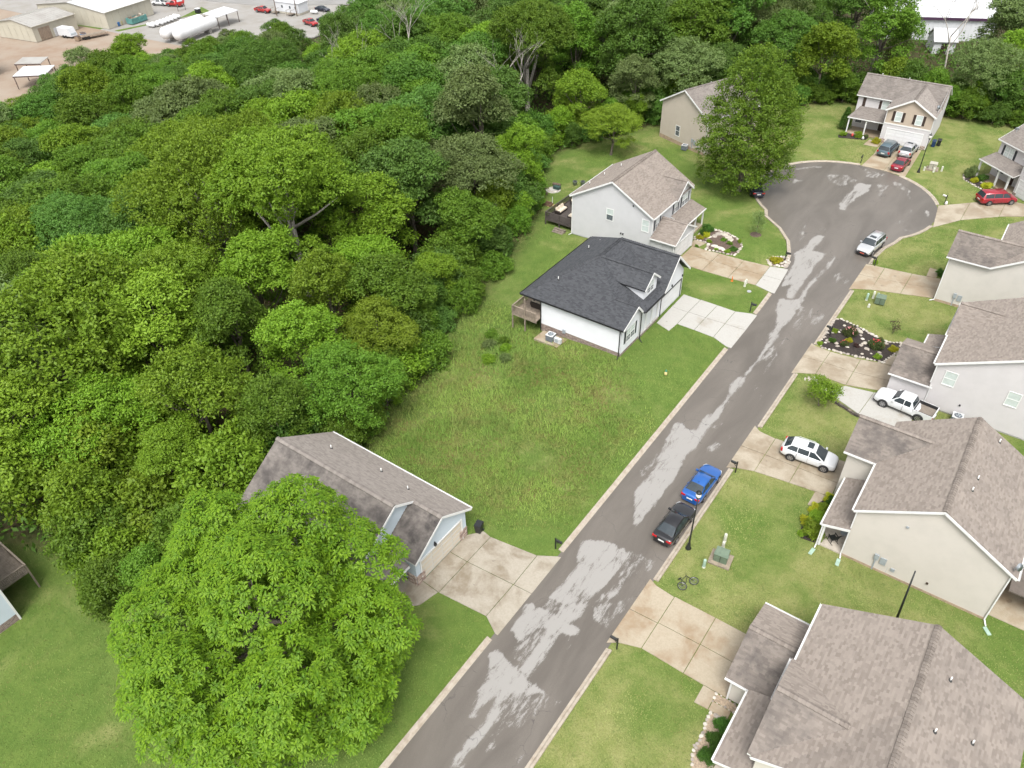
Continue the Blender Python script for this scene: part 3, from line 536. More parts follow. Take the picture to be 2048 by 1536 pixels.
        for i, (a, wd, sv, s1, h0, t) in enumerate(cand):
            if i < singles:
                if 'tab' not in TABME:
                    m = MB(); m.face([(0, 0, 1), (1, 0, 1), (1, 1, 0.25), (0, 1, 0.25)]); m.face([(0, 0, 0), (1, 0, 0), (1, 0, 1), (0, 0, 1)]); TABME['tab'] = m.mesh('shingle', SHM['tan1'])
                    TABME['tab'].attributes.new('stain', 'FLOAT', 'POINT').data.foreach_set('value', [0.3] * len(TABME['tab'].vertices))
                o = bpy.data.objects.new('shingle', TABME['tab']); COL.objects.link(o); o.parent = ro
                b0 = a - Nn * h0
                o.matrix_local = Matrix(((U.x * wd, S.x * (s1 - sv), Nn.x * h0, b0.x), (U.y * wd, S.y * (s1 - sv), Nn.y * h0, b0.y), (U.z * wd, S.z * (s1 - sv), Nn.z * h0, b0.z), (0, 0, 0, 1)))
            else:
                b = a + U * wd; d = a + S * (s1 - sv) - Nn * (h0 - 0.006); c = d + U * wd
                sb.face([a, b, c, d], 0, t); sb.face([a - Nn * h0, b - Nn * h0, b, a], 0, t * 0.6)
        so_ = part('shingles', sb, SHM[s.sh], ro, tone=True); so_['kind'] = 'stuff'
        so_.data.attributes.new('stain', 'FLOAT', 'POINT').data.foreach_set('value', [stain] * len(so_.data.vertices))  # algae amount, raised on near-facing slopes to colour in their missing wet sheen
        return ro
    def caps(s, p0, p1, width=0.2, drop=0.10):
        """overlapping ridge caps"""
        a = Vector(s.P(*p0)); b = Vector(s.P(*p1)); d = (b - a); L = d.length; d.normalize(); r = d.cross(Vector((0, 0, 1))).normalized(); up = r.cross(d)
        mb = MB(); k = 0; t = 0
        while t < L - 0.05:
            e = min(t + 0.24, L); h = 0.13; h2 = 0.075; tone = s.rng.random()
            A = a + d * t; B = a + d * e
            for sg in (-1, 1):
                q = [A + up * h, B + up * h2, B + r * sg * width + up * (h2 - drop), A + r * sg * width + up * (h - drop)]
                mb.face(q if sg < 0 else q[::-1], 0, tone)
                mb.face([A + r * sg * width + up * (h - drop), B + r * sg * width + up * (h2 - drop), B + r * sg * width + up * (h2 - drop - .06), A + r * sg * width + up * (h - drop - .06)], 0, tone)
                mb.face([A + up * h, A + r * sg * width + up * (h - drop), A + r * sg * width + up * (h - drop - 0.07), A + up * (h - 0.07)], 0, tone)
            t = e
        o = part('ridge_cap', mb, SHM[s.sh], s.root, tone=True); o.data.attributes.new('stain', 'FLOAT', 'POINT').data.foreach_set('value', [0.35] * len(o.data.vertices))
    def gutter(s, p0, p1, mat=None):
        mb = MB(); a = Vector(s.P(*p0)); b = Vector(s.P(*p1)); mb.beam(a, b, 0.12, 0.02); d = (b - a).normalized(); r = d.cross(Vector((0, 0, 1))).normalized()
        for sg in (-1, 1): mb.beam(a + r * sg * 0.055 + Vector((0, 0, 0.05)), b + r * sg * 0.055 + Vector((0, 0, 0.05)), 0.014, 0.11)
        part('gutter', mb, mat or s.trim, s.root)
    def board(s, p0, p1, w=0.14, h=0.2, mat=None, name='trim_board'):
        mb = MB(); mb.beam(s.P(*p0), s.P(*p1), w, h); return part(name, mb, mat or s.trim, s.root)
    def spout(s, x, y, z1, z0=0.05, mat=None, foot=None):
        mb = MB(); mb.beam(s.P(x, y, z0 + 0.1), s.P(x, y, z1), 0.09, 0.08, up=(0, 1, 0))
        if foot: mb.beam(s.P(x, y, z0 + 0.15), s.P(x + foot[0], y + foot[1], z0 + 0.06), 0.09, 0.07)
        part('downspout', mb, mat or s.trim, s.root)
    def frame(s, p0, p1):
        a = Vector(s.P(*p0)); b = Vector(s.P(*p1)); d = (b - a).normalized(); return a, d, Vector((d.y, -d.x, 0))
    def window(s, p0, p1, t, zc, w, h, shut=None, dbl=True, blind=0.6, twin=False, lower=None):
        a, d, n = s.frame(p0, p1); c = a + d * t + Vector((0, 0, zc)); fm = MB(); fw = 0.075
        def bx(mb, u0, u1, v0, v1, o0, o1):
            pts = []
            for o in (o0, o1):
                pts.append([c + d * u + Vector((0, 0, v)) + n * o for u, v in ((u0, v0), (u1, v0), (u1, v1), (u0, v1))])
            mb.hexa(pts[0] + pts[1])
        H, W = h / 2, w / 2
        bx(fm, -W - fw, W + fw, H, H + fw, 0.0, 0.07); bx(fm, -W - fw, W + fw, -H - fw, -H, 0.0, 0.085); bx(fm, -W - fw, -W, -H, H, 0.0, 0.07); bx(fm, W, W + fw, -H, H, 0.0, 0.07)
        bx(fm, -W, W, -0.028, 0.028, 0.0, 0.06)
        if twin: bx(fm, -0.05, 0.05, -H, H, 0.0, 0.065)
        fo = part('window', fm, WHITE, s.root)
        for (u0, u1) in (((-W, -0.05), (0.05, W)) if twin else ((-W, W),)):
            for q, (v0, v1) in enumerate(((0.028, H), (-H, -0.028))):
                g = MB(); bx(g, u0, u1, v0, v1, 0.024, 0.034); mt = PANE if (blind > 0.5 or (q == 0 and blind > 0)) else PANED
                if q == 1 and lower == 'dark': mt = PANED
                part('pane', g, mt, fo)
                if twin:
                    m2 = MB(); um = (u0 + u1) / 2; bx(m2, um - 0.012, um + 0.012, v0, v1, 0.034, 0.044); vm = (v0 + v1) / 2; bx(m2, u0, u1, vm - 0.012, vm + 0.012, 0.034, 0.042); part('glazing_bar', m2, WHITE, fo)
        if shut:
            for sg in (-1, 1):
                m3 = MB(); x0 = sg * (W + fw + 0.02); x1 = sg * (W + fw + 0.40); u0, u1 = min(x0, x1), max(x0, x1)
                bx(m3, u0, u1, -H - 0.03, H + 0.03, 0.0, 0.045)
                for k in range(9):
                    v = -H + 0.08 + k * (h - 0.16) / 8.0; bx(m3, u0 + 0.05, u1 - 0.05, v - 0.03, v + 0.03, 0.045, 0.058)
                part('shutter', m3, shut, s.root)
    def door(s, p0, p1, t, z0, w, h, mat, name='door'):
        a, d, n = s.frame(p0, p1); mb = MB(); c = a + d * t
        def bx(mb, u0, u1, v0, v1, o0, o1):
            mb.hexa([c + d * u + Vector((0, 0, v)) + n * o for o in (o0, o1) for u, v in ((u0, v0), (u1, v0), (u1, v1), (u0, v1))])
        bx(mb, -w / 2, w / 2, z0, z0 + h, 0, 0.05); do = part(name, mb, mat, s.root)
        k = MB(); bx(k, w / 2 - 0.14, w / 2 - 0.08, z0 + 0.95, z0 + 1.05, 0.05, 0.1); part('handle', k, BLACKTRIM, do)
        f = MB(); bx(f, -w / 2 - 0.1, -w / 2, z0, z0 + h, 0, 0.07); bx(f, w / 2, w / 2 + 0.1, z0, z0 + h, 0, 0.07); bx(f, -w / 2 - 0.1, w / 2 + 0.1, z0 + h, z0 + h + 0.1, 0, 0.07); part('door_frame', f, s.trim, do)
    def garage(s, p0, p1, t, w, h, mat, z0=0.06):
        a, d, n = s.frame(p0, p1); c = a + d * t
        def bx(mb, u0, u1, v0, v1, o0, o1):
            mb.hexa([c + d * u + Vector((0, 0, v)) + n * o for o in (o0, o1) for u, v in ((u0, v0), (u1, v0), (u1, v1), (u0, v1))])
        f = MB()
        for u0, u1, v0, v1 in ((-w / 2 - 0.12, -w / 2, z0, z0 + h), (w / 2, w / 2 + 0.12, z0, z0 + h), (-w / 2 - 0.12, w / 2 + 0.12, z0 + h, z0 + h + 0.13)): bx(f, u0, u1, v0, v1, 0, 0.085)
        go = part('garage_door', f, s.trim, s.root); rows = 4
        for r in range(rows):
            m = MB(); v0 = z0 + r * h / rows; v1 = z0 + (r + 1) * h / rows - 0.02; bx(m, -w / 2, w / 2, v0, v1, 0.0, 0.03)
            for k in range(4):
                u0 = -w / 2 + 0.1 + k * (w / 4); bx(m, u0, u0 + w / 4 - 0.2, v0 + 0.09, v1 - 0.09, 0.03, 0.042)
            part('panel', m, mat, go)
    def vents(s, pts):
        for x, y, z in pts:
            mb = MB(); mb.lathe([(0.045, -0.1), (0.045, 0.38), (0.03, 0.39)], sides=8); me = mb.mesh('vent_pipe', VENTW, True); o = obj('vent_pipe', me, s.root, s.P(x, y, z))
            b = MB(); b.lathe([(0.13, -0.02), (0.11, 0.05), (0.06, 0.1)], sides=8); obj('boot', b.mesh('boot', RUBBER), o)
    def meter(s, p0, p1, t, z, conduit=True):
        a, d, n = s.frame(p0, p1); c = a + d * t
        def bx(mb, u0, u1, v0, v1, o0, o1):
            mb.hexa([c + d * u + Vector((0, 0, v)) + n * o for o in (o0, o1) for u, v in ((u0, v0), (u1, v0), (u1, v1), (u0, v1))])
        m = MB(); bx(m, -0.17, 0.17, z - 0.28, z + 0.28, 0, 0.16); bx(m, -0.05, 0.05, 0.0, z - 0.28, 0.02, 0.1)
        o = part('electric_meter', m, METERG, s.root)
        m2 = MB(); bx(m2, 0.3, 0.75, z - 0.55, z + 0.15, 0, 0.1); bx(m2, 1.2, 1.5, z - 0.8, z - 0.5, 0, 0.1); bx(m2, 0.95, 0.98, 0.1, z - 0.6, 0.0, 0.03); part('utility_box', m2, METERG, s.root)
    def dish(s, x, y, z, rz):
        r = obj('satellite_dish', None, s.root, s.P(x, y, z), rz); r.empty_display_size = 0.2
        m = MB(); m.tube([(0, 0, -0.05), (0, 0, 0.35), (0.1, 0, 0.5)], 0.025, 6); obj('mast', m.mesh('mast', METERG), r)
        m = MB(); prof = []
        for k in range(5):
            rr = 0.3 * k / 4 + 0.001; prof.append((rr, 0.35 * rr * rr * 2))
        m.lathe(prof, sides=14); q = obj('reflector', m.mesh('reflector', METERG, True), r, (0.15, 0, 0.5)); q.rotation_euler = (0, math.radians(60), 0)

SID = {'blue': M('siding_blue', (0.44, 0.50, 0.545), 0.55, 0.035, 0.8), 'white': M('siding_white', (0.62, 0.63, 0.65), 0.5, 0.03, 0.7), 'grey': M('siding_grey', (0.46, 0.46, 0.465), 0.55, 0.03, 0.8),
       'cream': M('siding_cream', (0.46, 0.43, 0.385), 0.55, 0.03, 0.8), 'beige': M('siding_beige', (0.42, 0.37, 0.31), 0.55, 0.03, 0.8), 'lgrey': M('siding_lightgrey', (0.48, 0.46, 0.46), 0.55, 0.03, 0.8),
       'tan': M('siding_tan', (0.40, 0.33, 0.26), 0.55, 0.03, 0.8), 'cream2': M('siding_cream_pale', (0.47, 0.445, 0.405), 0.55, 0.03, 0.8)}
SHBLK = M('shutter_black', (0.03, 0.035, 0.042), 0.5); SHBRN = M('shutter_brown', (0.045, 0.028, 0.022), 0.5)
GDW = M('garage_white', (0.62, 0.62, 0.62), 0.45, 0.03, 0.8); GDC = M('garage_cream', (0.54, 0.48, 0.39), 0.5, 0.03, 0.8)
DOORB = M('door_dark', (0.04, 0.022, 0.018), 0.4)
BRICK = [M('brick_' + str(i), c, 0.85, 0.12, 6) for i, c in enumerate(((0.26, 0.20, 0.17), (0.20, 0.15, 0.13), (0.30, 0.24, 0.21)))]
STONE = [M('veneer_stone_' + str(i), c, 0.85, 0.14, 5, bmp=0.3) for i, c in enumerate(((0.36, 0.28, 0.23), (0.46, 0.38, 0.32), (0.28, 0.20, 0.17)))]
def brickface(h, p0, p1, z0f, z1, name='brick_course', bw=0.2, bh=0.075, mats=BRICK):
    a, d, n = h.frame(p0, p1); L = (Vector(h.P(*p1)) - a).length; mbs = MB(); r = random.Random(5); row = 0; z = z1
    while z > min(z0f(0), z0f(L)) - 0.1:
        t = -(row % 2) * bw / 2
        while t < L:
            t0 = max(t, 0); t1 = min(t + bw - 0.012, L)
            if t1 - t0 > 0.02 and z > z0f(t0) - 0.08:
                o = 0.02 + r.random() * 0.006
                A = [a + d * u + Vector((0, 0, v)) + n * oo for oo in (0, o) for u, v in ((t0, z - bh + 0.01), (t1, z - bh + 0.01), (t1, z), (t0, z))]
                mbs.hexa(A, r.randrange(3))
            t += bw
        z -= bh; row += 1
    o = part(name, mbs, mats, h.root); o['kind'] = 'stuff'; return o

# --- blue-grey ranch house, lower left
h = House('ranch_house', 'blue-grey sided house with brown shingle gables behind the big foreground tree', 'house', -36, 25.5, shingle='grey', foot=[(-43, 20), (-27.6, 20), (-27.6, 31), (-43, 31)], seed=2)
B = SID['blue']; S1 = 0.648; zr = lambda y: 3.1 + S1 * (5.4 - abs(y - 25.5))
h.core([(-42.8, 20.5), (-30.6, 20.5), (-30.6, 30.5), (-42.8, 30.5)], -2.4, lambda x, y: 2.95, B)
h.solid([(-30.62, 24.45), (-27.85, 24.45), (-27.85, 30.45), (-30.62, 30.45)], -0.5, 2.9, B)
h.wall((-30.55, 20.5), (-30.55, 30.5), [(0, 3.2), (5.0, 6.42), (10.0, 3.2)], 0.3, B)
h.wall((-27.8, 24.4), (-27.8, 30.5), [(0, 3.25), (3.1, 5.15), (6.1, 3.25)], 0.1, B)
h.wall((-42.85, 20.45), (-30.5, 20.45), 3.0, 0.2, B); h.wall((-30.6, 24.4), (-27.8, 24.4), 3.0, 0.2, B); h.wall((-27.85, 30.5), (-42.8, 30.5), 3.0, 0.2, B); h.wall((-42.85, 30.5), (-42.85, 20.5), [(0, 3.2), (5, 6.4), (10, 3.2)], -1, B)
h.roof([(-43.2, 20.1), (-30.2, 20.1), (-30.2, 25.5), (-43.2, 25.5)], (0, 20.1), (0, S1), 3.1, stain=1.0)
h.roof([(-43.2, 30.9), (-43.2, 25.5), (-30.2, 25.5), (-30.2, 27.5), (-27.4, 27.5), (-27.4, 30.9)], (0, 30.9), (0, -S1), 3.1, stain=0.10)
h.roof([(-30.55, 24.1), (-27.4, 24.1), (-27.4, 27.5), (-30.55, 27.5)], (0, 24.1), (0, S1), 3.1, stain=1.15)
h.roof([(-30.5, 20.2), (-28.0, 20.2), (-28.0, 24.05), (-30.5, 24.05)], (-28.0, 0), (-0.36, 0), 2.65, stain=0.45)
h.caps((-43.2, 25.5, 6.6), (-30.2, 25.5, 6.6)); h.caps((-30.2, 27.5, 5.3), (-27.4, 27.5, 5.3))
h.board((-30.18, 20.1, 3.02), (-30.18, 25.5, 6.52), 0.03, 0.2); h.board((-30.18, 25.5, 6.52), (-30.18, 27.4, 5.3), 0.03, 0.2)
h.board((-27.38, 24.1, 3.02), (-27.38, 27.5, 5.22), 0.03, 0.2); h.board((-27.38, 27.5, 5.22), (-27.38, 30.9, 3.02), 0.03, 0.2)
h.gutter((-43.2, 30.97, 3.02), (-27.4, 30.97, 3.02)); h.gutter((-27.93, 20.2, 2.6), (-27.93, 24.0, 2.6))
h.garage((-27.8, 24.4), (-27.8, 30.5), 3.05, 4.9, 2.25, GDC)
for y0 in (24.38, 29.62):
    r = random.Random(int(y0)); mb = MB()
    for row in range(8):
        y = y0
        while y < y0 + 0.9 - 0.02:
            wd = min(r.choice((0.2, 0.3, 0.42)), y0 + 0.9 - y); mb.box(-27.8 - h.ox, -27.72 - h.ox + r.random() * 0.04, y - h.oy, y + wd - 0.015 - h.oy, 0.05 + row * 0.13, 0.05 + row * 0.13 + 0.115, r.randrange(3)); y += wd
        x = -28.7
        while y0 < 25 and x < -27.82:
            wd = min(r.choice((0.2, 0.3)), -27.8 - x); mb.box(x - h.ox, x + wd - 0.015 - h.ox, 24.3 - h.oy - r.random() * 0.03, 24.39 - h.oy, 0.05 + row * 0.13, 0.05 + row * 0.13 + 0.115, r.randrange(3)); x += wd
    part('stone_veneer', mb, STONE, h.root)['kind'] = 'stuff'
h.vents([(-35.2, 29.0, 4.35), (-31.9, 28.6, 4.6), (-40.2, 28.3, 4.8)])
mb = MB(); mb.box(8.25, 8.4, 1.1, 1.3, 2.55, 2.8); mb.box(8.25, 8.32, 1.15, 1.25, 2.7, 2.95); part('wall_lamp', mb, BLACKTRIM, h.root)
h.board((-28.15, 20.4, 0.1), (-28.15, 20.4, 2.6), 0.14, 0.14, name='porch_post'); h.door((-30.55, 20.5), (-30.55, 30.5), 2.2, 0.15, 0.95, 2.05, DOORB)

# --- white one-storey house with black roof
h = House('white_house', 'white sided house with black shingle roof, dormer and brick base', 'house', -34, 66, shingle='black', trim=BLACKTRIM, foot=[(-39.4, 58.2), (-28.8, 58.2), (-28.8, 73.2), (-39.4, 73.2)], seed=3)
Wt = SID['white']; k1 = 0.4315; zs = 3.65
h.core([(-39.1, 58.5), (-29.3, 58.5), (-29.3, 72.7), (-39.1, 72.7)], -1.6, lambda x, y: 3.5, Wt)
h.wall((-39.15, 58.42), (-29.2, 58.42), 3.6, 0.48, Wt, name='wall'); h.wall((-29.2, 58.42), (-29.2, 62.35), [(0, 3.55), (2.7, 4.75), (3.93, 3.6)], 0.35, Wt)
h.wall((-30.9, 62.3), (-30.9, 67.0), 3.3, 0.3, Wt); h.wall((-29.2, 67.0), (-29.2, 72.75), [(0, 3.7), (2.85, 6.45), (5.75, 3.55)], 0.1, Wt); h.wall((-39.15, 72.75), (-39.15, 58.42), 3.6, 0.3, Wt); h.wall((-29.2, 72.75), (-39.15, 72.75), 3.6, 0, Wt)
brickface(h, (-39.15, 58.41), (-29.2, 58.41), lambda t: gz(-39.15 + t, 58.4) - 0.05, 0.48); brickface(h, (-29.19, 58.42), (-29.19, 62.35), lambda t: -0.05, 0.35)
r_a = 0.45
h.roof([(-41.7, 58.1), (-28.8, 58.1), (-28.8, 61.1), (-31.75, 61.1), (-35.9, 65.1)], (0, 58.1), (0, r_a), zs)           # near slope
h.roof([(-41.7, 58.1), (-35.9, 65.1), (-35.9, 69.8), (-41.7, 73.3)], (-41.7, 0), (0.543, 0), zs)                       # rear slope
h.roof([(-28.6, 62.3), (-28.6, 66.9), (-31.7, 69.8), (-35.9, 69.8), (-35.9, 65.1), (-31.75, 61.1)], (-28.6, 0), (-k1, 0), zs, stain=0.0)   # street slope
h.roof([(-28.8, 61.1), (-28.8, 62.35), (-30.2, 62.35), (-31.75, 61.1)], (0, 62.35), (0, -1.08), zs)
h.roof([(-28.6, 66.85), (-28.6, 69.8), (-35.9, 69.8)], (0, 66.85), (0, 1.068), zs)
h.roof([(-28.6, 69.8), (-28.6, 73.2), (-41.7, 73.3), (-35.9, 69.8)], (0, 73.2), (0, -0.926), zs)
h.caps((-41.7, 58.1, 3.65), (-35.9, 65.1, 6.8)); h.caps((-35.9, 65.1, 6.8), (-35.9, 69.8, 6.8)); h.caps((-35.9, 69.8, 6.8), (-28.6, 69.8, 6.8)); h.caps((-31.75, 61.1, 5.0), (-28.8, 61.1, 5.0))
for a_, b_ in ((((-28.78, 58.1, 3.55)), (-28.78, 61.1, 4.9)), ((-28.78, 61.1, 4.9), (-28.78, 62.35, 3.55)), ((-28.57, 66.85, 3.55), (-28.57, 69.8, 6.7)), ((-28.57, 69.8, 6.7), (-28.57, 73.2, 3.55))): h.board(a_, b_, 0.04, 0.22, WHITE)
h.gutter((-41.7, 58.02, 3.56), (-28.8, 58.02, 3.56)); h.gutter((-28.52, 62.4, 3.56), (-28.52, 66.9, 3.56)); h.gutter((-41.78, 58.1, 3.56), (-41.78, 73.2, 3.56))
h.spout(-29.3, 58.3, 3.5, -0.05, foot=(0.1, -0.5)); h.spout(-39.15, 58.3, 3.5, -0.9, foot=(0, -0.3)); h.spout(-28.95, 62.3, 3.5, 0.0, foot=(0.5, -0.4))
# dormer
h.wall((-29.65, 63.75), (-29.65, 66.65), [(0, 5.55), (1.45, 6.6), (2.9, 5.55)], 4.1, Wt)
for y, sg in ((63.75, 1), (66.65, -1)):
    mb = MB(); q = [h.P(-29.65, y, 4.1), h.P(-29.65, y, 5.6), h.P(-33.1, y, 5.6)]; mb.face(q); q2 = [(a, b + 0.05 * sg, c) for a, b, c in q]; mb.face(q2); part('dormer_cheek', mb, Wt, h.root)

h.roof([(-29.35, 63.45), (-29.35, 65.2), (-35.85, 65.2), (-33.3, 63.45)], (0, 63.45), (0, 0.78), 5.42); h.roof([(-29.35, 66.95), (-33.3, 66.95), (-35.85, 65.2), (-29.35, 65.2)], (0, 66.95), (0, -0.78), 5.42); h.caps((-35.7, 65.2, 6.79), (-29.35, 65.2, 6.79))
h.board((-29.33, 63.45, 5.33), (-29.33, 65.2, 6.7), 0.04, 0.2, WHITE); h.board((-29.33, 65.2, 6.7), (-29.33, 66.95, 5.33), 0.04, 0.2, WHITE)
h.window((-29.65, 63.75), (-29.65, 66.65), 1.45, 5.05, 1.3, 1.25, twin=True, blind=0.3, lower='dark'); h.window((-29.2, 58.42), (-29.2, 62.35), 2.0, 2.0, 1.75, 1.55, twin=True, blind=0.3, lower='dark', shut=SHBLK)
h.garage((-29.2, 67.0), (-29.2, 72.75), 2.9, 4.9, 2.3, GDW); h.vents([(-38.6, 60.9, 5.0), (-39.4, 68.6, 4.95), (-39.3, 71.0, 4.6)])
mb = MB(); mb.box(-30.9 - h.ox, -29.1 - h.ox, 62.35 - h.oy, 66.95 - h.oy, -0.4, 0.26); part('porch_floor', mb, CON['pale'], h.root)
brickface(h, (-29.09, 62.36), (-29.09, 66.95), lambda t: 0.0, 0.22)
for y in (62.5, 64.0, 65.4, 66.8): h.board((-29.2, y, 0.26), (-29.2, y, 3.5), 0.13, 0.13, WHITE, 'porch_post')
h.window((-30.9, 62.3), (-30.9, 67.0), 1.2, 1.9, 0.9, 1.5); h.door((-30.9, 62.3), (-30.9, 67.0), 3.2, 0.3, 0.95, 2.05, DOORB)
mb = MB(); mb.box(-36.3 - h.ox, -35.95 - h.ox, 58.25 - h.oy, 58.38 - h.oy, 0.35, 0.8); part('electric_meter', mb, METERG, h.root)
for k in range(3): mb = MB(); mb.box(4.82, 4.95, 1.2 + k * 2.6, 1.32 + k * 2.6, 2.7, 2.95); part('wall_lamp', mb, BLACKTRIM, h.root)

# --- grey two-storey house behind the white one
h = House('grey_house', 'grey two-storey sided house with brown roof and rear deck', 'house', -42, 84, shingle='tan', foot=[(-48, 78.6), (-33, 78.6), (-33, 89.8), (-48, 89.8)], seed=4)
G_ = SID['grey']; sl_ = 0.56
h.core([(-47.9, 78.85), (-36.5, 78.85), (-36.5, 89.5), (-47.9, 89.5)], -1.5, lambda x, y: 5.2, G_); h.core([(-36.55, 78.75), (-33.2, 78.75), (-33.2, 84.1), (-36.55, 84.1)], -0.6, lambda x, y: 2.6, G_)
h.wall((-47.95, 78.8), (-36.4, 78.8), [(0, 5.25), (5.77, 8.45), (11.55, 5.25)], -0.2, G_); h.wall((-36.4, 78.8), (-36.4, 89.55), 5.3, 0, SID['white'] if False else G_); h.wall((-36.4, 89.55), (-47.95, 89.55), [(0, 5.25), (5.77, 8.45), (11.55, 5.25)], 0, G_); h.wall((-47.95, 89.55), (-47.95, 78.8), 5.3, -0.5, G_)
h.wall((-36.4, 78.7), (-33.15, 78.7), 2.65, 0.1, G_); h.wall((-33.15, 78.7), (-33.15, 84.15), [(0, 2.65), (2.72, 4.15), (5.45, 2.65)], 0.1, G_)
h.roof([(-48.25, 78.45), (-42.2, 78.45), (-42.2, 89.85), (-48.25, 89.85)], (-48.25, 0), (sl_, 0), 5.25, stain=0.1)
h.roof([(-36.15, 78.45), (-36.15, 84.5), (-39.35, 86.8), (-36.15, 89.1), (-36.15, 89.85), (-42.2, 89.85), (-42.2, 78.45)], (-36.15, 0), (-sl_, 0), 5.25, stain=0.15)
h.roof([(-35.9, 84.5), (-35.9, 86.8), (-39.35, 86.8), (-36.15, 84.5)], (0, 84.5), (0, 0.78), 5.25, stain=0.5); h.roof([(-35.9, 86.8), (-35.9, 89.1), (-36.15, 89.1), (-39.35, 86.8)], (0, 89.1), (0, -0.78), 5.25, stain=0.2)
h.wall((-36.35, 84.6), (-36.35, 89.0), [(0, 5.2), (2.2, 6.85), (4.4, 5.2)], 4.9, G_)
h.roof([(-34.15, 83.9), (-34.15, 89.8), (-36.4, 89.8), (-36.4, 83.9)], (-34.15, 0), (-0.33, 0), 2.5, stain=0.2)
h.roof([(-36.4, 78.4), (-32.9, 78.4), (-32.9, 81.4), (-36.4, 81.4)], (0, 78.4), (0, 0.55), 2.62, stain=0.2); h.roof([(-36.4, 84.45), (-36.4, 81.4), (-32.9, 81.4), (-32.9, 84.45)], (0, 84.45), (0, -0.55), 2.62, stain=0.15)
h.caps((-42.2, 78.45, 8.64), (-42.2, 89.85, 8.64)); h.caps((-39.3, 86.8, 7.03), (-35.9, 86.8, 7.03)); h.caps((-36.4, 81.4, 4.27), (-32.9, 81.4, 4.27))
for a_, b_ in (((-48.25, 78.43, 5.16), (-42.2, 78.43, 8.55)), ((-42.2, 78.43, 8.55), (-36.15, 78.43, 5.16)), ((-35.87, 84.5, 5.16), (-35.87, 86.8, 6.95)), ((-35.87, 86.8, 6.95), (-35.87, 89.1, 5.16)), ((-32.87, 78.4, 2.55), (-32.87, 81.4, 4.2)), ((-32.87, 81.4, 4.2), (-32.87, 84.45, 2.55))): h.board(a_, b_, 0.04, 0.2)
h.gutter((-36.07, 78.5, 5.18), (-36.07, 84.4, 5.18)); h.gutter((-34.08, 84.5, 2.45), (-34.08, 89.8, 2.45)); h.gutter((-36.4, 78.33, 2.55), (-32.9, 78.33, 2.55)); h.gutter((-48.32, 78.5, 5.16), (-48.32, 89.8, 5.16))
h.spout(-36.35, 78.7, 5.2, 2.9); h.spout(-47.95, 78.7, 5.2, gz(-48, 78.7), foot=(-0.2, -0.4)); h.spout(-33.2, 78.62, 2.5)
h.window((-47.95, 78.8), (-36.4, 78.8), 5.55, 4.0, 0.9, 1.5, blind=0.3, lower='dark'); h.window((-47.95, 78.8), (-36.4, 78.8), 10.6, 3.9, 0.9, 1.5, blind=1)
f0 = (-36.4, 78.8), (-36.4, 89.55)
h.window(*f0, 1.2, 4.0, 0.85, 1.35, blind=0.3, twin=True, shut=SHBLK); h.window(*f0, 6.3, 4.05, 0.85, 1.35, blind=0.3, twin=True, shut=SHBLK, lower='dark'); h.window(*f0, 8.9, 4.05, 1.5, 1.35, blind=0.3, twin=True, shut=SHBLK, lower='dark'); h.window(*f0, 9.4, 1.6, 0.9, 1.4, blind=0); h.door(*f0, 7.2, 0.25, 0.95, 2.05, DOORB)
h.garage((-33.15, 78.7), (-33.15, 84.15), 2.7, 4.8, 2.2, GDW)
for y in (84.9, 87.3, 89.6): h.board((-34.35, y, 0.2), (-34.35, y, 2.45), 0.16, 0.16, name='porch_post')
mb = MB(); mb.box(-36.4 - h.ox, -34.2 - h.ox, 84.3 - h.oy, 89.7 - h.oy, -0.3, 0.2); part('porch_floor', mb, CON['tan'], h.root)
h.vents([(-46.5, 84.2, 6.2), (-45.4, 86.6, 6.8), (-47.0, 81.3, 5.95)])
mb = MB()
for u, z in ((7.3, 1.9), (7.6, 1.9), (8.75, 6.1)): mb.box(-47.95 + u - 0.08 - h.ox, -47.95 + u + 0.08 - h.ox, 78.68 - h.oy, 78.8 - h.oy, z - 0.08, z + 0.08)
part('wall_vent', mb, BLACKTRIM, h.root)

# --- beige two-storey house behind the tall tree by the turning circle (turned)
h = House('beige_house', 'plain beige two-storey house half hidden behind the tall tree by the turning circle', 'house', -53.6, 115.0, math.radians(-21.5), False, 'grey', seed=5, foot=[(0, -0.2), (10.6, -0.2), (10.6, 11), (0, 11)])
Bg = SID['beige']; zt = 8.5
h.core([(0.05, 0.05), (10.35, 0.05), (10.35, 10.9), (0.05, 10.9)], -1.5, lambda x, y: 5.5, Bg)
h.wall((0, 0), (10.4, 0), [(0, 5.6), (5.0, 8.35), (10.4, 5.3)], 0.15, Bg); h.wall((10.4, 0), (10.4, 11), 5.4, 0, Bg); h.wall((0, 11), (0, 0), 5.6, 0, Bg)
mb = MB(); mb.box(-0.02, 10.42, -0.03, 0.1, -1.2, 0.16); part('foundation', mb, FOUND, h.root)
h.roof([(-0.3, -0.35), (5.0, -0.35), (5.0, 11.3), (-0.3, 11.3)], (-0.3, 0), (0.57, 0), 5.5, stain=0.3); h.roof([(10.7, -0.35), (10.7, 11.3), (5.0, 11.3), (5.0, -0.35)], (10.7, 0), (-0.545, 0), 5.42, stain=0.35)
h.caps((5.0, -0.35, 8.52), (5.0, 11.3, 8.52)); h.board((-0.3, -0.38, 5.4), (5, -0.38, 8.43), 0.04, 0.2); h.board((5, -0.38, 8.43), (10.7, -0.38, 5.33), 0.04, 0.2); h.gutter((10.78, -0.3, 5.36), (10.78, 11.3, 5.36)); h.spout(10.45, -0.1, 5.3)
h.window((0, 0), (10.4, 0), 4.1, 1.75, 0.85, 1.55, blind=0); h.vents([(3.2, 7, 7.5)]); h.meter((0, 0), (10.4, 0), 7.6, 1.3)

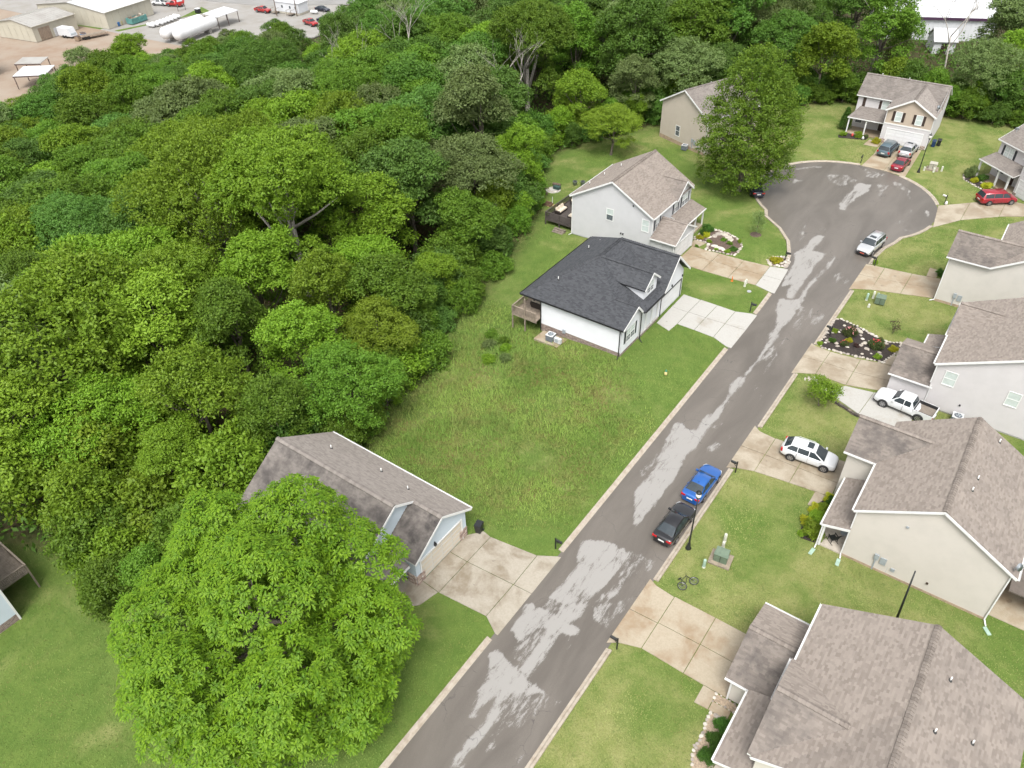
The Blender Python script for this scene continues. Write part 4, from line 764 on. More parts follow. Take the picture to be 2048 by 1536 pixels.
# --- two-storey house at the head of the turning circle
h = House('cul_de_sac_house', 'tan and white two-storey house with brown shutters facing the turning circle', 'house', -22, 134, math.radians(1.5), True, 'grey', seed=6, foot=[(-28.6, 131), (-16, 130.4), (-16, 142), (-28.6, 142)])
Tn = SID['tan']; Cr = SID['lgrey']; m0 = ((-28.3, 134.7), (-16.1, 134.7))
h.core([(-28.25, 134.75), (-16.1, 134.75), (-16.1, 141.6), (-28.25, 141.6)], -0.6, lambda x, y: 5.3, Cr); h.core([(-22.75, 130.7), (-16.1, 130.7), (-16.1, 134.8), (-22.75, 134.8)], -0.5, lambda x, y: 5.2, Tn)
h.wall(m0[0], (-22.7, 134.7), 5.35, 0.2, Cr); h.wall((-22.8, 130.6), (-16.05, 130.6), 3.05, 0.1, Cr); h.wall((-22.8, 130.59), (-16.05, 130.59), [(0, 5.3), (3.37, 7.1), (6.75, 5.3)], 3.2, Tn); h.wall((-22.8, 134.75), (-22.8, 130.6), 5.3, 0.1, Cr); h.wall((-16.05, 130.6), (-16.05, 141.65), [(0, 5.3), (7.6, 7.5), (11.05, 5.3)], 0.1, Cr); h.wall((-28.3, 141.6), (-28.3, 134.7), [(0, 5.3), (3.5, 7.5), (6.9, 5.3)], 0.1, Cr)
h.board((-22.8, 130.55, 3.1), (-16.05, 130.55, 3.1), 0.06, 0.2)
s6 = 0.62
h.roof([(-28.6, 134.4), (-22.9, 134.4), (-19.45, 137.8), (-15.8, 134.4), (-15.75, 134.4), (-15.75, 138.2), (-28.6, 138.2)], (0, 134.4), (0, s6), 5.3, stain=0.55); h.roof([(-28.6, 142), (-28.6, 138.2), (-15.75, 138.2), (-15.75, 142)], (0, 142), (0, -s6), 5.3, stain=0.3)
h.roof([(-23.1, 130.2), (-19.42, 130.2), (-19.42, 137.9), (-23.1, 134.4)], (-23.1, 0), (0.57, 0), 5.25, stain=0.12); h.roof([(-15.75, 130.2), (-15.75, 134.4), (-19.42, 137.9), (-19.42, 130.2)], (-15.75, 0), (-0.57, 0), 5.25, stain=0.1)
h.roof([(-28.6, 131.5), (-22.8, 131.5), (-22.8, 134.65), (-27.6, 134.65)], (0, 131.5), (0, 0.3), 2.65, stain=0.3)
h.caps((-28.6, 138.2, 7.66), (-15.75, 138.2, 7.66)); h.caps((-19.42, 130.2, 7.35), (-19.42, 137.6, 7.35))
h.board((-23.1, 130.17, 5.15), (-19.42, 130.17, 7.25), 0.04, 0.24); h.board((-19.42, 130.17, 7.25), (-15.75, 130.17, 5.15), 0.04, 0.24); h.gutter((-28.6, 134.33, 5.2), (-23.0, 134.33, 5.2)); h.gutter((-28.6, 131.43, 2.55), (-22.9, 131.43, 2.55)); h.spout(-16.0, 130.5, 5.2); h.spout(-22.85, 130.5, 5.2)
h.garage((-22.8, 130.6), (-16.05, 130.6), 3.3, 5.2, 2.25, GDW)
for t in (1.75, 4.75): h.window((-22.8, 130.57), (-16.05, 130.57), t, 4.35, 0.85, 1.4, shut=SHBRN, blind=1)
h.window(m0[0], (-22.7, 134.7), 4.3, 4.2, 0.95, 1.4, shut=SHBRN, blind=1); h.window(m0[0], (-22.7, 134.7), 0.9, 1.6, 0.95, 1.4, blind=0)
mb = MB(); mb.box(-27.5 - h.ox, -27.05 - h.ox, 134.6 - h.oy, 134.7 - h.oy, 3.5, 5.0); part('shutter', mb, SHBRN, h.root)
h.door(m0[0], (-22.7, 134.7), 4.6, 0.2, 0.95, 2.1, DOORB)
for x in (-28.3, -25.6): h.board((x, 131.65, 0.1), (x, 131.65, 2.6), 0.18, 0.18, name='porch_post')
mb = MB(); mb.box(-28.4 - h.ox, -22.8 - h.ox, 131.5 - h.oy, 134.7 - h.oy, -0.3, 0.15); part('porch_floor', mb, CON['tan'], h.root)
h.dish(-16.3, 132.5, 5.65, -0.7); h.vents([(-26.3, 138.6, 7.5), (-22.2, 138.8, 7.4)])
mb = MB()
for sx in (-22.8, -16.8):
    for r_ in range(5):
        for c_ in range(3): mb.box(sx + c_ * 0.25 - h.ox, sx + c_ * 0.25 + 0.235 - h.ox, 130.5 - h.oy, 130.6 - h.oy, 0.05 + r_ * 0.12, 0.155 + r_ * 0.12, (r_ + c_) % 3)
part('stone_veneer', mb, STONE, h.root)['kind'] = 'stuff'

# --- grey-white house with porch at the right edge (turned)
h = House('porch_house', 'pale grey two-storey house with white-posted porch at the right edge', 'house', -6.0, 126.9, math.radians(-40), False, 'grey', seed=7, foot=[(0, -2.4), (12, -2.4), (12, 9), (0, 9)])
Lg = SID['lgrey']
h.core([(0.05, 0.05), (12, 0.05), (12, 9), (0.05, 9)], -0.6, lambda x, y: 5.2, Lg); h.core([(6.45, -1.55), (12, -1.55), (12, 0.1), (6.45, 0.1)], -0.6, lambda x, y: 5.2, Lg)
h.wall((0, 0), (6.4, 0), 5.25, 0.2, Lg); h.wall((6.4, 0.05), (6.4, -1.6), 5.2, 0.1, Lg); h.wall((6.4, -1.6), (12, -1.6), 5.25, 0.1, Lg); h.wall((0, 9), (0, 0), [(0, 5.25), (4.5, 7.6), (9, 5.25)], 0.1, Lg)
h.roof([(-0.35, -0.35), (12.3, -0.35), (12.3, 4.5), (-0.35, 4.5)], (0, -0.35), (0, 0.52), 5.25, stain=0.3); h.roof([(-0.35, 9.35), (-0.35, 4.5), (12.3, 4.5), (12.3, 9.35)], (0, 9.35), (0, -0.52), 5.25, stain=0.2)
h.roof([(6.1, -1.95), (9.2, -1.95), (9.2, 2.4), (6.1, -0.1)], (6.1, 0), (0.5, 0), 5.2, stain=0.2); h.roof([(12.3, -1.95), (12.3, -0.1), (9.2, 2.4), (9.2, -1.95)], (12.3, 0), (-0.5, 0), 5.2, stain=0.2)
h.roof([(-0.2, -2.6), (6.35, -2.6), (6.35, 0), (-0.2, 0)], (0, -2.6), (0, 0.27), 2.65, stain=0.25); h.caps((-0.35, 4.5, 7.77), (12.3, 4.5, 7.77))
h.gutter((-0.35, -0.42, 5.16), (6.1, -0.42, 5.16)); h.gutter((-0.2, -2.67, 2.58), (6.35, -2.67, 2.58)); h.board((-0.38, -0.35, 5.16), (-0.38, 4.5, 7.68), 0.04, 0.2)
for x in (0.1, 3.7, 5.7): h.board((x, -2.4, 0.15), (x, -2.4, 2.6), 0.2, 0.2, name='porch_post')
mb = MB(); mb.box(0, 6.4, -2.5, 0, -0.2, 0.15); part('porch_floor', mb, CON['tan'], h.root)
h.window((0, 0), (6.4, 0), 1.9, 4.0, 1.6, 1.45, twin=True, blind=1, shut=SHBLK); h.window((0, 0), (6.4, 0), 1.7, 1.7, 1.2, 1.5, blind=0); h.door((0, 0), (6.4, 0), 3.9, 0.15, 0.95, 2.1, DOORB); h.window((6.4, -1.6), (12, -1.6), 1.5, 4.0, 0.9, 1.4, shut=SHBLK, blind=0)
h.garage((6.4, -1.6), (12, -1.6), 2.9, 4.9, 2.25, GDW); h.dish(0.3, 1.5, 6.15, 2.5)
mb = MB()
for r_ in range(4):
    for c_ in range(3): mb.box(6.4 + c_ * 0.2, 6.59 + c_ * 0.2, -1.7, -1.6, 0.05 + r_ * 0.1, 0.14 + r_ * 0.1, (r_ + c_) % 3)
part('stone_veneer', mb, BRICK, h.root)['kind'] = 'stuff'

# --- cream house, second right
h = House('cream_house', 'cream two-storey house with tall blank side wall right of the silver car', 'house', 0, 93, shingle='tan', seed=8, foot=[(-4.8, 87.3), (12, 87.3), (12, 99), (-4.8, 99)])
C2 = SID['cream2']
h.core([(-4.7, 87.75), (-0.5, 87.75), (-0.5, 92.9), (-4.7, 92.9)], -0.5, lambda x, y: 5.7, C2); h.core([(-0.55, 87.76), (11.4, 87.76), (11.4, 98.8), (-0.55, 98.8)], -0.5, lambda x, y: 5.7, C2)
h.wall((-4.75, 87.7), (11.5, 87.7), [(0, 5.75), (4.2, 5.75), (10.3, 9.6), (16.25, 5.75)], 0.3, C2); h.wall((-4.75, 93), (-4.75, 87.7), [(0, 5.8), (2.65, 7.5), (5.3, 5.8)], 0.1, C2); h.wall((-0.5, 98.9), (-0.5, 93), 5.75, 0.1, C2); h.wall((-0.5, 93), (-4.75, 93), 5.75, 0.1, C2)
mb = MB(); mb.box(-4.77 - h.ox, 11.5, 87.66 - h.oy, 87.8 - h.oy, -0.4, 0.31); part('foundation', mb, FOUND, h.root)
h.roof([(-5.05, 87.35), (-0.5, 87.35), (2.3, 90.3), (-5.05, 90.3)], (0, 87.35), (0, 0.64), 5.8, stain=0.8); h.roof([(-5.05, 93.25), (-5.05, 90.3), (2.3, 90.3), (-0.5, 93.25)], (0, 93.25), (0, -0.64), 5.8, stain=0.2)
h.roof([(-0.75, 87.35), (5.5, 87.35), (5.5, 99.1), (-0.75, 99.1), (-0.75, 93.25), (2.3, 90.3)], (-0.75, 0), (0.64, 0), 5.78, stain=0.08); h.roof([(11.8, 87.35), (11.8, 99.1), (5.5, 99.1), (5.5, 87.35)], (11.8, 0), (-0.64, 0), 5.75, stain=0.2)
h.caps((-5.05, 90.3, 7.69), (2.1, 90.3, 7.69)); h.caps((5.5, 87.35, 9.78), (5.5, 99.1, 9.78)); h.gutter((-5.05, 87.28, 5.7), (-0.6, 87.28, 5.7)); h.board((-0.75, 87.32, 5.68), (5.5, 87.32, 9.68), 0.04, 0.2); h.gutter((-0.82, 93.3, 5.7), (-0.82, 99.1, 5.7))
h.spout(-4.7, 87.6, 5.7, 0.05, foot=(-0.4, -0.3)); h.meter((-4.75, 87.7), (11.5, 87.7), 1.9, 1.35)

# --- light grey two-storey house with garage wing, right
h = House('garage_wing_house', 'light grey two-storey house with low garage wing beside the white pickup', 'house', 4, 74, shingle='tan', seed=9, foot=[(-4.8, 67.7), (12, 67.7), (12, 80), (-4.8, 80)])
Lp = SID['lgrey']
h.core([(-1.25, 68.06), (11.3, 68.06), (11.3, 79.4), (-1.25, 79.4)], -0.5, lambda x, y: 5.2, Lp); h.core([(-4.65, 67.96), (-1.2, 67.96), (-1.2, 74.0), (-4.65, 74.0)], -0.5, lambda x, y: 2.55, Lp)
h.wall((-1.3, 68.0), (11.4, 68.0), [(0, 5.2), (6.5, 8.45), (12.7, 5.2)], 0.2, Lp); h.wall((-4.7, 67.9), (-1.3, 67.9), 2.6, 0.1, Lp); h.wall((-4.7, 74.1), (-4.7, 67.9), [(0, 2.6), (3.1, 4.05), (6.2, 2.6)], 0.1, Lp); h.wall((-1.3, 79.5), (-1.3, 68.0), 5.2, 0.1, Lp)
h.roof([(-1.6, 67.7), (5.2, 67.7), (5.2, 79.85), (-1.6, 79.85), (-1.6, 79.6), (2.3, 76.3), (-1.6, 73.0)], (-1.6, 0), (0.49, 0), 5.2, stain=0.06); h.roof([(12, 67.7), (12, 79.85), (5.2, 79.85), (5.2, 67.7)], (12, 0), (-0.49, 0), 5.2, stain=0.2)
h.roof([(-1.75, 73.0), (-1.6, 73.0), (2.3, 76.3), (-1.75, 76.3)], (0, 73.0), (0, 0.58), 5.2, stain=0.3); h.roof([(-1.75, 79.6), (-1.75, 76.3), (2.3, 76.3), (-1.6, 79.6)], (0, 79.6), (0, -0.58), 5.2, stain=0.1)
h.roof([(-5.0, 67.6), (-1.3, 67.6), (-1.3, 71.0), (-5.0, 71.0)], (0, 67.6), (0, 0.45), 2.62, stain=0.75); h.roof([(-5.0, 74.4), (-5.0, 71.0), (-1.3, 71.0), (-1.3, 74.4)], (0, 74.4), (0, -0.45), 2.62, stain=0.15); h.roof([(-3.3, 74.0), (-1.3, 74.0), (-1.3, 79.0), (-3.3, 79.0)][:2] + [(-1.3, 76.4), (-3.3, 76.4)], (-3.3, 0), (0.32, 0), 2.6, stain=0.1)
h.caps((-1.7, 76.3, 7.12), (2.2, 76.3, 7.12)); h.caps((-5.0, 71.0, 4.15), (-1.35, 71.0, 4.15)); h.caps((5.2, 67.7, 8.54), (5.2, 79.85, 8.54))
h.board((-1.6, 67.67, 5.1), (5.2, 67.67, 8.44), 0.04, 0.22); h.board((5.2, 67.67, 8.44), (12, 67.67, 5.1), 0.04, 0.22); h.gutter((-1.68, 67.75, 5.12), (-1.68, 73.0, 5.12)); h.gutter((-1.82, 73.0, 5.12), (-1.82, 79.6, 5.12)); h.gutter((-5.0, 67.52, 2.54), (-1.0, 67.52, 2.54)); h.gutter((-3.37, 74.4, 2.54), (-3.37, 76.4, 2.54)); h.spout(-1.35, 67.8, 5.1, 2.9); h.spout(-1.2, 67.9, 2.6)
h.window((-1.3, 68.0), (11.4, 68.0), 1.35, 3.9, 0.95, 1.45, blind=1); h.window((-1.3, 68.0), (11.4, 68.0), 6.6, 3.9, 0.95, 1.45, blind=1)
mb = MB(); mb.box(1.6 - h.ox, 1.75 - h.ox, 67.88 - h.oy, 68 - h.oy, 1.4, 1.55); part('wall_vent', mb, BLACKTRIM, h.root)

# --- beige two-storey gable house, right middle
h = House('gable_house', 'beige two-storey house with large blank gable wall and brown shingle roof', 'house', 3, 51, shingle='tan', seed=10, foot=[(-4.9, 45.6), (8.8, 45.6), (8.8, 57.3), (-4.9, 57.3)])
Be = SID['cream']
h.core([(-1.95, 45.86), (8.3, 45.86), (8.3, 57), (-1.95, 57)], -0.4, lambda x, y: 5.3, Be); h.core([(-4.45, 51.72), (-1.9, 51.72), (-1.9, 56.2), (-4.45, 56.2)], -0.4, lambda x, y: 5.2, Be)
h.wall((-2.0, 45.8), (8.35, 45.8), [(0, 5.35), (5.15, 8.5), (10.35, 5.35)], 0.22, Be); h.wall((-2.0, 51.6), (-2.0, 45.8), 5.4, 0.1, Be); h.wall((-4.5, 51.66), (-2.0, 51.66), 5.25, 0.1, Be); h.wall((-4.5, 56.3), (-4.5, 51.66), [(0, 5.3), (2.3, 7.1), (4.64, 5.3)], 0.1, Be); h.wall((8.35, 45.8), (8.35, 57), 5.4, 0.1, Be); h.wall((8.35, 57), (-2, 57), [(0, 5.35), (5.2, 8.5), (10.35, 5.35)], 0.1, Be)
mb = MB(); mb.box(-2.02 - h.ox, 8.37 - h.ox, 45.74 - h.oy, 45.9 - h.oy, -0.4, 0.23); part('foundation', mb, FOUND, h.root)
sg = 0.605
h.roof([(-2.3, 45.5), (3.1, 45.5), (3.1, 57.3), (-2.3, 57.3), (-2.3, 56.5), (1.05, 53.95), (-2.3, 51.4)], (-2.3, 0), (sg, 0), 5.4, stain=0.06); h.roof([(8.7, 45.5), (8.7, 57.3), (3.1, 57.3), (3.1, 45.5)], (8.7, 0), (-0.584, 0), 5.4, stain=0.3)
h.roof([(-4.85, 51.4), (-2.3, 51.4), (1.05, 53.95), (-4.85, 53.95)], (0, 51.4), (0, 0.79), 5.32, stain=0.85); h.roof([(-4.85, 56.5), (-4.85, 53.95), (1.05, 53.95), (-2.3, 56.5)], (0, 56.5), (0, -0.79), 5.32, stain=0.1)
h.roof([(-4.05, 45.45), (-2.0, 45.45), (-2.0, 51.5), (-4.05, 51.5)], (-4.05, 0), (0.34, 0), 2.62, stain=0.25)
h.caps((3.1, 45.5, 8.67), (3.1, 57.3, 8.67), 0.2); h.caps((-4.85, 53.95, 7.34), (0.95, 53.95, 7.34))
h.board((-2.3, 45.47, 5.3), (3.1, 45.47, 8.56), 0.04, 0.2); h.board((3.1, 45.47, 8.56), (8.7, 45.47, 5.3), 0.04, 0.2); h.gutter((-2.38, 45.5, 5.32), (-2.38, 51.4, 5.32)); h.gutter((-4.85, 51.32, 5.24), (-2.4, 51.32, 5.24)); h.gutter((-4.12, 45.45, 2.55), (-4.12, 51.5, 2.55)); h.gutter((8.78, 45.5, 5.32), (8.78, 57.3, 5.32)); h.board((-4.05, 45.43, 2.6), (-2.0, 45.43, 3.2), 0.04, 0.22)
h.spout(-2.05, 45.68, 5.3, 0.02, foot=(0.1, -0.4)); h.spout(-3.95, 45.55, 2.5, 0.02, foot=(0, -0.35)); h.spout(8.35, 45.7, 5.3, 0.02, foot=(0.2, -0.5))
SPL = M('splash_block_green', (0.30, 0.42, 0.34), 0.7)
mb = MB()
for x, y, dx, dy in ((-2.0, 45.2, 0.05, -0.7), (-3.95, 45.1, -0.1, -0.7), (8.5, 45.1, 0.45, -0.5)): mb.beam(h.P(x, y, 0.06), h.P(x + dx, y + dy, 0.03), 0.28, 0.05)
part('splash_block', mb, SPL, h.root)
h.meter((-2.0, 45.8), (8.35, 45.8), 2.35, 1.5); h.vents([(4.2, 49.4, 8.0), (4.3, 50.9, 7.95), (4.9, 56.4, 7.6)])
mb = MB(); mb.box(1.3 - h.ox, 1.5 - h.ox, 45.68 - h.oy, 45.8 - h.oy, 5.6, 5.75); part('wall_lamp', mb, METERG, h.root)
mb = MB(); mb.box(4.05 - h.ox, 4.2 - h.ox, 45.7 - h.oy, 45.8 - h.oy, 1.0, 1.15); part('wall_vent', mb, SHBRN, h.root)
h.board((-3.8, 45.7, 0.12), (-3.8, 45.7, 2.6), 0.16, 0.16, name='porch_post'); h.board((-3.8, 49.0, 0.12), (-3.8, 49.0, 2.6), 0.16, 0.16, name='porch_post')
mb = MB(); mb.box(-3.95 - h.ox, -2.0 - h.ox, 45.75 - h.oy, 51.6 - h.oy, -0.3, 0.12); part('porch_floor', mb, M('porch_concrete', (0.44, 0.39, 0.33), 0.8), h.root)
h.dish(8.3, 45.9, 5.75, -0.6)
# rear patio cover
mb = MB(); mb.box(8.9 - h.ox, 12.5 - h.ox, 47 - h.oy, 55 - h.oy, 2.5, 2.62); part('patio_roof', mb, [BASEM['tan']], h.root); h.board((12.3, 47.2, 0), (12.3, 47.2, 2.5), 0.12, 0.12, name='porch_post')
mb = MB(); mb.box(8.5 - h.ox, 14 - h.ox, 46.4 - h.oy, 55.5 - h.oy, -0.2, 0.06); part('patio_slab', mb, CON['tan'], h.root)

# --- nearest house, bottom right
h = House('brown_roof_house', 'nearest house with broad brown shingle roof and cross gable, bottom right corner', 'house', 3, 30, shingle='tan', seed=11, foot=[(-4.8, 23.6), (11, 23.6), (11, 36.3), (-4.8, 36.3)])
h.core([(-1.15, 24.1), (10.6, 24.1), (10.6, 35.8), (-1.15, 35.8)], -0.4, lambda x, y: 5.2, Be); h.core([(-4.5, 29.5), (-1.1, 29.5), (-1.1, 35.6), (-4.5, 35.6)], -0.4, lambda x, y: 2.6, Be)
h.wall((-1.2, 24.1), (10.7, 24.1), [(0, 5.2), (6.0, 8.2), (11.9, 5.2)], 0.2, Be); h.wall((-1.2, 35.8), (-1.2, 24.1), 5.25, 0.2, Be); h.wall((-4.55, 29.45), (-1.2, 29.45), 2.6, 0.1, Be); h.wall((-4.55, 35.7), (-4.55, 29.45), [(0, 2.65), (3.1, 4.05), (6.25, 2.65)], 0.1, Be); h.wall((10.7, 35.8), (-1.2, 35.8), [(0, 5.2), (5.9, 8.2), (11.9, 5.2)], 0.2, Be)
s9 = 0.484; n300 = 300
h.roof([(-1.5, 23.8), (4.85, 23.8), (4.85, 36.15), (-1.5, 36.15), (-1.5, 31.1), (2.55, 27.5), (-1.5, 23.9)], (-1.5, 0), (s9, 0), 5.3, stain=0.03, singles=n300)
h.roof([(11.0, 23.8), (11.0, 36.15), (4.85, 36.15), (4.85, 23.8)], (11.0, 0), (-0.5, 0), 5.3, stain=0.32)
h.roof([(-1.75, 23.9), (-1.5, 23.9), (2.55, 27.5), (-1.75, 27.5)], (0, 23.9), (0, 0.545), 5.3, stain=0.65); h.roof([(-1.75, 31.1), (-1.75, 27.5), (2.55, 27.5), (-1.5, 31.1)], (0, 31.1), (0, -0.545), 5.3, stain=0.05)
h.roof([(-4.95, 29.15), (-1.25, 29.15), (-1.25, 32.6), (-4.95, 32.6)], (0, 29.15), (0, 0.44), 2.68, stain=0.8); h.roof([(-4.95, 36.0), (-4.95, 32.6), (-1.25, 32.6), (-1.25, 36.0)], (0, 36.0), (0, -0.44), 2.68, stain=0.08)
h.roof([(-3.35, 23.7), (-1.2, 23.7), (-1.2, 29.2), (-3.35, 29.2)], (-3.35, 0), (0.36, 0), 2.68, stain=0.12)
h.caps((4.85, 23.8, 8.38), (4.85, 36.15, 8.38), 0.2); h.caps((-1.7, 27.5, 7.27), (2.45, 27.5, 7.27)); h.caps((-4.95, 32.6, 4.2), (-1.3, 32.6, 4.2))
h.gutter((-1.58, 31.1, 5.2), (-1.58, 36.15, 5.2)); h.gutter((-1.82, 27.8, 5.2), (-1.82, 31.1, 5.2)); h.gutter((-4.95, 29.07, 2.6), (-3.4, 29.07, 2.6)); h.gutter((-3.42, 23.7, 2.6), (-3.42, 29.2, 2.6)); h.gutter((-4.95, 36.08, 2.6), (-1.3, 36.08, 2.6)); h.board((-1.5, 23.77, 5.2), (4.85, 23.77, 8.28), 0.04, 0.2); h.board((-3.35, 23.67, 2.6), (-1.2, 23.67, 3.36), 0.04, 0.2); h.board((-4.5, 29.4, 0.05), (-4.5, 29.4, 2.6), 0.12, 0.12)
h.vents([(6.3, 33.3, 7.65), (6.3, 29.6, 7.65), (8.3, 30.8, 6.65)])
mb = MB(); mb.box(-3.3 - h.ox, -1.2 - h.ox, 23.9 - h.oy, 29.4 - h.oy, -0.3, 0.12); part('porch_floor', mb, MATS['porch_concrete'], h.root)

# --- house at the left edge with wooden deck
h = House('edge_house', 'pale grey house corner with brick base at the left edge', 'house', -52.6, 5.1, shingle='grey', seed=12, foot=[(-65, -8), (-52.4, -8), (-52.4, 5.3), (-65, 5.3)])
zb = gz(-53, 4)
h.core([(-65, -8), (-52.7, -8), (-52.7, 5.0), (-65, 5.0)], zb - 0.5, lambda x, y: 4.0, SID['blue']); h.wall((-52.6, -8), (-52.6, 5.1), 4.0, zb + 0.75, SID['blue']); h.wall((-52.6, 5.1), (-65, 5.1), 4.0, zb + 0.75, SID['blue'])
brickface(h, (-52.59, -8), (-52.59, 5.1), lambda t: zb - 0.1, zb + 0.75); h.board((-52.58, 5.12, zb), (-52.58, 5.12, 4.0), 0.14, 0.14); h.roof([(-65.3, -8.3), (-52.2, -8.3), (-52.2, 5.5), (-65.3, 5.5)], (-52.2, 0), (-0.3, 0), 4.0, stain=0.2)

# ---------------------------------------------------------------- vehicles
TYRE = M('tyre_rubber', (0.016, 0.016, 0.017), 0.75, 0.1, 8); RIM = M('rim_alloy', (0.42, 0.42, 0.43), 0.3, 0.1, 6, metal=0.8); DARKPL = M('dark_plastic', (0.02, 0.02, 0.022), 0.55, 0.1, 5)
CARGLASS = M_glass('car_glass', (0.02, 0.026, 0.03), 0.03); LAMPW = M('headlamp', (0.62, 0.65, 0.68), 0.12, 0.05); LAMPR = M('tail_lamp', (0.40, 0.012, 0.015), 0.15, 0.1); PLATE = M('number_plate', (0.7, 0.7, 0.68), 0.5)
CHROME = M('chrome', (0.6, 0.6, 0.6), 0.15, 0.05, metal=0.9)
def paint(name, c, metal=0.25): return M('paint_' + name, c, 0.28, 0.03, 1.0, metal=metal, coat=0.8)
WHEELME = {}
def wheel_meshes():
    if not WHEELME:
        m = MB(); n = 18; prof = [(0.20, 0.10), (0.30, 0.11), (0.335, 0.07), (0.335, -0.07), (0.30, -0.11), (0.2, -0.1)]
        for k in range(n):
            t0, t1 = 2 * PI * k / n, 2 * PI * (k + 1) / n
            for (r0, y0), (r1, y1) in zip(prof, prof[1:]):
                m.face([(r0 * math.cos(t0), y0, r0 * math.sin(t0)), (r1 * math.cos(t0), y1, r1 * math.sin(t0)), (r1 * math.cos(t1), y1, r1 * math.sin(t1)), (r0 * math.cos(t1), y0, r0 * math.sin(t1))])
        m.face([(0.2 * math.cos(2 * PI * k / n), 0.03, 0.2 * math.sin(2 * PI * k / n)) for k in range(n)])
        WHEELME['tyre'] = m.mesh('tyre', TYRE, True)
        m = MB()
        for k in range(6):
            t = 2 * PI * k / 6; c, s = math.cos(t), math.sin(t)
            for sg in (1,):
                w = 0.035
                m.hexa([(c * 0.03 - s * w, 0.09, s * 0.03 + c * w), (c * 0.03 + s * w, 0.09, s * 0.03 - c * w), (c * 0.205 + s * w, 0.1, s * 0.205 - c * w), (c * 0.205 - s * w, 0.1, s * 0.205 + c * w),
                        (c * 0.03 - s * w, 0.115, s * 0.03 + c * w), (c * 0.03 + s * w, 0.115, s * 0.03 - c * w), (c * 0.205 + s * w, 0.112, s * 0.205 - c * w), (c * 0.205 - s * w, 0.112, s * 0.205 + c * w)])
        for k in range(18):
            t0, t1 = 2 * PI * k / 18, 2 * PI * (k + 1) / 18
            m.face([(0.19 * math.cos(t0), 0.105, 0.19 * math.sin(t0)), (0.225 * math.cos(t0), 0.112, 0.225 * math.sin(t0)), (0.225 * math.cos(t1), 0.112, 0.225 * math.sin(t1)), (0.19 * math.cos(t1), 0.105, 0.19 * math.sin(t1))])
        WHEELME['rim'] = m.mesh('rim', RIM)
        m = MB(); m.lathe([(0.40, -0.006), (0.40, 0.012), (0.36, 0.014)], sides=20); WHEELME['arch'] = m.mesh('wheel_arch', DARKPL)
    return WHEELME
CARS = {  # L, W, H, stations (x, w, zb, zt), cabin (xbf, xrf, xrr, xbr), pillars, wheelbase xs
 'sedan': dict(L=4.75, W=1.84, H=1.46, st=[(2.37, .62, .33, .52), (2.33, .78, .24, .62), (2.15, .91, .2, .70), (1.8, .97, .19, .78), (1.3, 1, .19, .86), (0.9, 1, .19, .91), (0, 1, .19, .93), (-1.2, 1, .19, .96), (-1.7, 1, .2, 1.0), (-2.1, .96, .24, 1.01), (-2.28, .88, .28, .97), (-2.36, .74, .34, .80), (-2.38, .6, .4, .6)],
               cab=(1.05, .28, -.95, -1.85), pil=(.78, -.18, -.24, -1.02, -1.08, -1.55), ax=(1.45, -1.35), wr=.33, yb=.90, yr=.64),
 'suv': dict(L=4.85, W=1.92, H=1.73, st=[(2.42, .66, .38, .62), (2.38, .82, .28, .78), (2.2, .93, .24, .90), (1.8, .98, .23, 1.0), (1.2, 1, .23, 1.06), (.8, 1, .23, 1.08), (0, 1, .23, 1.1), (-1.5, 1, .23, 1.13), (-2.1, .97, .26, 1.14), (-2.33, .9, .3, 1.1), (-2.42, .78, .36, .8), (-2.43, .7, .42, .6)],
             cab=(1.2, .5, -1.95, -2.36), pil=(.92, .02, -.04, -.95, -1.01, -2.0), ax=(1.5, -1.4), wr=.37, yb=.91, yr=.70),
 'cross': dict(L=4.85, W=1.92, H=1.70, st=[(2.42, .60, .40, .62), (2.37, .78, .28, .76), (2.2, .91, .23, .87), (1.85, .97, .22, .96), (1.35, 1, .22, 1.03), (.9, 1, .22, 1.07), (0, 1, .22, 1.10), (-1.5, 1, .22, 1.16), (-2.05, .97, .26, 1.18), (-2.3, .9, .32, 1.10), (-2.4, .78, .38, .85), (-2.42, .66, .44, .62)],
             cab=(1.42, .42, -1.55, -2.25), pil=(1.08, .05, -.01, -.95, -1.01, -1.85), ax=(1.5, -1.4), wr=.37, yb=.90, yr=.66),
 'van': dict(L=5.1, W=1.98, H=1.75, st=[(2.55, .66, .34, .6), (2.5, .82, .26, .74), (2.3, .93, .2, .86), (1.9, .98, .2, .98), (1.4, 1, .2, 1.04), (.8, 1, .2, 1.06), (0, 1, .2, 1.07), (-1.6, 1, .2, 1.08), (-2.2, .98, .24, 1.08), (-2.45, .92, .28, 1.06), (-2.54, .8, .34, .85), (-2.56, .7, .4, .6)],
             cab=(1.65, .75, -2.15, -2.5), pil=(1.25, .25, .19, -.95, -1.01, -2.15), ax=(1.6, -1.45), wr=.35, yb=.92, yr=.72),
 'pickup': dict(L=5.5, W=1.9, H=1.78, st=[(2.74, .7, .42, .68), (2.7, .86, .32, .86), (2.5, .95, .3, .98), (2.1, .99, .3, 1.06), (1.4, 1, .3, 1.11), (1.0, 1, .3, 1.13), (0, 1, .3, 1.14), (-.85, 1, .3, 1.15), (-.95, 1, .3, .72), (-2.6, 1, .34, .72), (-2.68, .96, .4, .7)],
                cab=(1.2, .55, -.6, -.9), pil=(.92, .06, .0, -.56), ax=(1.75, -1.55), wr=.40, yb=.92, yr=.72)}
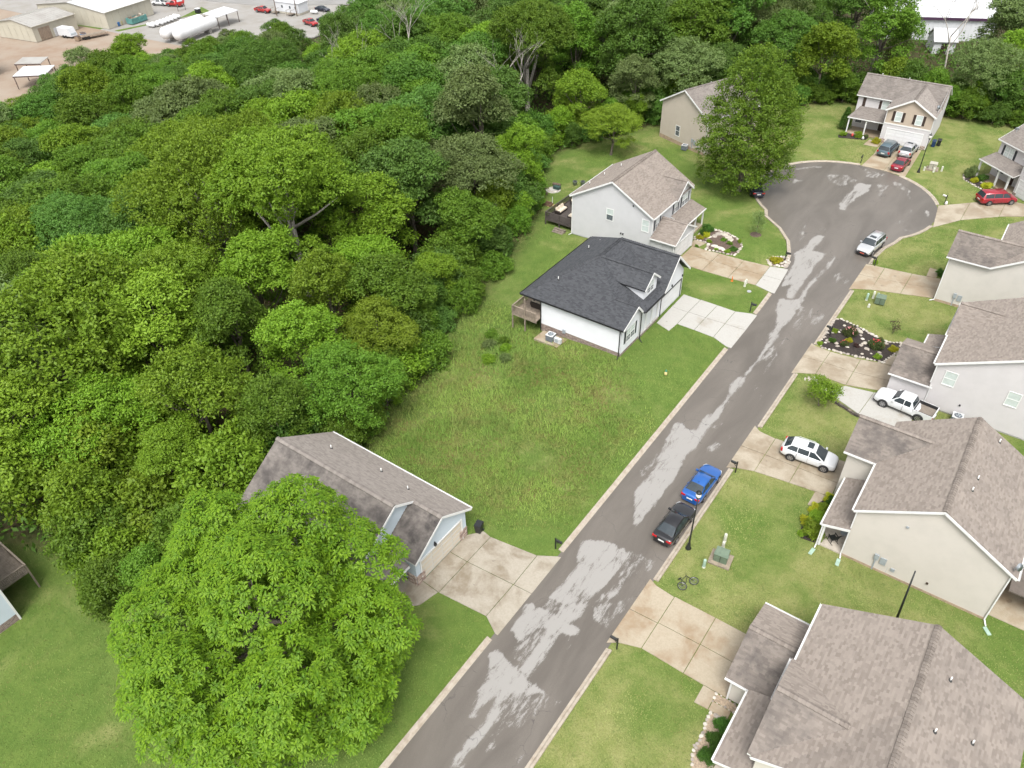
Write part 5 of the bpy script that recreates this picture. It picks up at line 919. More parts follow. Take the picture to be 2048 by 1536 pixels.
def car(kind, pm, loc, heading, label, name='parked_car', cat='car', group=None, bits=(), plate=None):
    """heading: angle of the car's nose from +X"""
    D = CARS[kind]; W = D['W'] / 2; H = D['H']; rng = random.Random(hash(label) % 999)
    t = thing(name, label, cat, loc, heading, group)
    mb = MB(); rings = []
    for x, wf, zb, zt in D['st']:
        w = W * wf; half = [(w * .82, zb), (w * .97, zb + .09), (w * 1.0, (zb + zt) * .5 + .02), (w * .985, zt - .10), (w * .93, zt - .03), (w * .62, zt + .012), (0, zt + .03)]
        rings.append([(x, -y, z) for y, z in half] + [(x, y, z) for y, z in half[-2::-1]])
    for r0, r1 in zip(rings, rings[1:]):
        for q in range(len(r0) - 1): mb.face([r0[q], r0[q + 1], r1[q + 1], r1[q]][::-1])
        mb.face([r0[0], r1[0], r1[-1], r0[-1]])
    mb.face(rings[0][::-1]); mb.face(rings[-1])
    body = part('body', mb, pm, t, True)
    import bmesh
    bm = bmesh.new(); bm.from_mesh(body.data); bmesh.ops.remove_doubles(bm, verts=bm.verts, dist=1e-4); bmesh.ops.recalc_face_normals(bm, faces=bm.faces); bm.to_mesh(body.data); bm.free()
    body.data.polygons.foreach_set('use_smooth', [True] * len(body.data.polygons))
    md = body.modifiers.new('smooth', 'SUBSURF'); md.levels = 1; md.render_levels = 1
    xbf, xrf, xrr, xbr = D['cab']; yb = W * D['yb']; yr = W * D['yr']; zr = H
    belt = lambda x: float(np.interp(x, [s[0] for s in D['st']][::-1], [s[3] for s in D['st']][::-1])) - .03
    b0, b1 = belt(xbf), belt(xbr + .05)
    if kind == 'pickup': b1 = 1.1
    bz = lambda x: b0 + (b1 - b0) * (xbf - x) / (xbf - xbr)
    cb = MB(); cr = []
    for x, top, ye in ((xbf, None, .96), (xrf, zr - .02, 1), ((xrf + xrr) / 2, zr, 1), (xrr, zr - .04, .98), (xbr, None, .93)):
        B = bz(x); y0 = yb * ye
        if top is None: half = [(y0, B), (y0 * .97, B + .01), (y0 * .8, B + .02), (0, B + .03)]
        else: half = [(y0, B), (yr * ye, top - .07), (yr * ye * .86, top - .005), (0, top + .02)]
        cr.append([(x, -y, z) for y, z in half] + [(x, y, z) for y, z in half[-2::-1]])
    for r0, r1 in zip(cr, cr[1:]):
        for q in range(6): cb.face([r0[q], r0[q + 1], r1[q + 1], r1[q]][::-1])
    cabin = part('cabin', cb, pm, t, True)
    bm = bmesh.new(); bm.from_mesh(cabin.data); bmesh.ops.remove_doubles(bm, verts=bm.verts, dist=1e-4); bmesh.ops.recalc_face_normals(bm, faces=bm.faces); bm.to_mesh(cabin.data); bm.free()
    def lerp(a, b, f): return tuple(a[i] + (b[i] - a[i]) * f for i in range(3))
    def sheet(name, r0, r1, f0, f1, out):   # glass sheet between two rings (front/rear window)
        g = MB(); rows = []
        for f in (f0, f1):
            rows.append([tuple(np.add(lerp(r0[j], r1[j], f), out)) for j in (1, 2, 3, 4, 5)])
        for a, b in zip(range(4), range(1, 5)):
            s0 = .08 if a == 0 else 0; 
            g.face([rows[0][a], rows[0][b], rows[1][b], rows[1][a]])
        part(name, g, CARGLASS, t)
    sheet('windshield', cr[0], cr[1], .06, .93, (.012, 0, .014)); sheet('rear_window', cr[4], cr[3], .10, .9, (-.014, 0, .012))
    yside = lambda x, z: yb + (yr - yb) * (z - bz(x)) / (zr - .09 - bz(x))
    def topz(x):
        if x > xrf: return bz(xbf) + (zr - .09 - bz(xbf)) * (xbf - x) / (xbf - xrf)
        if x < xrr: return bz(xbr) + (zr - .11 - bz(xbr)) * (x - xbr) / (xrr - xbr)
        return zr - .09
    P = D['pil']
    for sg in (-1, 1):
        for xa, xb in zip(P[0::2], P[1::2]):
            xsn = sorted({xa, xb, *[q for q in (xrf, xrr) if xb < q < xa]}, reverse=True); g = MB()
            lo = [(x, bz(x) + .05) for x in xsn]; hi = [(x, max(bz(x) + .055, topz(x) - .055)) for x in xsn]
            for i in range(len(xsn) - 1):
                q = [lo[i], lo[i + 1], hi[i + 1], hi[i]]; g.face([(x, sg * (yside(x, z) + .012), z) for x, z in (q if sg > 0 else q[::-1])])
            part('side_window', g, CARGLASS, t)
        mm = MB(); mm.box(xbf - .32, xbf - .16, sg * (yb + .1) - .1, sg * (yb + .1) + .1, bz(xbf) + .02, bz(xbf) + .16); part('mirror', mm, pm, t)
    for sg in (-1, 1):
        for xd in [xa for xa in P[0::2]][1:] + [P[1] - .03 if kind == 'pickup' else P[3] - .03]:
            m = MB(); m.box(xd + .02, xd + .034, sg * W * .992 - .012, sg * W * .992 + .012, .34, bz(xd) - .06); part('door_gap', m, DARKPL, t)
            m = MB(); m.box(xd + .10, xd + .26, sg * W * .995 - .025, sg * W * .995 + .025, bz(xd) - .17, bz(xd) - .135); part('door_handle', m, pm, t)
    wm = wheel_meshes(); sc = D['wr'] / .335
    for ax in D['ax']:
        for sg in (-1, 1):
            a = obj('wheel_arch', wm['arch'], t, (ax, sg * (W - .015), D['wr']), 0, sc); a.rotation_euler = (-sg * PI / 2, 0, 0)
            wo_ = bpy.data.objects.new('wheel', None); COL.objects.link(wo_); wo_.parent = t; wo_.location = (ax, sg * (W - .07), D['wr']); wo_.scale = (sc, sc, sc); wo_.empty_display_size = .1
            if sg < 0: wo_.rotation_euler = (0, 0, PI)
            obj('tyre', wm['tyre'], wo_); obj('rim', wm['rim'], wo_)
    xf = D['st'][1][0]; zf = D['st'][1][3]; xr = D['st'][-3][0]; zt = D['st'][-3][3] if kind != 'pickup' else .95
    for sg in (-1, 1):
        m = MB(); m.hexa([(xf - .36, sg * W * .66, zf - .10), (xf - .02, sg * W * .48, zf - .12), (xf - .05, sg * W * .80, zf - .12), (xf - .40, sg * W * .94, zf - .08), (xf - .36, sg * W * .66, zf + .07), (xf - .04, sg * W * .48, zf + .01), (xf - .08, sg * W * .80, zf + .01), (xf - .42, sg * W * .94, zf + .06)][::1 if sg > 0 else 1]); part('headlight', m, LAMPW, t)
        m = MB()
        if kind == 'sedan': m.box(xr - .075, xr + .12, min(sg * W * .45, sg * W * .9), max(sg * W * .45, sg * W * .9), zt - .22, zt - .06)
        elif kind == 'pickup': m.box(-2.72, -2.62, min(sg * W * .84, sg * W * .97), max(sg * W * .84, sg * W * .97), .75, 1.05)
        else: m.box(xr - .07, xr + .10, min(sg * W * .66, sg * W * .95), max(sg * W * .66, sg * W * .95), zt - .35, zt - .05)
        part('tail_light', m, LAMPR, t)
    m = MB(); m.box(D['L'] / 2 - .12, D['L'] / 2 + .01, -W * .55, W * .55, .36, .50 if kind == 'sedan' else .66); part('grille', m, DARKPL, t)
    m = MB(); m.box(-D['L'] / 2 - .015, -D['L'] / 2 + .06, -.26, .26, .62, .75); part('number_plate', m, PLATE, t)
    if plate: m = MB(); m.box(D['L'] / 2 - .02, D['L'] / 2 + .025, -.26, .26, .40, .53); part('number_plate', m, plate, t)
    for q_ in ((-D['L'] / 2 - .01, -D['L'] / 2 + .2, .3, .46), (D['L'] / 2 - .2, D['L'] / 2 - .01, .22, .34)): m = MB(); m.box(q_[0], q_[1], -W * .7, W * .7, q_[2], q_[3]); part('bumper', m, DARKPL if kind != 'sedan' else pm, t)
    if 'sunroof' in bits: m = MB(); m.box(xrf - .75, xrf - .22, -.38, .38, zr - .02, zr + .028); part('sunroof', m, CARGLASS, t)
    if 'rails' in bits:
        for sg in (-1, 1): m = MB(); m.tube([(xrf - .15, sg * yr * .9, zr - .02), (xrf - .3, sg * yr * .9, zr + .05), (xrr + .3, sg * yr * .9, zr + .05), (xrr + .1, sg * yr * .9, zr - .03)], .022, 6); part('roof_rail', m, DARKPL if 'darkrails' in bits else CHROME, t)
    if 'antenna' in bits: m = MB(); m.tube([(xrr + .12, 0, zr), (xrr, 0, zr + .1)], [.04, .01], 5); part('antenna', m, DARKPL, t)
    if 'cladding' in bits:
        m = MB()
        for sg in (-1, 1): m.box(-1.1, 1.1, sg * W - .02, sg * W + .02, .26, .42)
        m.box(D['L'] / 2 - .15, D['L'] / 2 + .02, -W * .8, W * .8, .32, .55); part('cladding', m, DARKPL, t)
    if kind == 'pickup':
        for sg in (-1, 1): m = MB(); m.box(-2.66, -.92, sg * W * .995 - .05 * (sg > 0) - (.0), sg * W * .995 + .05 * (sg < 0), .45, 1.13); part('bed_side', m, pm, t)
        m = MB(); m.box(-2.72, -2.64, -W * .95, W * .95, .5, 1.12); part('tailgate', m, pm, t)
        m = MB(); m.box(-2.63, -.93, -W * .93, W * .93, .74, .80); part('bed_floor', m, M('bed_liner', (0.20, 0.17, 0.14), .8), t)
        m = MB()
        for sg in (-1, 1): m.box(-2.63, -.93, sg * W * .90 - .03, sg * W * .90 + .03, .8, 1.135)
        m.box(-1.0, -.93, -W * .88, W * .88, .8, 1.135); part('bed_liner', m, DARKPL, t)
    return t
UP = PI / 2
car('sedan', paint('blue', (0.012, 0.095, 0.34)), (-14.15, 46.1, .05), UP - .03, 'metallic blue sedan parked at the kerb in front of the black car', bits=('antenna',))
car('sedan', paint('black', (0.012, 0.012, 0.014)), (-14.1, 40.75, .05), UP - .02, 'black sedan parked at the kerb beside the street lamp', bits=())
car('suv', paint('silver', (0.55, 0.56, 0.57), .5), (-14.05, 95.4, .05), -UP - .16, 'silver sport utility car parked at the neck of the turning circle', bits=('sunroof', 'rails', 'cladding', 'darkrails'), plate=M('plate_orange', (0.55, 0.12, 0.08), .5))
car('cross', paint('white', (0.62, 0.63, 0.64), 0), (-7.75, 54.6, .07), 0.08, 'white crossover car with dark sunroof standing on a brown driveway', bits=('sunroof', 'rails'))
car('pickup', paint('white_truck', (0.62, 0.63, 0.64), 0), (-2.55, 66.3, .07), PI - 0.10, 'white extended-cab pickup with open bed beside the light grey house', 'pickup_truck', 'pickup')
car('van', paint('teal', (0.10, 0.15, 0.175), .5), (-20.45, 126.9, .07), UP - .08, 'grey-blue estate car on the driveway at the head of the turning circle', bits=('rails',))
car('cross', paint('silver2', (0.52, 0.52, 0.54), .5), (-17.75, 128.0, .07), UP - .04, 'silver sport utility car parked behind the red sedan', bits=('rails', 'sunroof'))
car('sedan', paint('red', (0.22, 0.012, 0.03)), (-17.4, 122.4, .07), UP - .05, 'dark red sedan at the foot of the driveway by the turning circle')
car('van', paint('red_van', (0.30, 0.012, 0.025)), (-3.6, 117.6, .07), math.radians(38), 'dark red minivan parked across the brown driveway at the right edge', bits=())
car('sedan', paint('navy', (0.012, 0.016, 0.03)), (-32.3, 102.9, .05), UP + .6, 'dark car mostly hidden under the tall tree on the turning circle')
car('sedan', paint('black', (0.012, 0.012, 0.014)), (11.6, 50.6, .07), UP, 'dark car under the rear patio roof at the right edge')

# ---------------------------------------------------------------- street furniture and utilities
POLE = M('black_paint', (0.016, 0.018, 0.018), .4, .1, 4); LANT = M('lantern_glass', (0.72, 0.72, 0.68), .25, .03)
def lamp_post(x, y, hgt, label):
    t = thing('street_lamp', label, 'street lamp', (x, y, gz(x, y)), 0, 'black street lamps')
    m = MB(); m.lathe([(.24, 0), (.24, .08), (.17, .2), (.13, .55), (.075, .75), (.055, hgt * .6), (.045, hgt - .75)], sides=12); part('post', m, POLE, t, True)
    m = MB(); m.lathe([(.06, hgt - .76), (.15, hgt - .72), (.16, hgt - .66), (.08, hgt - .62)], sides=12); part('collar', m, POLE, t, True)
    m = MB(); m.lathe([(.10, hgt - .63), (.20, hgt - .50), (.22, hgt - .32), (.17, hgt - .15), (.1, hgt - .1)], sides=14); part('lantern', m, LANT, t, True)
    m = MB(); m.lathe([(.23, hgt - .16), (.2, hgt - .08), (.08, hgt - .02), (.04, hgt + .1), (.01, hgt + .2)], sides=12); part('finial', m, POLE, t, True)
    return t
lamp_post(-12.2, 39.5, 6.7, 'black street lamp with pale globe standing behind the black sedan')
t = thing('metal_pole', 'plain black pole between the beige gable wall and the nearest roof', 'pole', (3.15, 41.0, 0)); m = MB(); m.tube([(0, 0, .1), (-.35, .55, 6.2)], [.10, .05], 10); part('shaft', m, POLE, t, True); m = MB(); m.lathe([(.2, 0), (.2, .1), (.12, .25)], sides=10); part('base', m, POLE, t)
lamp_post(-14.7, 122.1, 5.8, 'black street lamp beside the driveway at the turning circle')
def mailbox(x, y, rz, label, flag=None):
    t = thing('mailbox', label, 'mailbox', (x, y, gz(x, y)), rz, 'kerbside mailboxes')
    m = MB(); m.beam((0, 0, 0), (0, 0, 1.35), .09, .09, up=(0, 1, 0)); m.beam((0, 0, 1.0), (.45, 0, 1.0), .06, .06); m.beam((0, 0, .72), (.3, 0, .98), .045, .045); part('post', m, POLE, t)
    m = MB(); n = 8
    prof = [(-.09, 0), (.09, 0)] + [(.09 * math.cos(PI * k / n), .12 + .09 * math.sin(PI * k / n)) for k in range(n + 1)]
    i = len(m.v); A = [(.08, u, 1.04 + v) for u, v in prof]; Bq = [(.58, u, 1.04 + v) for u, v in prof]
    for k in range(len(prof)): j = (k + 1) % len(prof); m.face([A[k], A[j], Bq[j], Bq[k]])
    m.face(A[::-1]); m.face(Bq); part('box', m, flag or POLE, t)
    return t
mailbox(-20.95, 33.4, 0, 'black mailbox on post by the stained driveway, left kerb')
mailbox(-12.45, 28.4, PI, 'black mailbox on post below the tan driveway in front')
mailbox(-12.45, 49.5, PI, 'black mailbox on post beside the blue sedan')
mailbox(-21.1, 73.9, 0, 'black mailbox on post beside the clean pale driveway')
mailbox(-21.9, 86.9, 0, 'black mailbox on post in the stone-edged corner bed')
mailbox(-12.4, 91.6, PI, 'black mailbox on post just below the silver car')
mailbox(-12.2, 74.3, PI, 'black mailbox on post at the edge of the mulch rose bed')
mailbox(-22.7, 120.9, -UP, 'dark narrow mailbox post left of the driveway at the circle head')
mailbox(-9.2, 113.5, PI * .9, 'mailbox with white box on the right rim of the turning circle', M('mailbox_white', (0.6, 0.6, 0.58), .5))
XFG = M('transformer_green', (0.12, 0.165, 0.115), .5, .12, 3); XFT = M('transformer_tan', (0.36, 0.34, 0.28), .55, .1, 3); PEDG = M('pedestal_green', (0.30, 0.42, 0.34), .55, .1, 4); PEDW = M('pedestal_pale', (0.52, 0.52, 0.44), .55, .1, 4)
def xfmr(x, y, rz, mat, label, pad=True, s=1.0):
    t = thing('transformer_box', label, 'utility box', (x, y, gz(x, y)), rz, 'pad-mounted transformer boxes')
    if pad: m = MB(); m.box(-.85 * s, .85 * s, -.75 * s, .75 * s, -.05, .14); part('pad', m, M('pad_concrete', (0.26, 0.215, 0.16), .9, .2, 3, bmp=.3), t)
    m = MB(); m.prism([(-.52 * s, -.42 * s), (.52 * s, -.42 * s), (.52 * s, .42 * s), (-.52 * s, .42 * s)], .14, lambda x, y: .92 + .12 * (y > 0)); part('cabinet', m, mat, t)
    m = MB(); m.box(-.56 * s, .56 * s, -.46 * s, -.05, .93, .96); part('hood', m, mat, t)
    m = MB(); m.box(-.02, .02, -.44 * s, -.42 * s, .2, .9); part('door_seam', m, DARKPL, t)
xfmr(-9.6, 39.9, 0.12, XFG, 'green transformer box on a concrete pad in the lawn by the street lamp')
xfmr(-9.6, 83.6, 0.12, XFG, 'green transformer box in the lawn below the silver car', False)
xfmr(-13.3, 124.3, 0.1, XFT, 'tan transformer box beside the street lamp at the turning circle')
def pedestal(x, y, mat, hgt, label, r=.13):
    t = thing('utility_pedestal', label, 'utility post', (x, y, gz(x, y)), 0, 'utility pedestals')
    m = MB(); m.lathe([(r * .9, -.02), (r, .05), (r, hgt - .1), (r * .85, hgt - .02), (r * .3, hgt)], sides=10); part('shell', m, mat, t, True)
    m = MB(); m.lathe([(r * 1.12, 0), (r * 1.12, .12), (r, .14)], sides=10); part('collar', m, PEDW, t)
pedestal(-10.1, 41.8, PEDW, .95, 'pale utility pedestal, upper one behind the lamp-side transformer'); pedestal(-9.95, 41.1, PEDW, .8, 'pale utility pedestal touching the lamp-side transformer pad'); pedestal(-10.4, 38.5, PEDG, .95, 'mint green utility pedestal above the lying bicycle')
pedestal(-11.0, 83.5, PEDG, .95, 'mint green utility pedestal left of the bedside transformer box'); pedestal(-10.5, 84.3, PEDW, .95, 'tall pale pedestal behind the transformer box below the silver car'); pedestal(-10.1, 84.8, PEDG, .6, 'short pedestal tucked behind the transformer box below the silver car'); pedestal(-10.4, 82.2, PEDW, .45, 'low white pedestal in front of the transformer box below the silver car')
pedestal(-14.2, 123.2, PEDW, .6, 'white pedestal leaning left of the tan transformer box'); pedestal(-12.9, 123.3, PEDW, .7, 'pale pedestal in front of the tan transformer box'); pedestal(-12.0, 124.3, PEDW, .8, 'pale pedestal right of the tan transformer box')
pedestal(-23.7, 78.6, PEDW, .8, 'white pedestal on the lawn above the pale driveway, near one'); pedestal(-23.8, 79.3, PEDW, .6, 'white pedestal by the tan driveway edge, far one')
ORANGE = M('cone_orange', (0.62, 0.16, 0.03), .5)
t = thing('marker_cone', 'small orange marker at the edge of the tan driveway', 'cone', (-25.4, 78.9, 0)); m = MB(); m.lathe([(.16, 0), (.16, .03)], sides=8); part('base', m, ORANGE, t); m = MB(); m.lathe([(.10, .03), (.03, .7)], sides=10); part('cone', m, ORANGE, t)
t = thing('manhole_lid', 'round grey meter lid in the lawn above the pale driveway', 'manhole lid', (-22.8, 77.8, .03)); m = MB(); m.lathe([(.25, 0), (.25, .05), (.2, .06)], sides=14); part('ring', m, M('lid_grey', (0.35, 0.35, 0.34), .8), t); m = MB(); m.lathe([(.19, .05), (.18, .075)], sides=14); part('lid', m, METERG, t)
t = thing('garden_gnome', 'small yellow figure with green hat on the lawn beside the white house', 'garden ornament', (-23.8, 58.4, 0)); m = MB(); m.lathe([(.12, 0), (.17, .12), (.14, .3), (.09, .38)], sides=10); part('body', m, M('gnome_yellow', (0.6, 0.5, 0.22), .6), t, True); m = MB(); m.lathe([(.09, .36), (.11, .43), (.07, .5)], sides=10); part('head', m, M('gnome_skin', (0.6, 0.5, 0.4), .6), t, True); m = MB(); m.lathe([(.13, .48), (.08, .6), (.02, .7)], sides=10); part('hat', m, M('gnome_green', (0.05, 0.25, 0.15), .6), t, True)
ACB = M('ac_casing', (0.055, 0.065, 0.085), .55, .15, 6); ACT = M('ac_top', (0.55, 0.56, 0.56), .5, .1, 4)
def ac(x, y, z, label, top=ACT, s=.42):
    t = thing('air_conditioner', label, 'air conditioner', (x, y, z), .05, 'outdoor air conditioners')
    m = MB(); m.box(-s, s, -s, s, 0, .72); part('casing', m, ACB if top is not None else ACT, t)
    for k in range(4):
        m = MB()
        for j in range(9):
            v = -s + .05 + j * (2 * s - .1) / 8
            a, b = (v - .012, v + .012)
            if k == 0: m.box(a, b, -s - .015, -s, .06, .68)
            elif k == 1: m.box(a, b, s, s + .015, .06, .68)
            elif k == 2: m.box(-s - .015, -s, a, b, .06, .68)
            else: m.box(s, s + .015, a, b, .06, .68)
        part('grille', m, METERG, t)['kind'] = 'stuff'
    m = MB(); m.prism([(s * 1.04 * c, s * 1.04 * d) for c, d in ((-1, -1), (1, -1), (1, 1), (-1, 1))], .72, .77); part('top', m, top or ACT, t)
    m = MB(); m.lathe([(s * .78, .775), (s * .78, .79), (s * .7, .792)], sides=18); fo = part('fan_guard', m, ACB, t)
    m = MB()
    for k in range(5):
        a = 2 * PI * k / 5; m.face([(0, 0, .80), (s * .66 * math.cos(a), s * .66 * math.sin(a), .80), (s * .66 * math.cos(a + .7), s * .66 * math.sin(a + .7), .815)])
    part('fan_blade', m, METERG, fo)['kind'] = 'stuff'
m = MB(); zc = gz(-37, 57.2); m.prism([(-38.8, 56.4), (-35.8, 56.4), (-35.6, 58.25), (-38.7, 58.25)], zc - .4, zc + .16)
tag(part('concrete_pad', m, CON['tan'], None), 'tan concrete pad against the brick base of the white house', 'concrete pad')
ac(-37.1, 57.2, zc + .17, 'dark grey air conditioner on the pad beside the white house')
t = thing('heat_pump', 'small white slim heat pump on the pad beside the white house', 'heat pump', (-36.1, 57.1, zc + .17)); m = MB(); m.box(-.42, .42, -.16, .16, .08, .66); part('casing', m, ACT, t); m = MB(); m.lathe([(.22, 0), (.22, .02)], sides=14); o = part('fan_guard', m, METERG, t); o.location = (-.1, -.165, .38); o.rotation_euler = (UP, 0, 0); m = MB(); m.box(-.35, -.28, -.15, .15, 0, .08); m.box(.28, .35, -.15, .15, 0, .08); part('foot', m, DARKPL, t)
ac(1.9, 67.2, .1, 'air conditioner with white top behind the white pickup', s=.45); ac(-47.6, 111.9, gz(-48, 112) + .1, 'dark air conditioner at the foot of the plain beige wall')
BINB = M('bin_navy', (0.012, 0.035, 0.10), .45); BINK = M('bin_black', (0.015, 0.016, 0.018), .45)
def bin_(x, y, rz, mat, label):
    t = thing('wheelie_bin', label, 'rubbish bin', (x, y, gz(x, y)), rz, 'household bins')
    m = MB(); m.hexa([(-.22, -.25, .05), (.22, -.25, .05), (.22, .25, .05), (-.22, .25, .05), (-.29, -.33, .98), (.29, -.33, .98), (.29, .33, .98), (-.29, .33, .98)]); part('body', m, mat, t)
    m = MB(); m.hexa([(-.31, -.36, .98), (.31, -.36, .98), (.31, .36, .98), (-.31, .36, .98), (-.28, -.32, 1.05), (.28, -.32, 1.05), (.28, .3, 1.09), (-.28, .3, 1.09)]); l = part('lid', m, mat, t)
    m = MB(); m.tube([(-.28, .4, .95), (.28, .4, .95)], .025, 6); part('handle', m, mat, t)
    for sg in (-1, 1): m = MB(); m.tube([(sg * .24, .27, .1), (sg * .3, .27, .1)], .1, 10); part('wheel', m, TYRE, t)
bin_(-27.1, 31.3, .2, BINK, 'black wheeled bin at the corner of the blue-grey garage'); bin_(-15.2, 133.0, .1, BINB, 'navy wheeled bin beside the circle-head garage, near one'); bin_(-14.6, 133.8, .1, BINK, 'black wheeled bin beside the circle-head garage, far one')
# bicycle lying in the grass
t = thing('bicycle', 'black bicycle lying on its side in the lawn near the kerb', 'bicycle', (-10.75, 36.3, .16), 1.15)
def ringm(R, r, n=22, sides=6):
    m = MB(); P = [(R * math.cos(2 * PI * k / n), R * math.sin(2 * PI * k / n), 0) for k in range(n + 1)]; m.tube(P, r, sides, cap=False); return m
for cx, cy, tl in ((-.52, 0, .05), (.55, -.1, -.12)):
    wv = bpy.data.objects.new('wheel', None); COL.objects.link(wv); wv.parent = t; wv.location = (cx, cy, 0); wv.rotation_euler = (tl, tl, 0)
    part('tyre', ringm(.34, .028), TYRE, wv); part('rim', ringm(.305, .012), RIM, wv)
    m = MB()
    for k in range(8): a = PI * k / 8; m.tube([(-.3 * math.cos(a), -.3 * math.sin(a), 0), (.3 * math.cos(a), .3 * math.sin(a), 0)], .004, 3)
    part('spokes', m, RIM, wv)['kind'] = 'stuff'
m = MB()
for a, b in (((-.52, 0), (-.12, .05)), ((-.52, 0), (-.2, .5)), ((-.12, .05), (-.22, .55)), ((-.12, .05), (.38, .48)), ((-.2, .47), (.36, .55)), ((.55, -.1), (.36, .58))): m.tube([(a[0], a[1], .02), (b[0], b[1], .03)], .02, 6)
part('frame', m, POLE, t); m = MB(); m.tube([(.32, .62, -.22), (.36, .6, .02), (.34, .64, .3)], .016, 6); part('handlebar', m, POLE, t); m = MB(); m.hexa([(-.36, .58, -.05), (-.08, .6, -.02), (-.08, .6, .05), (-.36, .58, .12), (-.36, .64, -.04), (-.08, .65, -.01), (-.08, .65, .04), (-.36, .64, .1)]); part('saddle', m, DARKPL, t)
# rocking chair on the porch of the gable house
t = thing('rocking_chair', 'black rocking chair on the porch of the beige gable house', 'chair', (-3.0, 46.6, .12), 2.4)
BK = POLE
for sg in (-1, 1):
    m = MB(); m.tube([(-.45, sg * .27, .08), (-.1, sg * .27, .02), (.25, sg * .27, .03), (.5, sg * .27, .12)], .022, 6); part('rocker', m, BK, t)
    for x in (-.22, .24): m = MB(); m.beam((x, sg * .27, .03), (x, sg * .27, .62 if x > 0 else .45), .04, .04, up=(0, 1, 0)); part('leg', m, BK, t)
    m = MB(); m.box(-.26, .3, sg * .28 - .04, sg * .28 + .04, .61, .64); part('armrest', m, BK, t)
m = MB(); m.box(-.25, .28, -.26, .26, .41, .45); part('seat', m, BK, t)
for k in range(6): m = MB(); y = -.22 + k * .088; m.beam((-.24, y, .44), (-.48, y, 1.12), .045, .02, up=(0, 1, 0)); part('slat', m, BK, t)
m = MB(); m.beam((-.48, -.28, 1.12), (-.48, .28, 1.12), .04, .06); part('head_rail', m, BK, t)
t = thing('side_table', 'small grey table beside the black rocking chair', 'table', (-2.45, 47.5, .12)); m = MB(); m.lathe([(.28, .46), (.28, .49)], sides=12); part('top', m, METERG, t); m = MB(); m.lathe([(.03, 0), (.03, .46)], sides=8); part('leg', m, METERG, t)
# decks
DECK = M('deck_wood', (0.27, 0.22, 0.17), .8, .2, 3, bmp=.2); DECKD = M('deck_dark', (0.075, 0.062, 0.055), .75, .2, 3, bmp=.2); DECKG = M('deck_grey', (0.20, 0.165, 0.13), .85, .2, 3, bmp=.2)
def deck(name, label, x0, x1, y0, y1, zf, zg, mat, rails, posts, rh=.95):
    t = thing(name, label, 'deck', ((x0 + x1) / 2, (y0 + y1) / 2, zg)); cx, cy = (x0 + x1) / 2, (y0 + y1) / 2; Z = zf - zg
    y = y0
    while y < y1 - .01:
        m = MB(); m.box(x0 - cx, x1 - cx, y - cy, min(y + .135, y1) - cy, Z - .04, Z); part('plank', m, mat, t); y += .145
    m = MB(); m.box(x0 - cx, x1 - cx, y0 - cy - .04, y0 - cy, Z - .28, Z); m.box(x0 - cx - .04, x0 - cx, y0 - cy, y1 - cy, Z - .28, Z); m.box(x0 - cx, x1 - cx, y1 - cy, y1 - cy + .04, Z - .28, Z); part('rim_joist', m, mat, t)
    for px, py in posts: m = MB(); m.beam((px - cx, py - cy, -.3), (px - cx, py - cy, Z + rh), .13, .13, up=(0, 1, 0)); part('post', m, mat, t)
    for (ax, ay), (bx, by) in rails:
        m = MB(); m.beam((ax - cx, ay - cy, Z + rh), (bx - cx, by - cy, Z + rh), .14, .045); r = part('railing', m, mat, t)
        m = MB(); m.beam((ax - cx, ay - cy, Z + .1), (bx - cx, by - cy, Z + .1), .05, .08); part('bottom_rail', m, mat, r)
        L = math.hypot(bx - ax, by - ay); k = int(L / .13); m = MB()
        for i in range(1, k): f = i / k; px, py = ax + (bx - ax) * f - cx, ay + (by - ay) * f - cy; m.beam((px, py, Z + .1), (px, py, Z + rh), .04, .04, up=(0, 1, 0))
        part('balusters', m, mat, r)['kind'] = 'stuff'
    return t
zg = gz(-41.5, 58.5); deck('timber_deck', 'raised pale timber deck on posts behind the white house', -42.5, -39.25, 57.6, 62.2, 1.1, zg, DECK, [((-42.5, 57.6), (-39.3, 57.6)), ((-42.5, 57.6), (-42.5, 62.2))], [(-42.5, 57.6), (-40.8, 57.6), (-42.5, 59.8), (-42.5, 62.2)])
tag(part('deck_post', (lambda m: (m.beam((-40.8, 57.6, 2.1), (-40.8, 57.6, 3.5), .12, .12, up=(0, 1, 0)), m)[1])(MB()), DECK, None), 'single timber post carrying the black eave over the deck', 'post')
zg = gz(-51, 82); deck('dark_deck', 'dark stained low deck with railing behind the grey two-storey house', -52.5, -48.05, 79.3, 88.5, .45, zg - .2, DECKD, [((-52.5, 79.3), (-48.1, 79.3)), ((-52.5, 79.3), (-52.5, 88.5))], [(-52.5, 79.3), (-50.3, 79.3), (-48.2, 79.3), (-52.5, 82.4), (-52.5, 85.5), (-52.5, 88.5)])
zg = gz(-56, 6.5); deck('weathered_deck', 'weathered grey-brown timber deck on posts at the left edge', -60, -54.3, 5.2, 7.6, zg + 2.0, zg, DECKG, [((-60, 7.6), (-54.3, 7.6)), ((-54.3, 5.2), (-54.3, 7.6)), ((-60, 5.25), (-54.3, 5.25))], [(-54.3, 7.6), (-54.3, 5.3), (-57, 7.6), (-60, 7.6)])
for k in range(3):
    m = MB(); m.box(-50.0 - .6, -48.9, 78.5 - k * .32, 78.8 - k * .32, gz(-49.5, 78.3) - .1, gz(-49.5, 78.3) + .32 - k * .13)
    if k == 0: st = part('deck_steps', m, DECKG, None); tag(st, 'grey wooden steps below the dark deck railing', 'steps')
    else: part('tread', m, DECKG, st)
CUSH = M('cushion_cream', (0.62, 0.54, 0.43), .8, .08, 4); WICK = M('wicker_dark', (0.03, 0.022, 0.018), .7, .2, 12)
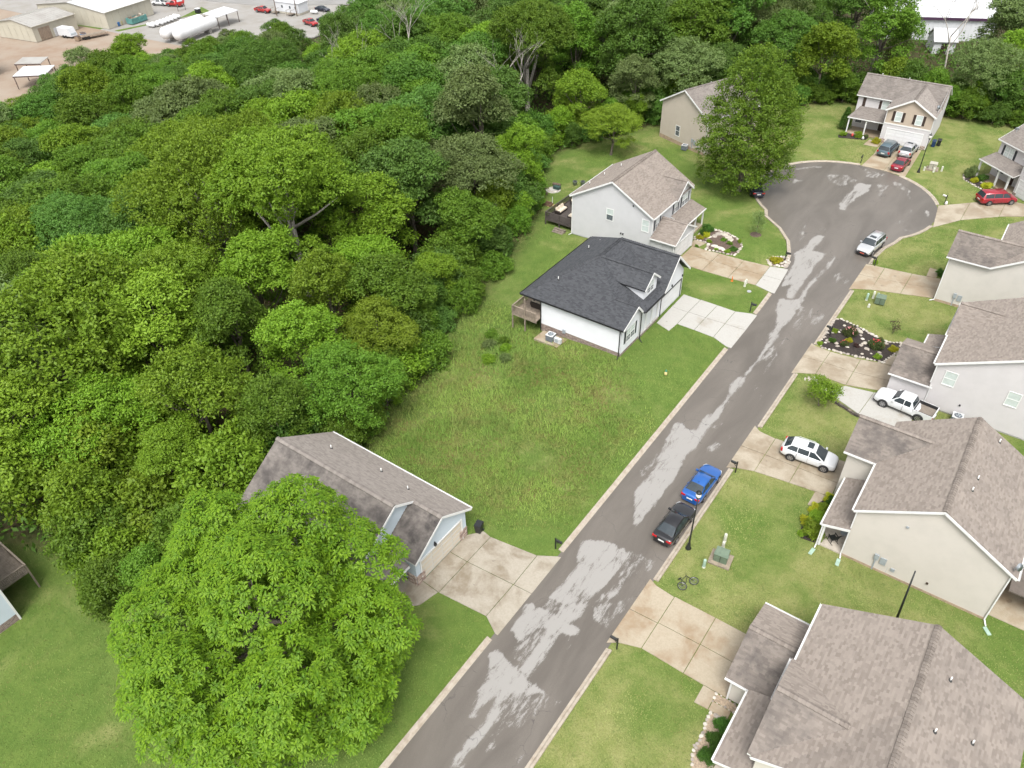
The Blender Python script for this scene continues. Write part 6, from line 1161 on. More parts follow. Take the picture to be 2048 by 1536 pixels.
def sofa(x, y, z, rz, wd, label, name='outdoor_sofa', cat='sofa', back=True, n=2):
    t = thing(name, label, cat, (x, y, z), rz); m = MB(); m.box(-.4, .42, -wd / 2, wd / 2, .04, .32); part('base', m, WICK, t)
    if back:
        m = MB(); m.box(-.44, -.28, -wd / 2, wd / 2, .3, .78); part('back', m, WICK, t)
        for sg in (-1, 1): m = MB(); m.box(-.4, .42, sg * wd / 2 - .08, sg * wd / 2 + .08, .3, .58); part('arm', m, WICK, t)
    for k in range(n):
        c = -wd / 2 + wd * (k + .5) / n; q = wd / n * .44
        m = MB(); m.hexa([(-.28, c - q, .32), (.42, c - q, .32), (.42, c + q, .32), (-.28, c + q, .32), (-.26, c - q + .03, .47), (.39, c - q + .03, .46), (.39, c + q - .03, .46), (-.26, c + q - .03, .47)]); part('seat_cushion', m, CUSH, t)
        if back: m = MB(); m.hexa([(-.3, c - q, .46), (-.12, c - q, .46), (-.12, c + q, .46), (-.3, c + q, .46), (-.36, c - q + .04, .85), (-.24, c - q + .04, .85), (-.24, c + q - .04, .85), (-.36, c + q - .04, .85)]); part('back_cushion', m, CUSH, t)
sofa(-51.7, 81.9, .46, 0, 2.0, 'long cream-cushioned wicker sofa on the dark deck', n=3); sofa(-51.2, 84.6, .46, -.6, .9, 'cream-cushioned wicker armchair near the middle of the dark deck', 'outdoor_armchair', 'armchair', n=1); sofa(-51.3, 86.4, .46, -1.2, .9, 'cream-cushioned wicker armchair at the far end of the dark deck', 'outdoor_armchair', 'armchair', n=1); sofa(-49.6, 81.2, .46, 0, .8, 'cream-topped wicker footstool on the dark deck', 'footstool', 'footstool', False, 1); sofa(-49.4, 83.3, .46, 0, .8, 'cream-topped wicker stool beside the grey house wall', 'footstool', 'footstool', False, 1)
sofa(-40.6, 60.0, 1.11, UP, 1.6, 'tan-cushioned bench on the raised deck of the white house', 'deck_bench', 'bench', True, 2)
# fire pit, planter, lumber, buckets behind the grey house
fx, fy = -57.4, 88.7; fz = gz(fx, fy)
t = thing('fire_pit', 'round stone fire pit with ash in the back lawn', 'fire pit', (fx, fy, fz)); m = MB(); m.lathe([(1.1, .01), (1.05, .04), (.6, .05)], sides=18); part('ash_bed', m, M('ash', (0.42, 0.40, 0.37), .95, .2, 5), t)
RS = [M('field_stone_' + str(i), c, .9, .18, 4, bmp=.35) for i, c in enumerate(((0.42, 0.38, 0.32), (0.52, 0.48, 0.42), (0.33, 0.29, 0.25)))]
def stone_mesh(seed, flat=.6):
    r = random.Random(seed); m = MB(); n = 7; rings = []
    for lz, lr in ((0, .85), (.35, 1.0), (.75, .8), (1.0, .45)):
        rings.append([(lr * (0.85 + .3 * r.random()) * math.cos(2 * PI * k / n), lr * (.85 + .3 * r.random()) * math.sin(2 * PI * k / n), lz * flat * (0.9 + .2 * r.random())) for k in range(n)])
    for a, b in zip(rings, rings[1:]):
        for k in range(n): j = (k + 1) % n; m.face([a[k], a[j], b[j], b[k]])
    m.face(rings[-1]); return m.mesh('stone', RS[seed % 3])
STN = [stone_mesh(i) for i in range(6)]
SR = random.Random(77)
def stone(parent, x, y, z, s, flat=1.0):
    o = obj('stone', SR.choice(STN), parent, (x, y, z), SR.uniform(0, 6.3)); o.scale = (s * SR.uniform(.8, 1.4), s * SR.uniform(.7, 1.1), s * SR.uniform(.7, 1.1) * flat)
for k in range(11): a = 2 * PI * k / 11; stone(t, .75 * math.cos(a), .75 * math.sin(a), 0, .2)
LOG = M('log_bark', (0.14, 0.10, 0.075), .9, .25, 5, bmp=.4)
for i, (x, y, rz, L, lb) in enumerate(((-58.7, 88.1, .9, 1.5, 'log seat left of the fire pit'), (-57.8, 90.2, .2, 1.2, 'log seat behind the fire pit'), (-57.9, 87.0, -.3, 1.3, 'log seat in front of the fire pit'))):
    m = MB(); m.tube([(-L / 2, 0, .2), (0, .04, .21), (L / 2, 0, .2)], [.2, .22, .19], 9); o = part('log_seat', m, LOG, None); o.location = (x, y, gz(x, y)); o.rotation_euler = (0, 0, rz); tag(o, 'brown ' + lb, 'log')
m = MB(); m.box(-.5, .5, -.3, .3, 0, .4); o = part('storage_chest', m, M('chest_green', (0.03, 0.07, 0.06), .6), None); o.location = (-57.1, 89.2, fz); tag(o, 'dark green chest standing by the fire pit', 'chest'); m = MB(); m.box(-.53, .53, -.33, .33, .4, .47); part('lid', m, MATS['chest_green'], o)
t = thing('raised_planter', 'brown wooden raised planter in the back lawn near the dark deck', 'planter', (-55.4, 84.2, gz(-55, 84))); PB = M('planter_wood', (0.17, 0.10, 0.07), .85, .2, 4)
for q in ((-.7, .7, -.4, -.35), (-.7, .7, .35, .4), (-.7, -.65, -.35, .35), (.65, .7, -.35, .35)): m = MB(); m.box(*q, 0, .4); part('board', m, PB, t)
for sg in (-1, 1): m = MB(); m.beam((sg * .6, sg * .3, 0), (sg * .6, sg * .3, 1.3), .06, .06, up=(0, 1, 0)); part('stake', m, WHITE, t)
YL = M('lumber_yellow', (0.50, 0.38, 0.15), .7, .12, 4)
for i, (x, y) in enumerate(((-54.3, 85.0), (-53.7, 85.3))):
    m = MB(); m.beam((-1.5, 0, .06), (1.5, 0, .06), .12, .1); o = part('lumber', m, YL, None); o.location = (x, y, gz(x, y)); o.rotation_euler = (0, 0, 1.0 + .1 * i); tag(o, ('outer' if i == 0 else 'inner') + ' yellow timber lying on the grass near the dark deck', 'timber')
for x, y, lb in ((-55.6, 91.8, 'grey bucket left of the pair in the back lawn'), (-54.6, 92.4, 'grey bucket right of the pair in the back lawn')):
    t = thing('bucket', lb, 'bucket', (x, y, gz(x, y))); m = MB(); m.lathe([(.28, 0), (.34, .6), (.36, .62)], sides=12); part('body', m, METERG, t, True); m = MB(); m.lathe([(.3, .6), (.3, .625)], sides=12); part('rim', m, DARKPL, t)

# ---------------------------------------------------------------- industrial yard beyond the wood
ZI = -11.0
def sheet(name, poly, z, mat):
    m = MB(); m.prism(poly, z - .3, z); o = part(name, m, mat, None); return struct(o)
DIRT = M('yard_dirt', (0.25, 0.205, 0.16), .95, .2, .12, col2=(0.21, 0.145, 0.10)); GRAV = M('yard_gravel', (0.25, 0.24, 0.225), .95, .12, .2, col2=(0.205, 0.19, 0.165)); FARASPH = M('far_asphalt', (0.22, 0.215, 0.205), .9, .1, .15)
def gtop(poly): return max(gz(x, y) for x, y in poly) + .06
P1 = [(-300, 60), (-190, 60), (-190, 126), (-229, 123), (-300, 118)]; sheet('yard', P1, ZI - .02 if False else gtop(P1) * 0 - 10.6, DIRT)
P2 = [(-229, 122.8), (-186, 126.2), (-176, 150), (-180, 178), (-300, 178), (-300, 118.2)]; sheet('yard', P2, -10.59, GRAV)
sheet('road', [(-300, 150), (-232, 160.5), (-214, 165), (-190, 182), (-200, 192), (-220, 174), (-236, 167), (-300, 160)], -10.5, FARASPH)
sheet('verge', [(-231, 124), (-229.2, 124), (-224, 152), (-231, 154), (-226.3, 143)], -10.54, lawn_mat); sheet('verge', [(-262, 124), (-236, 124.2), (-236, 122.5), (-262, 119)], -10.55, lawn_mat); sheet('verge', [(-300, 168), (-236, 170), (-218, 180), (-300, 200)], -10.53, lawn_mat)
ZY = -10.5
METAL = M('metal_cream', (0.42, 0.395, 0.325), .5, .06, .3); MROOF = M('metal_roof_grey', (0.30, 0.29, 0.27), .5, .1, .25, col2=(0.23, 0.215, 0.195)); MROOFW = M('metal_roof_white', (0.50, 0.51, 0.52), .5, .06, .3); MWHITE = M('metal_white', (0.56, 0.57, 0.59), .45, .05, .3); ROLL = M('roller_door', (0.26, 0.20, 0.15), .6, .15, 2); RUST = M('rusty_steel', (0.10, 0.07, 0.06), .7, .2, 2)
def shed(name, label, loc, rot, L, Dp, eave, ridge, wallm, roofm, doors=(), ribs=2.4, frontm=None, cat='building'):
    t = thing(name, label, cat, loc, rot); E2 = Dp / 2
    def wallp(nm, pts):
        m = MB(); m.face(pts); a = Vector(pts[0]); b = Vector(pts[1]); n = (b - a).cross(Vector((0, 0, 1))).normalized(); Lw = (b - a).length; k = int(Lw / ribs)
        for i in range(k + 1):
            p = a + (b - a) * (i / max(k, 1)); m.beam(p + n * .03, p + n * .03 + Vector((0, 0, eave - .1)), .1, .07, up=(n.x, n.y, 0))
        part(nm, m, wallm, t)
    wallp('wall', [(0, Dp, 0), (0, 0, 0), (0, 0, eave), (0, E2, ridge), (0, Dp, eave)]); wallp('wall', [(0, 0, 0), (L, 0, 0), (L, 0, eave), (0, 0, eave)]); wallp('wall', [(L, 0, 0), (L, Dp, 0), (L, Dp, eave), (L, E2, ridge), (L, 0, eave)]); wallp('wall', [(L, Dp, 0), (0, Dp, 0), (0, Dp, eave), (L, Dp, eave)])
    for y0, z0, y1, z1, mm in ((-.3, eave - .05, E2, ridge + .08, frontm or roofm), (Dp + .3, eave - .05, E2, ridge + .08, roofm)):
        m = MB(); q = [(-.3, y0, z0), (L + .3, y0, z0), (L + .3, y1, z1), (-.3, y1, z1)]; q = q if y0 < E2 else q[::-1]; m.hexa([(a, b, c - .08) for a, b, c in q] + q); r = part('roof', m, mm, t)
        m = MB(); k = int(L / 1.0)
        for i in range(k + 1): x = -.25 + i * (L + .5) / k; m.beam((x, y0, z0 + .02), (x, y1, z1 + .02), .06, .07)
        part('standing_seams', m, mm, r)['kind'] = 'stuff'
    m = MB(); m.beam((-.3, -.35, eave), (L + .3, -.35, eave), .12, .16); part('gutter', m, wallm, t)
    for side, a, b, hh, dm in doors:
        m = MB()
        if side == 'front': m.box(a, b, -.06, .02, 0, hh)
        else: m.box(-.06, .02, a, b, 0, hh)
        d = part('door', m, dm, t)
        m = MB()
        for k in range(5):
            z = .1 + k * hh / 5
            if side == 'front': m.box(a + .05, b - .05, -.09, -.06, z, z + hh / 5 - .08)
            else: m.box(-.09, -.06, a + .05, b - .05, z, z + hh / 5 - .08)
        part('door_slats', m, dm, d)['kind'] = 'stuff'
    return t
R100 = math.radians(100)
shed('warehouse', 'smaller cream metal warehouse with brown roller door beyond the wood', (-239.2, 105.4, ZY), R100, 14, 15, 4.0, 5.2, METAL, MROOF, [('front', 1.6, 5.2, 3.2, ROLL), ('front', 6.2, 7.2, 2.1, MWHITE)])
shed('warehouse', 'larger cream metal warehouse behind the skip beyond the wood', (-233.4, 123.9, ZY), R100, 17, 28, 4.4, 6.0, METAL, MROOF, [], frontm=MROOFW)
shed('barn', 'white metal barn with dark purple eave among the trees, top right', (-38.2, 184.5, 0), math.radians(-62), 4, 22, 4.2, 6.0, MWHITE, MROOFW, [], 1.2) if False else None
t = shed('barn', 'white metal barn with dark purple eave among the trees, top right', (-38.3, 186.5, 0), math.radians(25), 22, 14, 4.2, 6.6, MWHITE, MROOFW, [], .9); m = MB(); m.beam((-.35, -.4, 4.35), (22.3, -.4, 4.35), .15, .5); part('eave_band', m, M('purple_trim', (0.05, 0.018, 0.05), .5), t)
t = shed('garden_shed', 'small white gambrel shed half hidden by trees, top right', (-26.6, 181.5, 0), math.radians(25), 4.0, 5.0, 2.4, 4.2, MWHITE, MROOFW, [('front', 1.4, 2.6, 2.0, SHBRN)], .8)
shed('barn', 'pale far building at the very top behind the trees, top right', (-30, 214, 0), math.radians(20), 16, 9, 3.2, 4.6, MWHITE, MROOF, [], 1.5)
shed('tower_building', 'tall cream building cut by the left frame edge near the open sheds', (-218.5, 76.5, ZY), math.radians(100), 8.0, 10, 9.0, 9.8, METAL, MROOF, [('front', 4, 6.5, 3, ROLL)])
TANKW = M('tank_white', (0.60, 0.605, 0.61), .35, .04, .5)
def tank(name, label, a, b, r, zc, group, sad=True):
    a = Vector((a[0], a[1], 0)); b = Vector((b[0], b[1], 0)); d = (b - a); L = d.length; t = thing(name, label, 'tank', ((a.x + b.x) / 2, (a.y + b.y) / 2, ZY), math.atan2(d.y, d.x), group)
    n = 5; pts = []; rad = []
    for k in range(n + 1): f = PI / 2 * k / n; pts.append((-L / 2 - r * .8 * math.cos(f), 0, zc)); rad.append(max(.02, r * math.sin(f)))
    for k in range(n, -1, -1): f = PI / 2 * k / n; pts.append((L / 2 + r * .8 * math.cos(f), 0, zc)); rad.append(max(.02, r * math.sin(f)))
    m = MB(); m.tube(pts, rad, 20); part('shell', m, TANKW, t, True)
    for sx in (-.32, .32):
        m = MB(); m.box(sx * L - .25 * r, sx * L + .25 * r, -r * .7, r * .7, 0, zc - r * .6); part('saddle', m, GRAV, t)
    m = MB(); m.lathe([(r * .22, zc + r * .9), (r * .22, zc + r * 1.12), (r * .12, zc + r * 1.18)], sides=10); part('dome', m, TANKW, t)
tank('storage_tank', 'nearer long white storage tank beyond the wood', (-203.0, 126.0), (-205.3, 139.0), 1.6, 2.4, 'long white storage tanks'); tank('storage_tank', 'farther long white storage tank beyond the wood', (-206.9, 124.8), (-209.6, 138.0), 1.6, 2.4, 'long white storage tanks')
for i, (x, y) in enumerate(((-224.4, 131.4), (-224.2, 132.7), (-224.2, 134.3), (-224.6, 135.6), (-224.8, 136.9), (-225.1, 138.3), (-225.5, 139.8), (-226.2, 141.4))):
    tank('propane_tank', 'small white gas tank lying in the row beside the grass strip', (x - 1.0, y), (x + 1.0, y + .35), .5, .65, 'row of small gas tanks')
tank('propane_tank', 'small white gas tank in front of the mobile office', (-194.4, 166.2), (-192.8, 166.8), .45, .6, None)
t = thing('open_shed', 'open-sided metal canopy with white roof beyond the long tanks', 'shed', (-208.0, 144.3, ZY), math.radians(98)); m = MB(); q = [(-4, -2.5, 3.2), (4.5, -2.5, 3.2), (4.5, 2.8, 3.7), (-4, 2.8, 3.7)]; m.hexa([(a, b, c - .1) for a, b, c in q] + q); part('roof', m, MROOFW, t)
for x in (-3.8, 0, 4.2):
    for y in (-2.3, 2.5): m = MB(); m.beam((x, y, 0), (x, y, 3.2), .14, .14, up=(0, 1, 0)); part('post', m, RUST, t)
for i, (x, y, rz, a, b, lb) in enumerate(((-204.5, 86.8, math.radians(40), 7.5, 6.5, 'open steel canopy with flat white roof at the left, near one'), (-213.0, 90.8, math.radians(35), 6.5, 4.5, 'open steel canopy with grey sheet roof at the left, far one'))):
    t = thing('open_canopy', lb, 'shed', (x, y, ZY), rz); m = MB(); m.hexa([(-a / 2, -b / 2, 2.9), (a / 2, -b / 2, 2.9), (a / 2, b / 2, 3.2), (-a / 2, b / 2, 3.2), (-a / 2, -b / 2, 3.0), (a / 2, -b / 2, 3.0), (a / 2, b / 2, 3.3), (-a / 2, b / 2, 3.3)]); part('roof', m, MROOFW if i == 0 else MROOF, t)
    m = MB(); m.box(-a / 2, a / 2, -b / 2 - .06, -b / 2, 2.7, 3.0); part('beam', m, RUST, t)
    for sx in (-1, 1):
        for sy in (-1, 1): m = MB(); m.beam((sx * (a / 2 - .2), sy * (b / 2 - .2), 0), (sx * (a / 2 - .2), sy * (b / 2 - .2), 2.9), .16, .16, up=(0, 1, 0)); part('post', m, RUST, t)
# mobile office with steps
t = thing('mobile_office', 'long white mobile office with small wooden porches beyond the wood', 'building', (-200.2, 162.3, ZY), math.radians(8)); m = MB(); m.box(-5, 4.2, 0, 4.2, .5, 3.1); part('wall', m, MWHITE, t); m = MB(); m.hexa([(-5.2, -.2, 3.1), (4.4, -.2, 3.1), (4.4, 4.4, 3.1), (-5.2, 4.4, 3.1), (-5.2, -.2, 3.2), (4.4, -.2, 3.2), (4.4, 4.4, 3.35), (-5.2, 4.4, 3.35)]); part('roof', m, MROOFW, t)
for x in (-2.5, 0.5, 2.6): m = MB(); m.box(x, x + .8, -.04, 0, 1.5, 2.4); w_ = part('window', m, WHITE, t); m = MB(); m.box(x + .08, x + .72, -.06, -.04, 1.57, 2.33); part('pane', m, PANED, w_)
for x in (-4.4, 1.6):
    m = MB(); m.box(x - .9, x + .9, -1.8, -.05, .35, .5); p_ = part('porch', m, DECKG, t); m = MB()
    for q in (-.85, .85): m.beam((x + q, -1.75, 0), (x + q, -1.75, 1.6), .1, .1, up=(0, 1, 0)); m.beam((x + q, -1.75, 1.5), (x + q, -.1, 1.5), .08, .08)
    part('porch_rail', m, DECKG, p_)
m = MB(); m.box(-4.95, 4.15, .05, 4.15, 0, .5); part('skirting', m, METAL, t)
# skip, drums, trailer, flatbed, crate pile
SKIP = M('skip_green', (0.10, 0.26, 0.24), .6, .15, 1.0); t = thing('skip', 'green ribbed rubbish skip beside the larger warehouse', 'skip', (-233.0, 132.8, ZY), math.radians(100)); m = MB(); m.box(-2.8, 2.8, -1.2, 1.2, .1, .25); part('floor', m, SKIP, t)
for q in ((-2.8, 2.8, -1.25, -1.15), (-2.8, 2.8, 1.15, 1.25), (-2.85, -2.75, -1.2, 1.2), (2.75, 2.85, -1.2, 1.2)): m = MB(); m.box(*q, .2, 1.6); part('side', m, SKIP, t)
m = MB()
for k in range(9): m.box(-2.7 + k * .66, -2.6 + k * .66, -1.32, -1.25, .2, 1.6)
part('ribs', m, SKIP, t)['kind'] = 'stuff'; m = MB(); rr = random.Random(4)
for k in range(26): x, y = rr.uniform(-2.5, 2.3), rr.uniform(-1, .9); s = rr.uniform(.15, .4); m.box(x - s, x + s, y - s, y + s, 1.1, 1.5 + rr.random() * .5, rr.randrange(3))
part('waste', m, [DECKG, ROLL, METAL], t)['kind'] = 'stuff'
for x, y, c, n in ((-234.3, 126.6, (0.03, 0.10, 0.35), 'blue'), (-234.1, 127.4, (0.05, 0.2, 0.5), 'bright blue'), (-234.6, 128.6, (0.6, 0.45, 0.05), 'yellow'), (-234.9, 125.6, (0.12, 0.09, 0.08), 'brown'), (-234.5, 124.6, (0.08, 0.08, 0.09), 'black')):
    t = thing('oil_drum', n + ' drum standing by the larger warehouse wall', 'drum', (x, y, ZY)); mm = M('drum_' + n.replace(' ', '_'), c, .5); m = MB(); m.lathe([(.42, 0), (.42, 1.0), (.44, 1.02)], sides=12); part('body', m, mm, t, True); m = MB(); m.lathe([(.38, 1.0), (.38, 1.04)], sides=12); part('lid', m, mm, t)
t = thing('enclosed_trailer', 'white enclosed trailer with sloped nose beside the smaller warehouse', 'trailer', (-236.3, 113.2, ZY), math.radians(12)); m = MB(); m.hexa([(-2.6, -1.1, .5), (2.3, -1.1, .5), (2.3, 1.1, .5), (-2.6, 1.1, .5), (-2.6, -1.1, 2.6), (1.6, -1.1, 2.6), (1.6, 1.1, 2.6), (-2.6, 1.1, 2.6)]); part('body', m, MWHITE, t)
for sx in (-.8, .2):
    for sy in (-1, 1): m = MB(); m.tube([(sx, sy * 1.0, .36), (sx, sy * 1.2, .36)], .36, 12); part('wheel', m, TYRE, t)
m = MB(); m.hexa([(1.75, -.9, 1.6), (2.2, -.9, .9), (2.2, .9, .9), (1.75, .9, 1.6), (1.8, -.9, 1.64), (2.25, -.9, .94), (2.25, .9, .94), (1.8, .9, 1.64)]); part('front_panel', m, METERG, t)
t = thing('flatbed_trailer', 'brown flatbed trailer with planks at the wood edge', 'trailer', (-229.9, 117.0, ZY), math.radians(75)); m = MB(); m.box(-3.6, 3.6, -1.2, 1.2, .7, .9); part('bed', m, ROLL, t)
for k in range(5): m = MB(); m.box(-3, 3.2, -1 + k * .42, -.7 + k * .42, .9, .96 + .04 * (k % 2)); part('plank', m, DECK, t)
for sx in (-2.6, -1.7):
    for sy in (-1, 1): m = MB(); m.tube([(sx, sy * 1.0, .4), (sx, sy * 1.2, .4)], .4, 12); part('wheel', m, TYRE, t)
for x, y, c, lb in ((-232.8, 115.5, MWHITE, 'white'), (-231.7, 115.0, M('crate_blue', (0.08, 0.2, 0.4), .6), 'blue'), (-230.6, 112.6, M('crate_brown', (0.25, 0.18, 0.12), .8), 'brown')):
    t = thing('crate', lb + ' crate near the flatbed trailer in the yard', 'crate', (x, y, ZY), .3); m = MB(); m.box(-.6, .6, -.5, .5, .1, 1.1); part('body', m, c, t); m = MB(); m.box(-.64, .64, -.54, .54, 0, .1); m.box(-.64, .64, -.54, .54, 1.1, 1.16); part('frame', m, RUST, t)
t = thing('chemical_tote', 'dark bin with pale lid on the gravel near the white canopy', 'bin', (-225.6, 148.8, ZY)); m = MB(); m.box(-.7, .7, -.6, .6, 0, 1.2); part('body', m, BINK, t); m = MB(); m.box(-.74, .74, -.64, .64, 1.2, 1.3); part('lid', m, MWHITE, t)
for x, y, hh, lb in ((-201.8, 159.1, 12, 'wooden utility pole left of the mobile office'), (-196.3, 162.0, 11, 'wooden utility pole in front of the mobile office')):
    t = thing('utility_pole', lb, 'utility pole', (x, y, ZY)); m = MB(); m.tube([(0, 0, 0), (0, 0, hh)], [.16, .1], 8); part('pole', m, LOG, t); m = MB(); m.beam((-1.1, 0, hh - .6), (1.1, 0, hh - .6), .1, .12); part('crossarm', m, LOG, t)
t = thing('road_sign', 'red and white framed board on posts on the yard grass', 'sign', (-232.6, 148.0, ZY), math.radians(80)); m = MB(); m.box(-1.4, 1.4, -.08, .08, 2.0, 3.8); part('board', m, M('sign_red', (0.5, 0.03, 0.03), .5), t); m = MB(); m.box(-.9, .9, -.11, .11, 2.5, 3.4); part('panel', m, MWHITE, t)
for sx in (-1.2, 1.2): m = MB(); m.beam((sx, 0, 0), (sx, 0, 2.1), .12, .12, up=(0, 1, 0)); part('post', m, RUST, t)
red = paint('truck_red', (0.36, 0.02, 0.02)); wht = MATS['paint_white_truck']; dk = MATS['paint_navy']
car('pickup', wht, (-244.2, 148.6, ZY), math.radians(200), 'white pickup in the far yard car park', 'pickup_truck', 'pickup'); car('pickup', red, (-239.0, 150.2, ZY), math.radians(200), 'red and white pickup behind the framed board in the far yard', 'pickup_truck', 'pickup'); car('pickup', red, (-208.8, 159.8, ZY), math.radians(8), 'dark red pickup on the gravel left of the mobile office', 'pickup_truck', 'pickup'); car('pickup', red, (-185.6, 157.6, ZY), math.radians(-10), 'bright red pickup at the edge of the wood', 'pickup_truck', 'pickup')
car('sedan', dk, (-184.4, 162.0, ZY), math.radians(20), 'dark car next to the bright red pickup'); car('sedan', dk, (-194.0, 170.2, ZY), math.radians(10), 'dark car at the end of the mobile office'); car('suv', dk, (-262, 142.5, ZY), math.radians(200), 'dark sport utility car behind the larger warehouse at the top edge'); car('suv', MATS['paint_silver'], (-258, 144.5, ZY), math.radians(200), 'silver car behind the larger warehouse at the top edge')

# ---------------------------------------------------------------- leaves and trees
BARK = M('bark', (0.15, 0.125, 0.10), .9, .25, 4, bmp=.4); BARKP = M('bark_pale', (0.36, 0.33, 0.29), .9, .2, 3, bmp=.3)
LEAF = {'bright': M_leaf('leaf_bright', (0.118, 0.205, 0.014), (0.215, 0.315, 0.026)), 'mid': M_leaf('leaf_mid', (0.086, 0.168, 0.015), (0.155, 0.250, 0.026)), 'dark': M_leaf('leaf_dark', (0.066, 0.138, 0.018), (0.118, 0.205, 0.030)),
        'olive': M_leaf('leaf_olive', (0.115, 0.168, 0.050), (0.185, 0.240, 0.080)), 'blue': M_leaf('leaf_bluegreen', (0.074, 0.152, 0.024), (0.130, 0.222, 0.040)), 'yellow': M_leaf('leaf_yellow', (0.150, 0.230, 0.016), (0.245, 0.335, 0.032)),
        'cedar': M_leaf('leaf_cedar', (0.085, 0.105, 0.030), (0.130, 0.145, 0.045)), 'fg': M_leaf('leaf_walnut', (0.068, 0.138, 0.006), (0.190, 0.280, 0.014), trans=.32)}
def unit(v): return v / (np.linalg.norm(v, axis=-1, keepdims=True) + 1e-9)
def dome_lobes(rs, domes, dens=1.0, lo=.13, hi=.25, ref=4.6):
    """small foliage clumps over the upper and outer faces of several sub-domes (x, y, top z, radius)"""
    L = []
    for dx, dy, zt, R in domes:
        n = int(dens * 26 * (R / (ref * .55)) ** 2) + 6
        for k in range(n):
            u = (k + .5) / n; f = math.sqrt(u); a = k * 2.39996 + rs.uniform(-.3, .3); r = R * min(1, f * 1.04) * rs.uniform(.88, 1.0); z = zt - R * (.22 + 1.05 * f ** 2.4) + rs.uniform(-.22, .14) * R
            L.append((dx + r * math.cos(a), dy + r * math.sin(a), z, ref * rs.uniform(lo, hi)))
        L.append((dx, dy, zt - R * .85, R * .55))
    return L
def lobes_of(rs, R, H, base, n):
    k = rs.randint(4, 7); domes = [(0, 0, base + H * rs.uniform(.92, 1.0), R * .58)]; a0 = rs.uniform(0, 6.3)
    for i in range(k):
        a = a0 + 2 * PI * i / k + rs.uniform(-.35, .35); r = R * rs.uniform(.42, .62); domes.append((r * math.cos(a), r * math.sin(a), base + H * rs.uniform(.55, .92), R * rs.uniform(.36, .52)))
    L = dome_lobes(rs, domes, n / 16.0, .12, .24, R)
    for i in range(14):
        a = rs.uniform(0, 6.3); L.append((R * .7 * math.cos(a), R * .7 * math.sin(a), base + H * rs.uniform(.08, .36), R * rs.uniform(.14, .24)))
    L.append((0, 0, base + H * .5, R * .42)); return np.array(L)
def clumps(rs, L, n, low=.25):
    w = L[:, 3] ** 2; out = []; dirs = []
    while sum(len(o) for o in out) < n:
        k = rs.choice(len(L), 2 * n, p=w / w.sum()); d = unit(rs.normal(size=(2 * n, 3))); flip = (d[:, 2] < -low) & (rs.uniform(size=2 * n) < .75); d[flip, 2] *= -1
        p = L[k, :3] + d * L[k, 3:4] * rs.uniform(.72, 1.06, (2 * n, 1)) * np.array([1, 1, .85])
        dm = np.linalg.norm(p[:, None, :] - L[None, :, :3], axis=2) / L[None, :, 3]; dm[np.arange(2 * n), k] = 9
        ok = (dm.min(1) > .80) | (rs.uniform(size=2 * n) < .08); out.append(p[ok]); dirs.append(d[ok])
    return np.concatenate(out)[:n], np.concatenate(dirs)[:n]
def leaf_quads(rs, P, D, per, leaf, spread, droop=.15):
    n = len(P) * per; p = np.repeat(P, per, 0) + rs.normal(size=(n, 3)) * spread * np.array([1, 1, .7]); d = np.repeat(D, per, 0)
    ax = unit(d * .7 + rs.normal(size=(n, 3)) * .75 + np.array([0, 0, -droop])); nr = unit(d * .85 + np.array([0, 0, .55]) + rs.normal(size=(n, 3)) * .30)
    sd = unit(np.cross(ax, nr)); ln = leaf * rs.uniform(.65, 1.35, (n, 1)); wd = ln * rs.uniform(.42, .62, (n, 1)); lift = np.cross(sd, ax) * wd * .22
    V = np.stack([p - ax * ln * .5, p + sd * wd * .5 + lift, p + ax * ln * .5, p - sd * wd * .5 + lift], 1).reshape(-1, 3)
    F = np.arange(n * 4).reshape(n, 4); ct = np.repeat(rs.uniform(0, 1, len(P)), per); tone = np.clip(ct * .6 + rs.uniform(0, 1, n) * .32 + .04, 0, 1)
    return V, F, tone
def crown_mesh(seed, R=4.6, H=9.0, base=4.0, nl=15, nc=1000, per=20, leaf=.26, spread=.24, low=.25, droop=.15):
    rs = np.random.RandomState(seed); L = lobes_of(rs, R, H, base, nl); P, D = clumps(rs, L, nc, low); V, F, t = leaf_quads(rs, P, D, per, leaf, spread, droop)
    return np_mesh('crown', V, F, LEAF['mid'], t), L
def trunk_mesh(seed, L, hb, r0, mat=BARK, nb=9, lean=.3):
    rs = random.Random(seed); m = MB(); top = Vector((0, 0, max(l[2] for l in L))); a = rs.uniform(0, 6.3); mid = Vector((lean * math.cos(a), lean * math.sin(a), hb))
    m.tube([(0, 0, -.6), (0, 0, .1), mid * .5, mid, mid + Vector((.1, -.1, (top.z - hb) * .4)), Vector((0, 0, hb + (top.z - hb) * .8))], [r0 * 1.5, r0 * 1.1, r0 * .92, r0 * .8, r0 * .45, r0 * .08], 8)
    for k in rs.sample(range(len(L)), min(nb, len(L))):
        c = Vector(L[k][:3]); c.z -= L[k][3] * .5; s = Vector((mid.x, mid.y, hb * .85 + (top.z - hb) * rs.uniform(0, .5))); q = s.lerp(c, .5) - Vector((0, 0, .2)); m.tube([s, q, q.lerp(c, .85)], [r0 * .42, r0 * .25, r0 * .06], 5)
    return m.mesh('trunk', mat, True)
PROTO = []
for i, kw in enumerate((dict(R=4.8, H=9.5, base=3.6), dict(R=5.4, H=8.6, base=4.2, nl=19), dict(R=4.2, H=11, base=3.4, nl=16), dict(R=5.0, H=9.8, base=3.0, nl=20, leaf=.23, per=24), dict(R=4.5, H=9.0, base=3.8, nl=13, leaf=.29), dict(R=3.8, H=11.5, base=3.0, nl=14, droop=.5))):
    me, L = crown_mesh(100 + i, **kw); PROTO.append((me, trunk_mesh(i, L, kw['base'], .24)))
LOWP = []
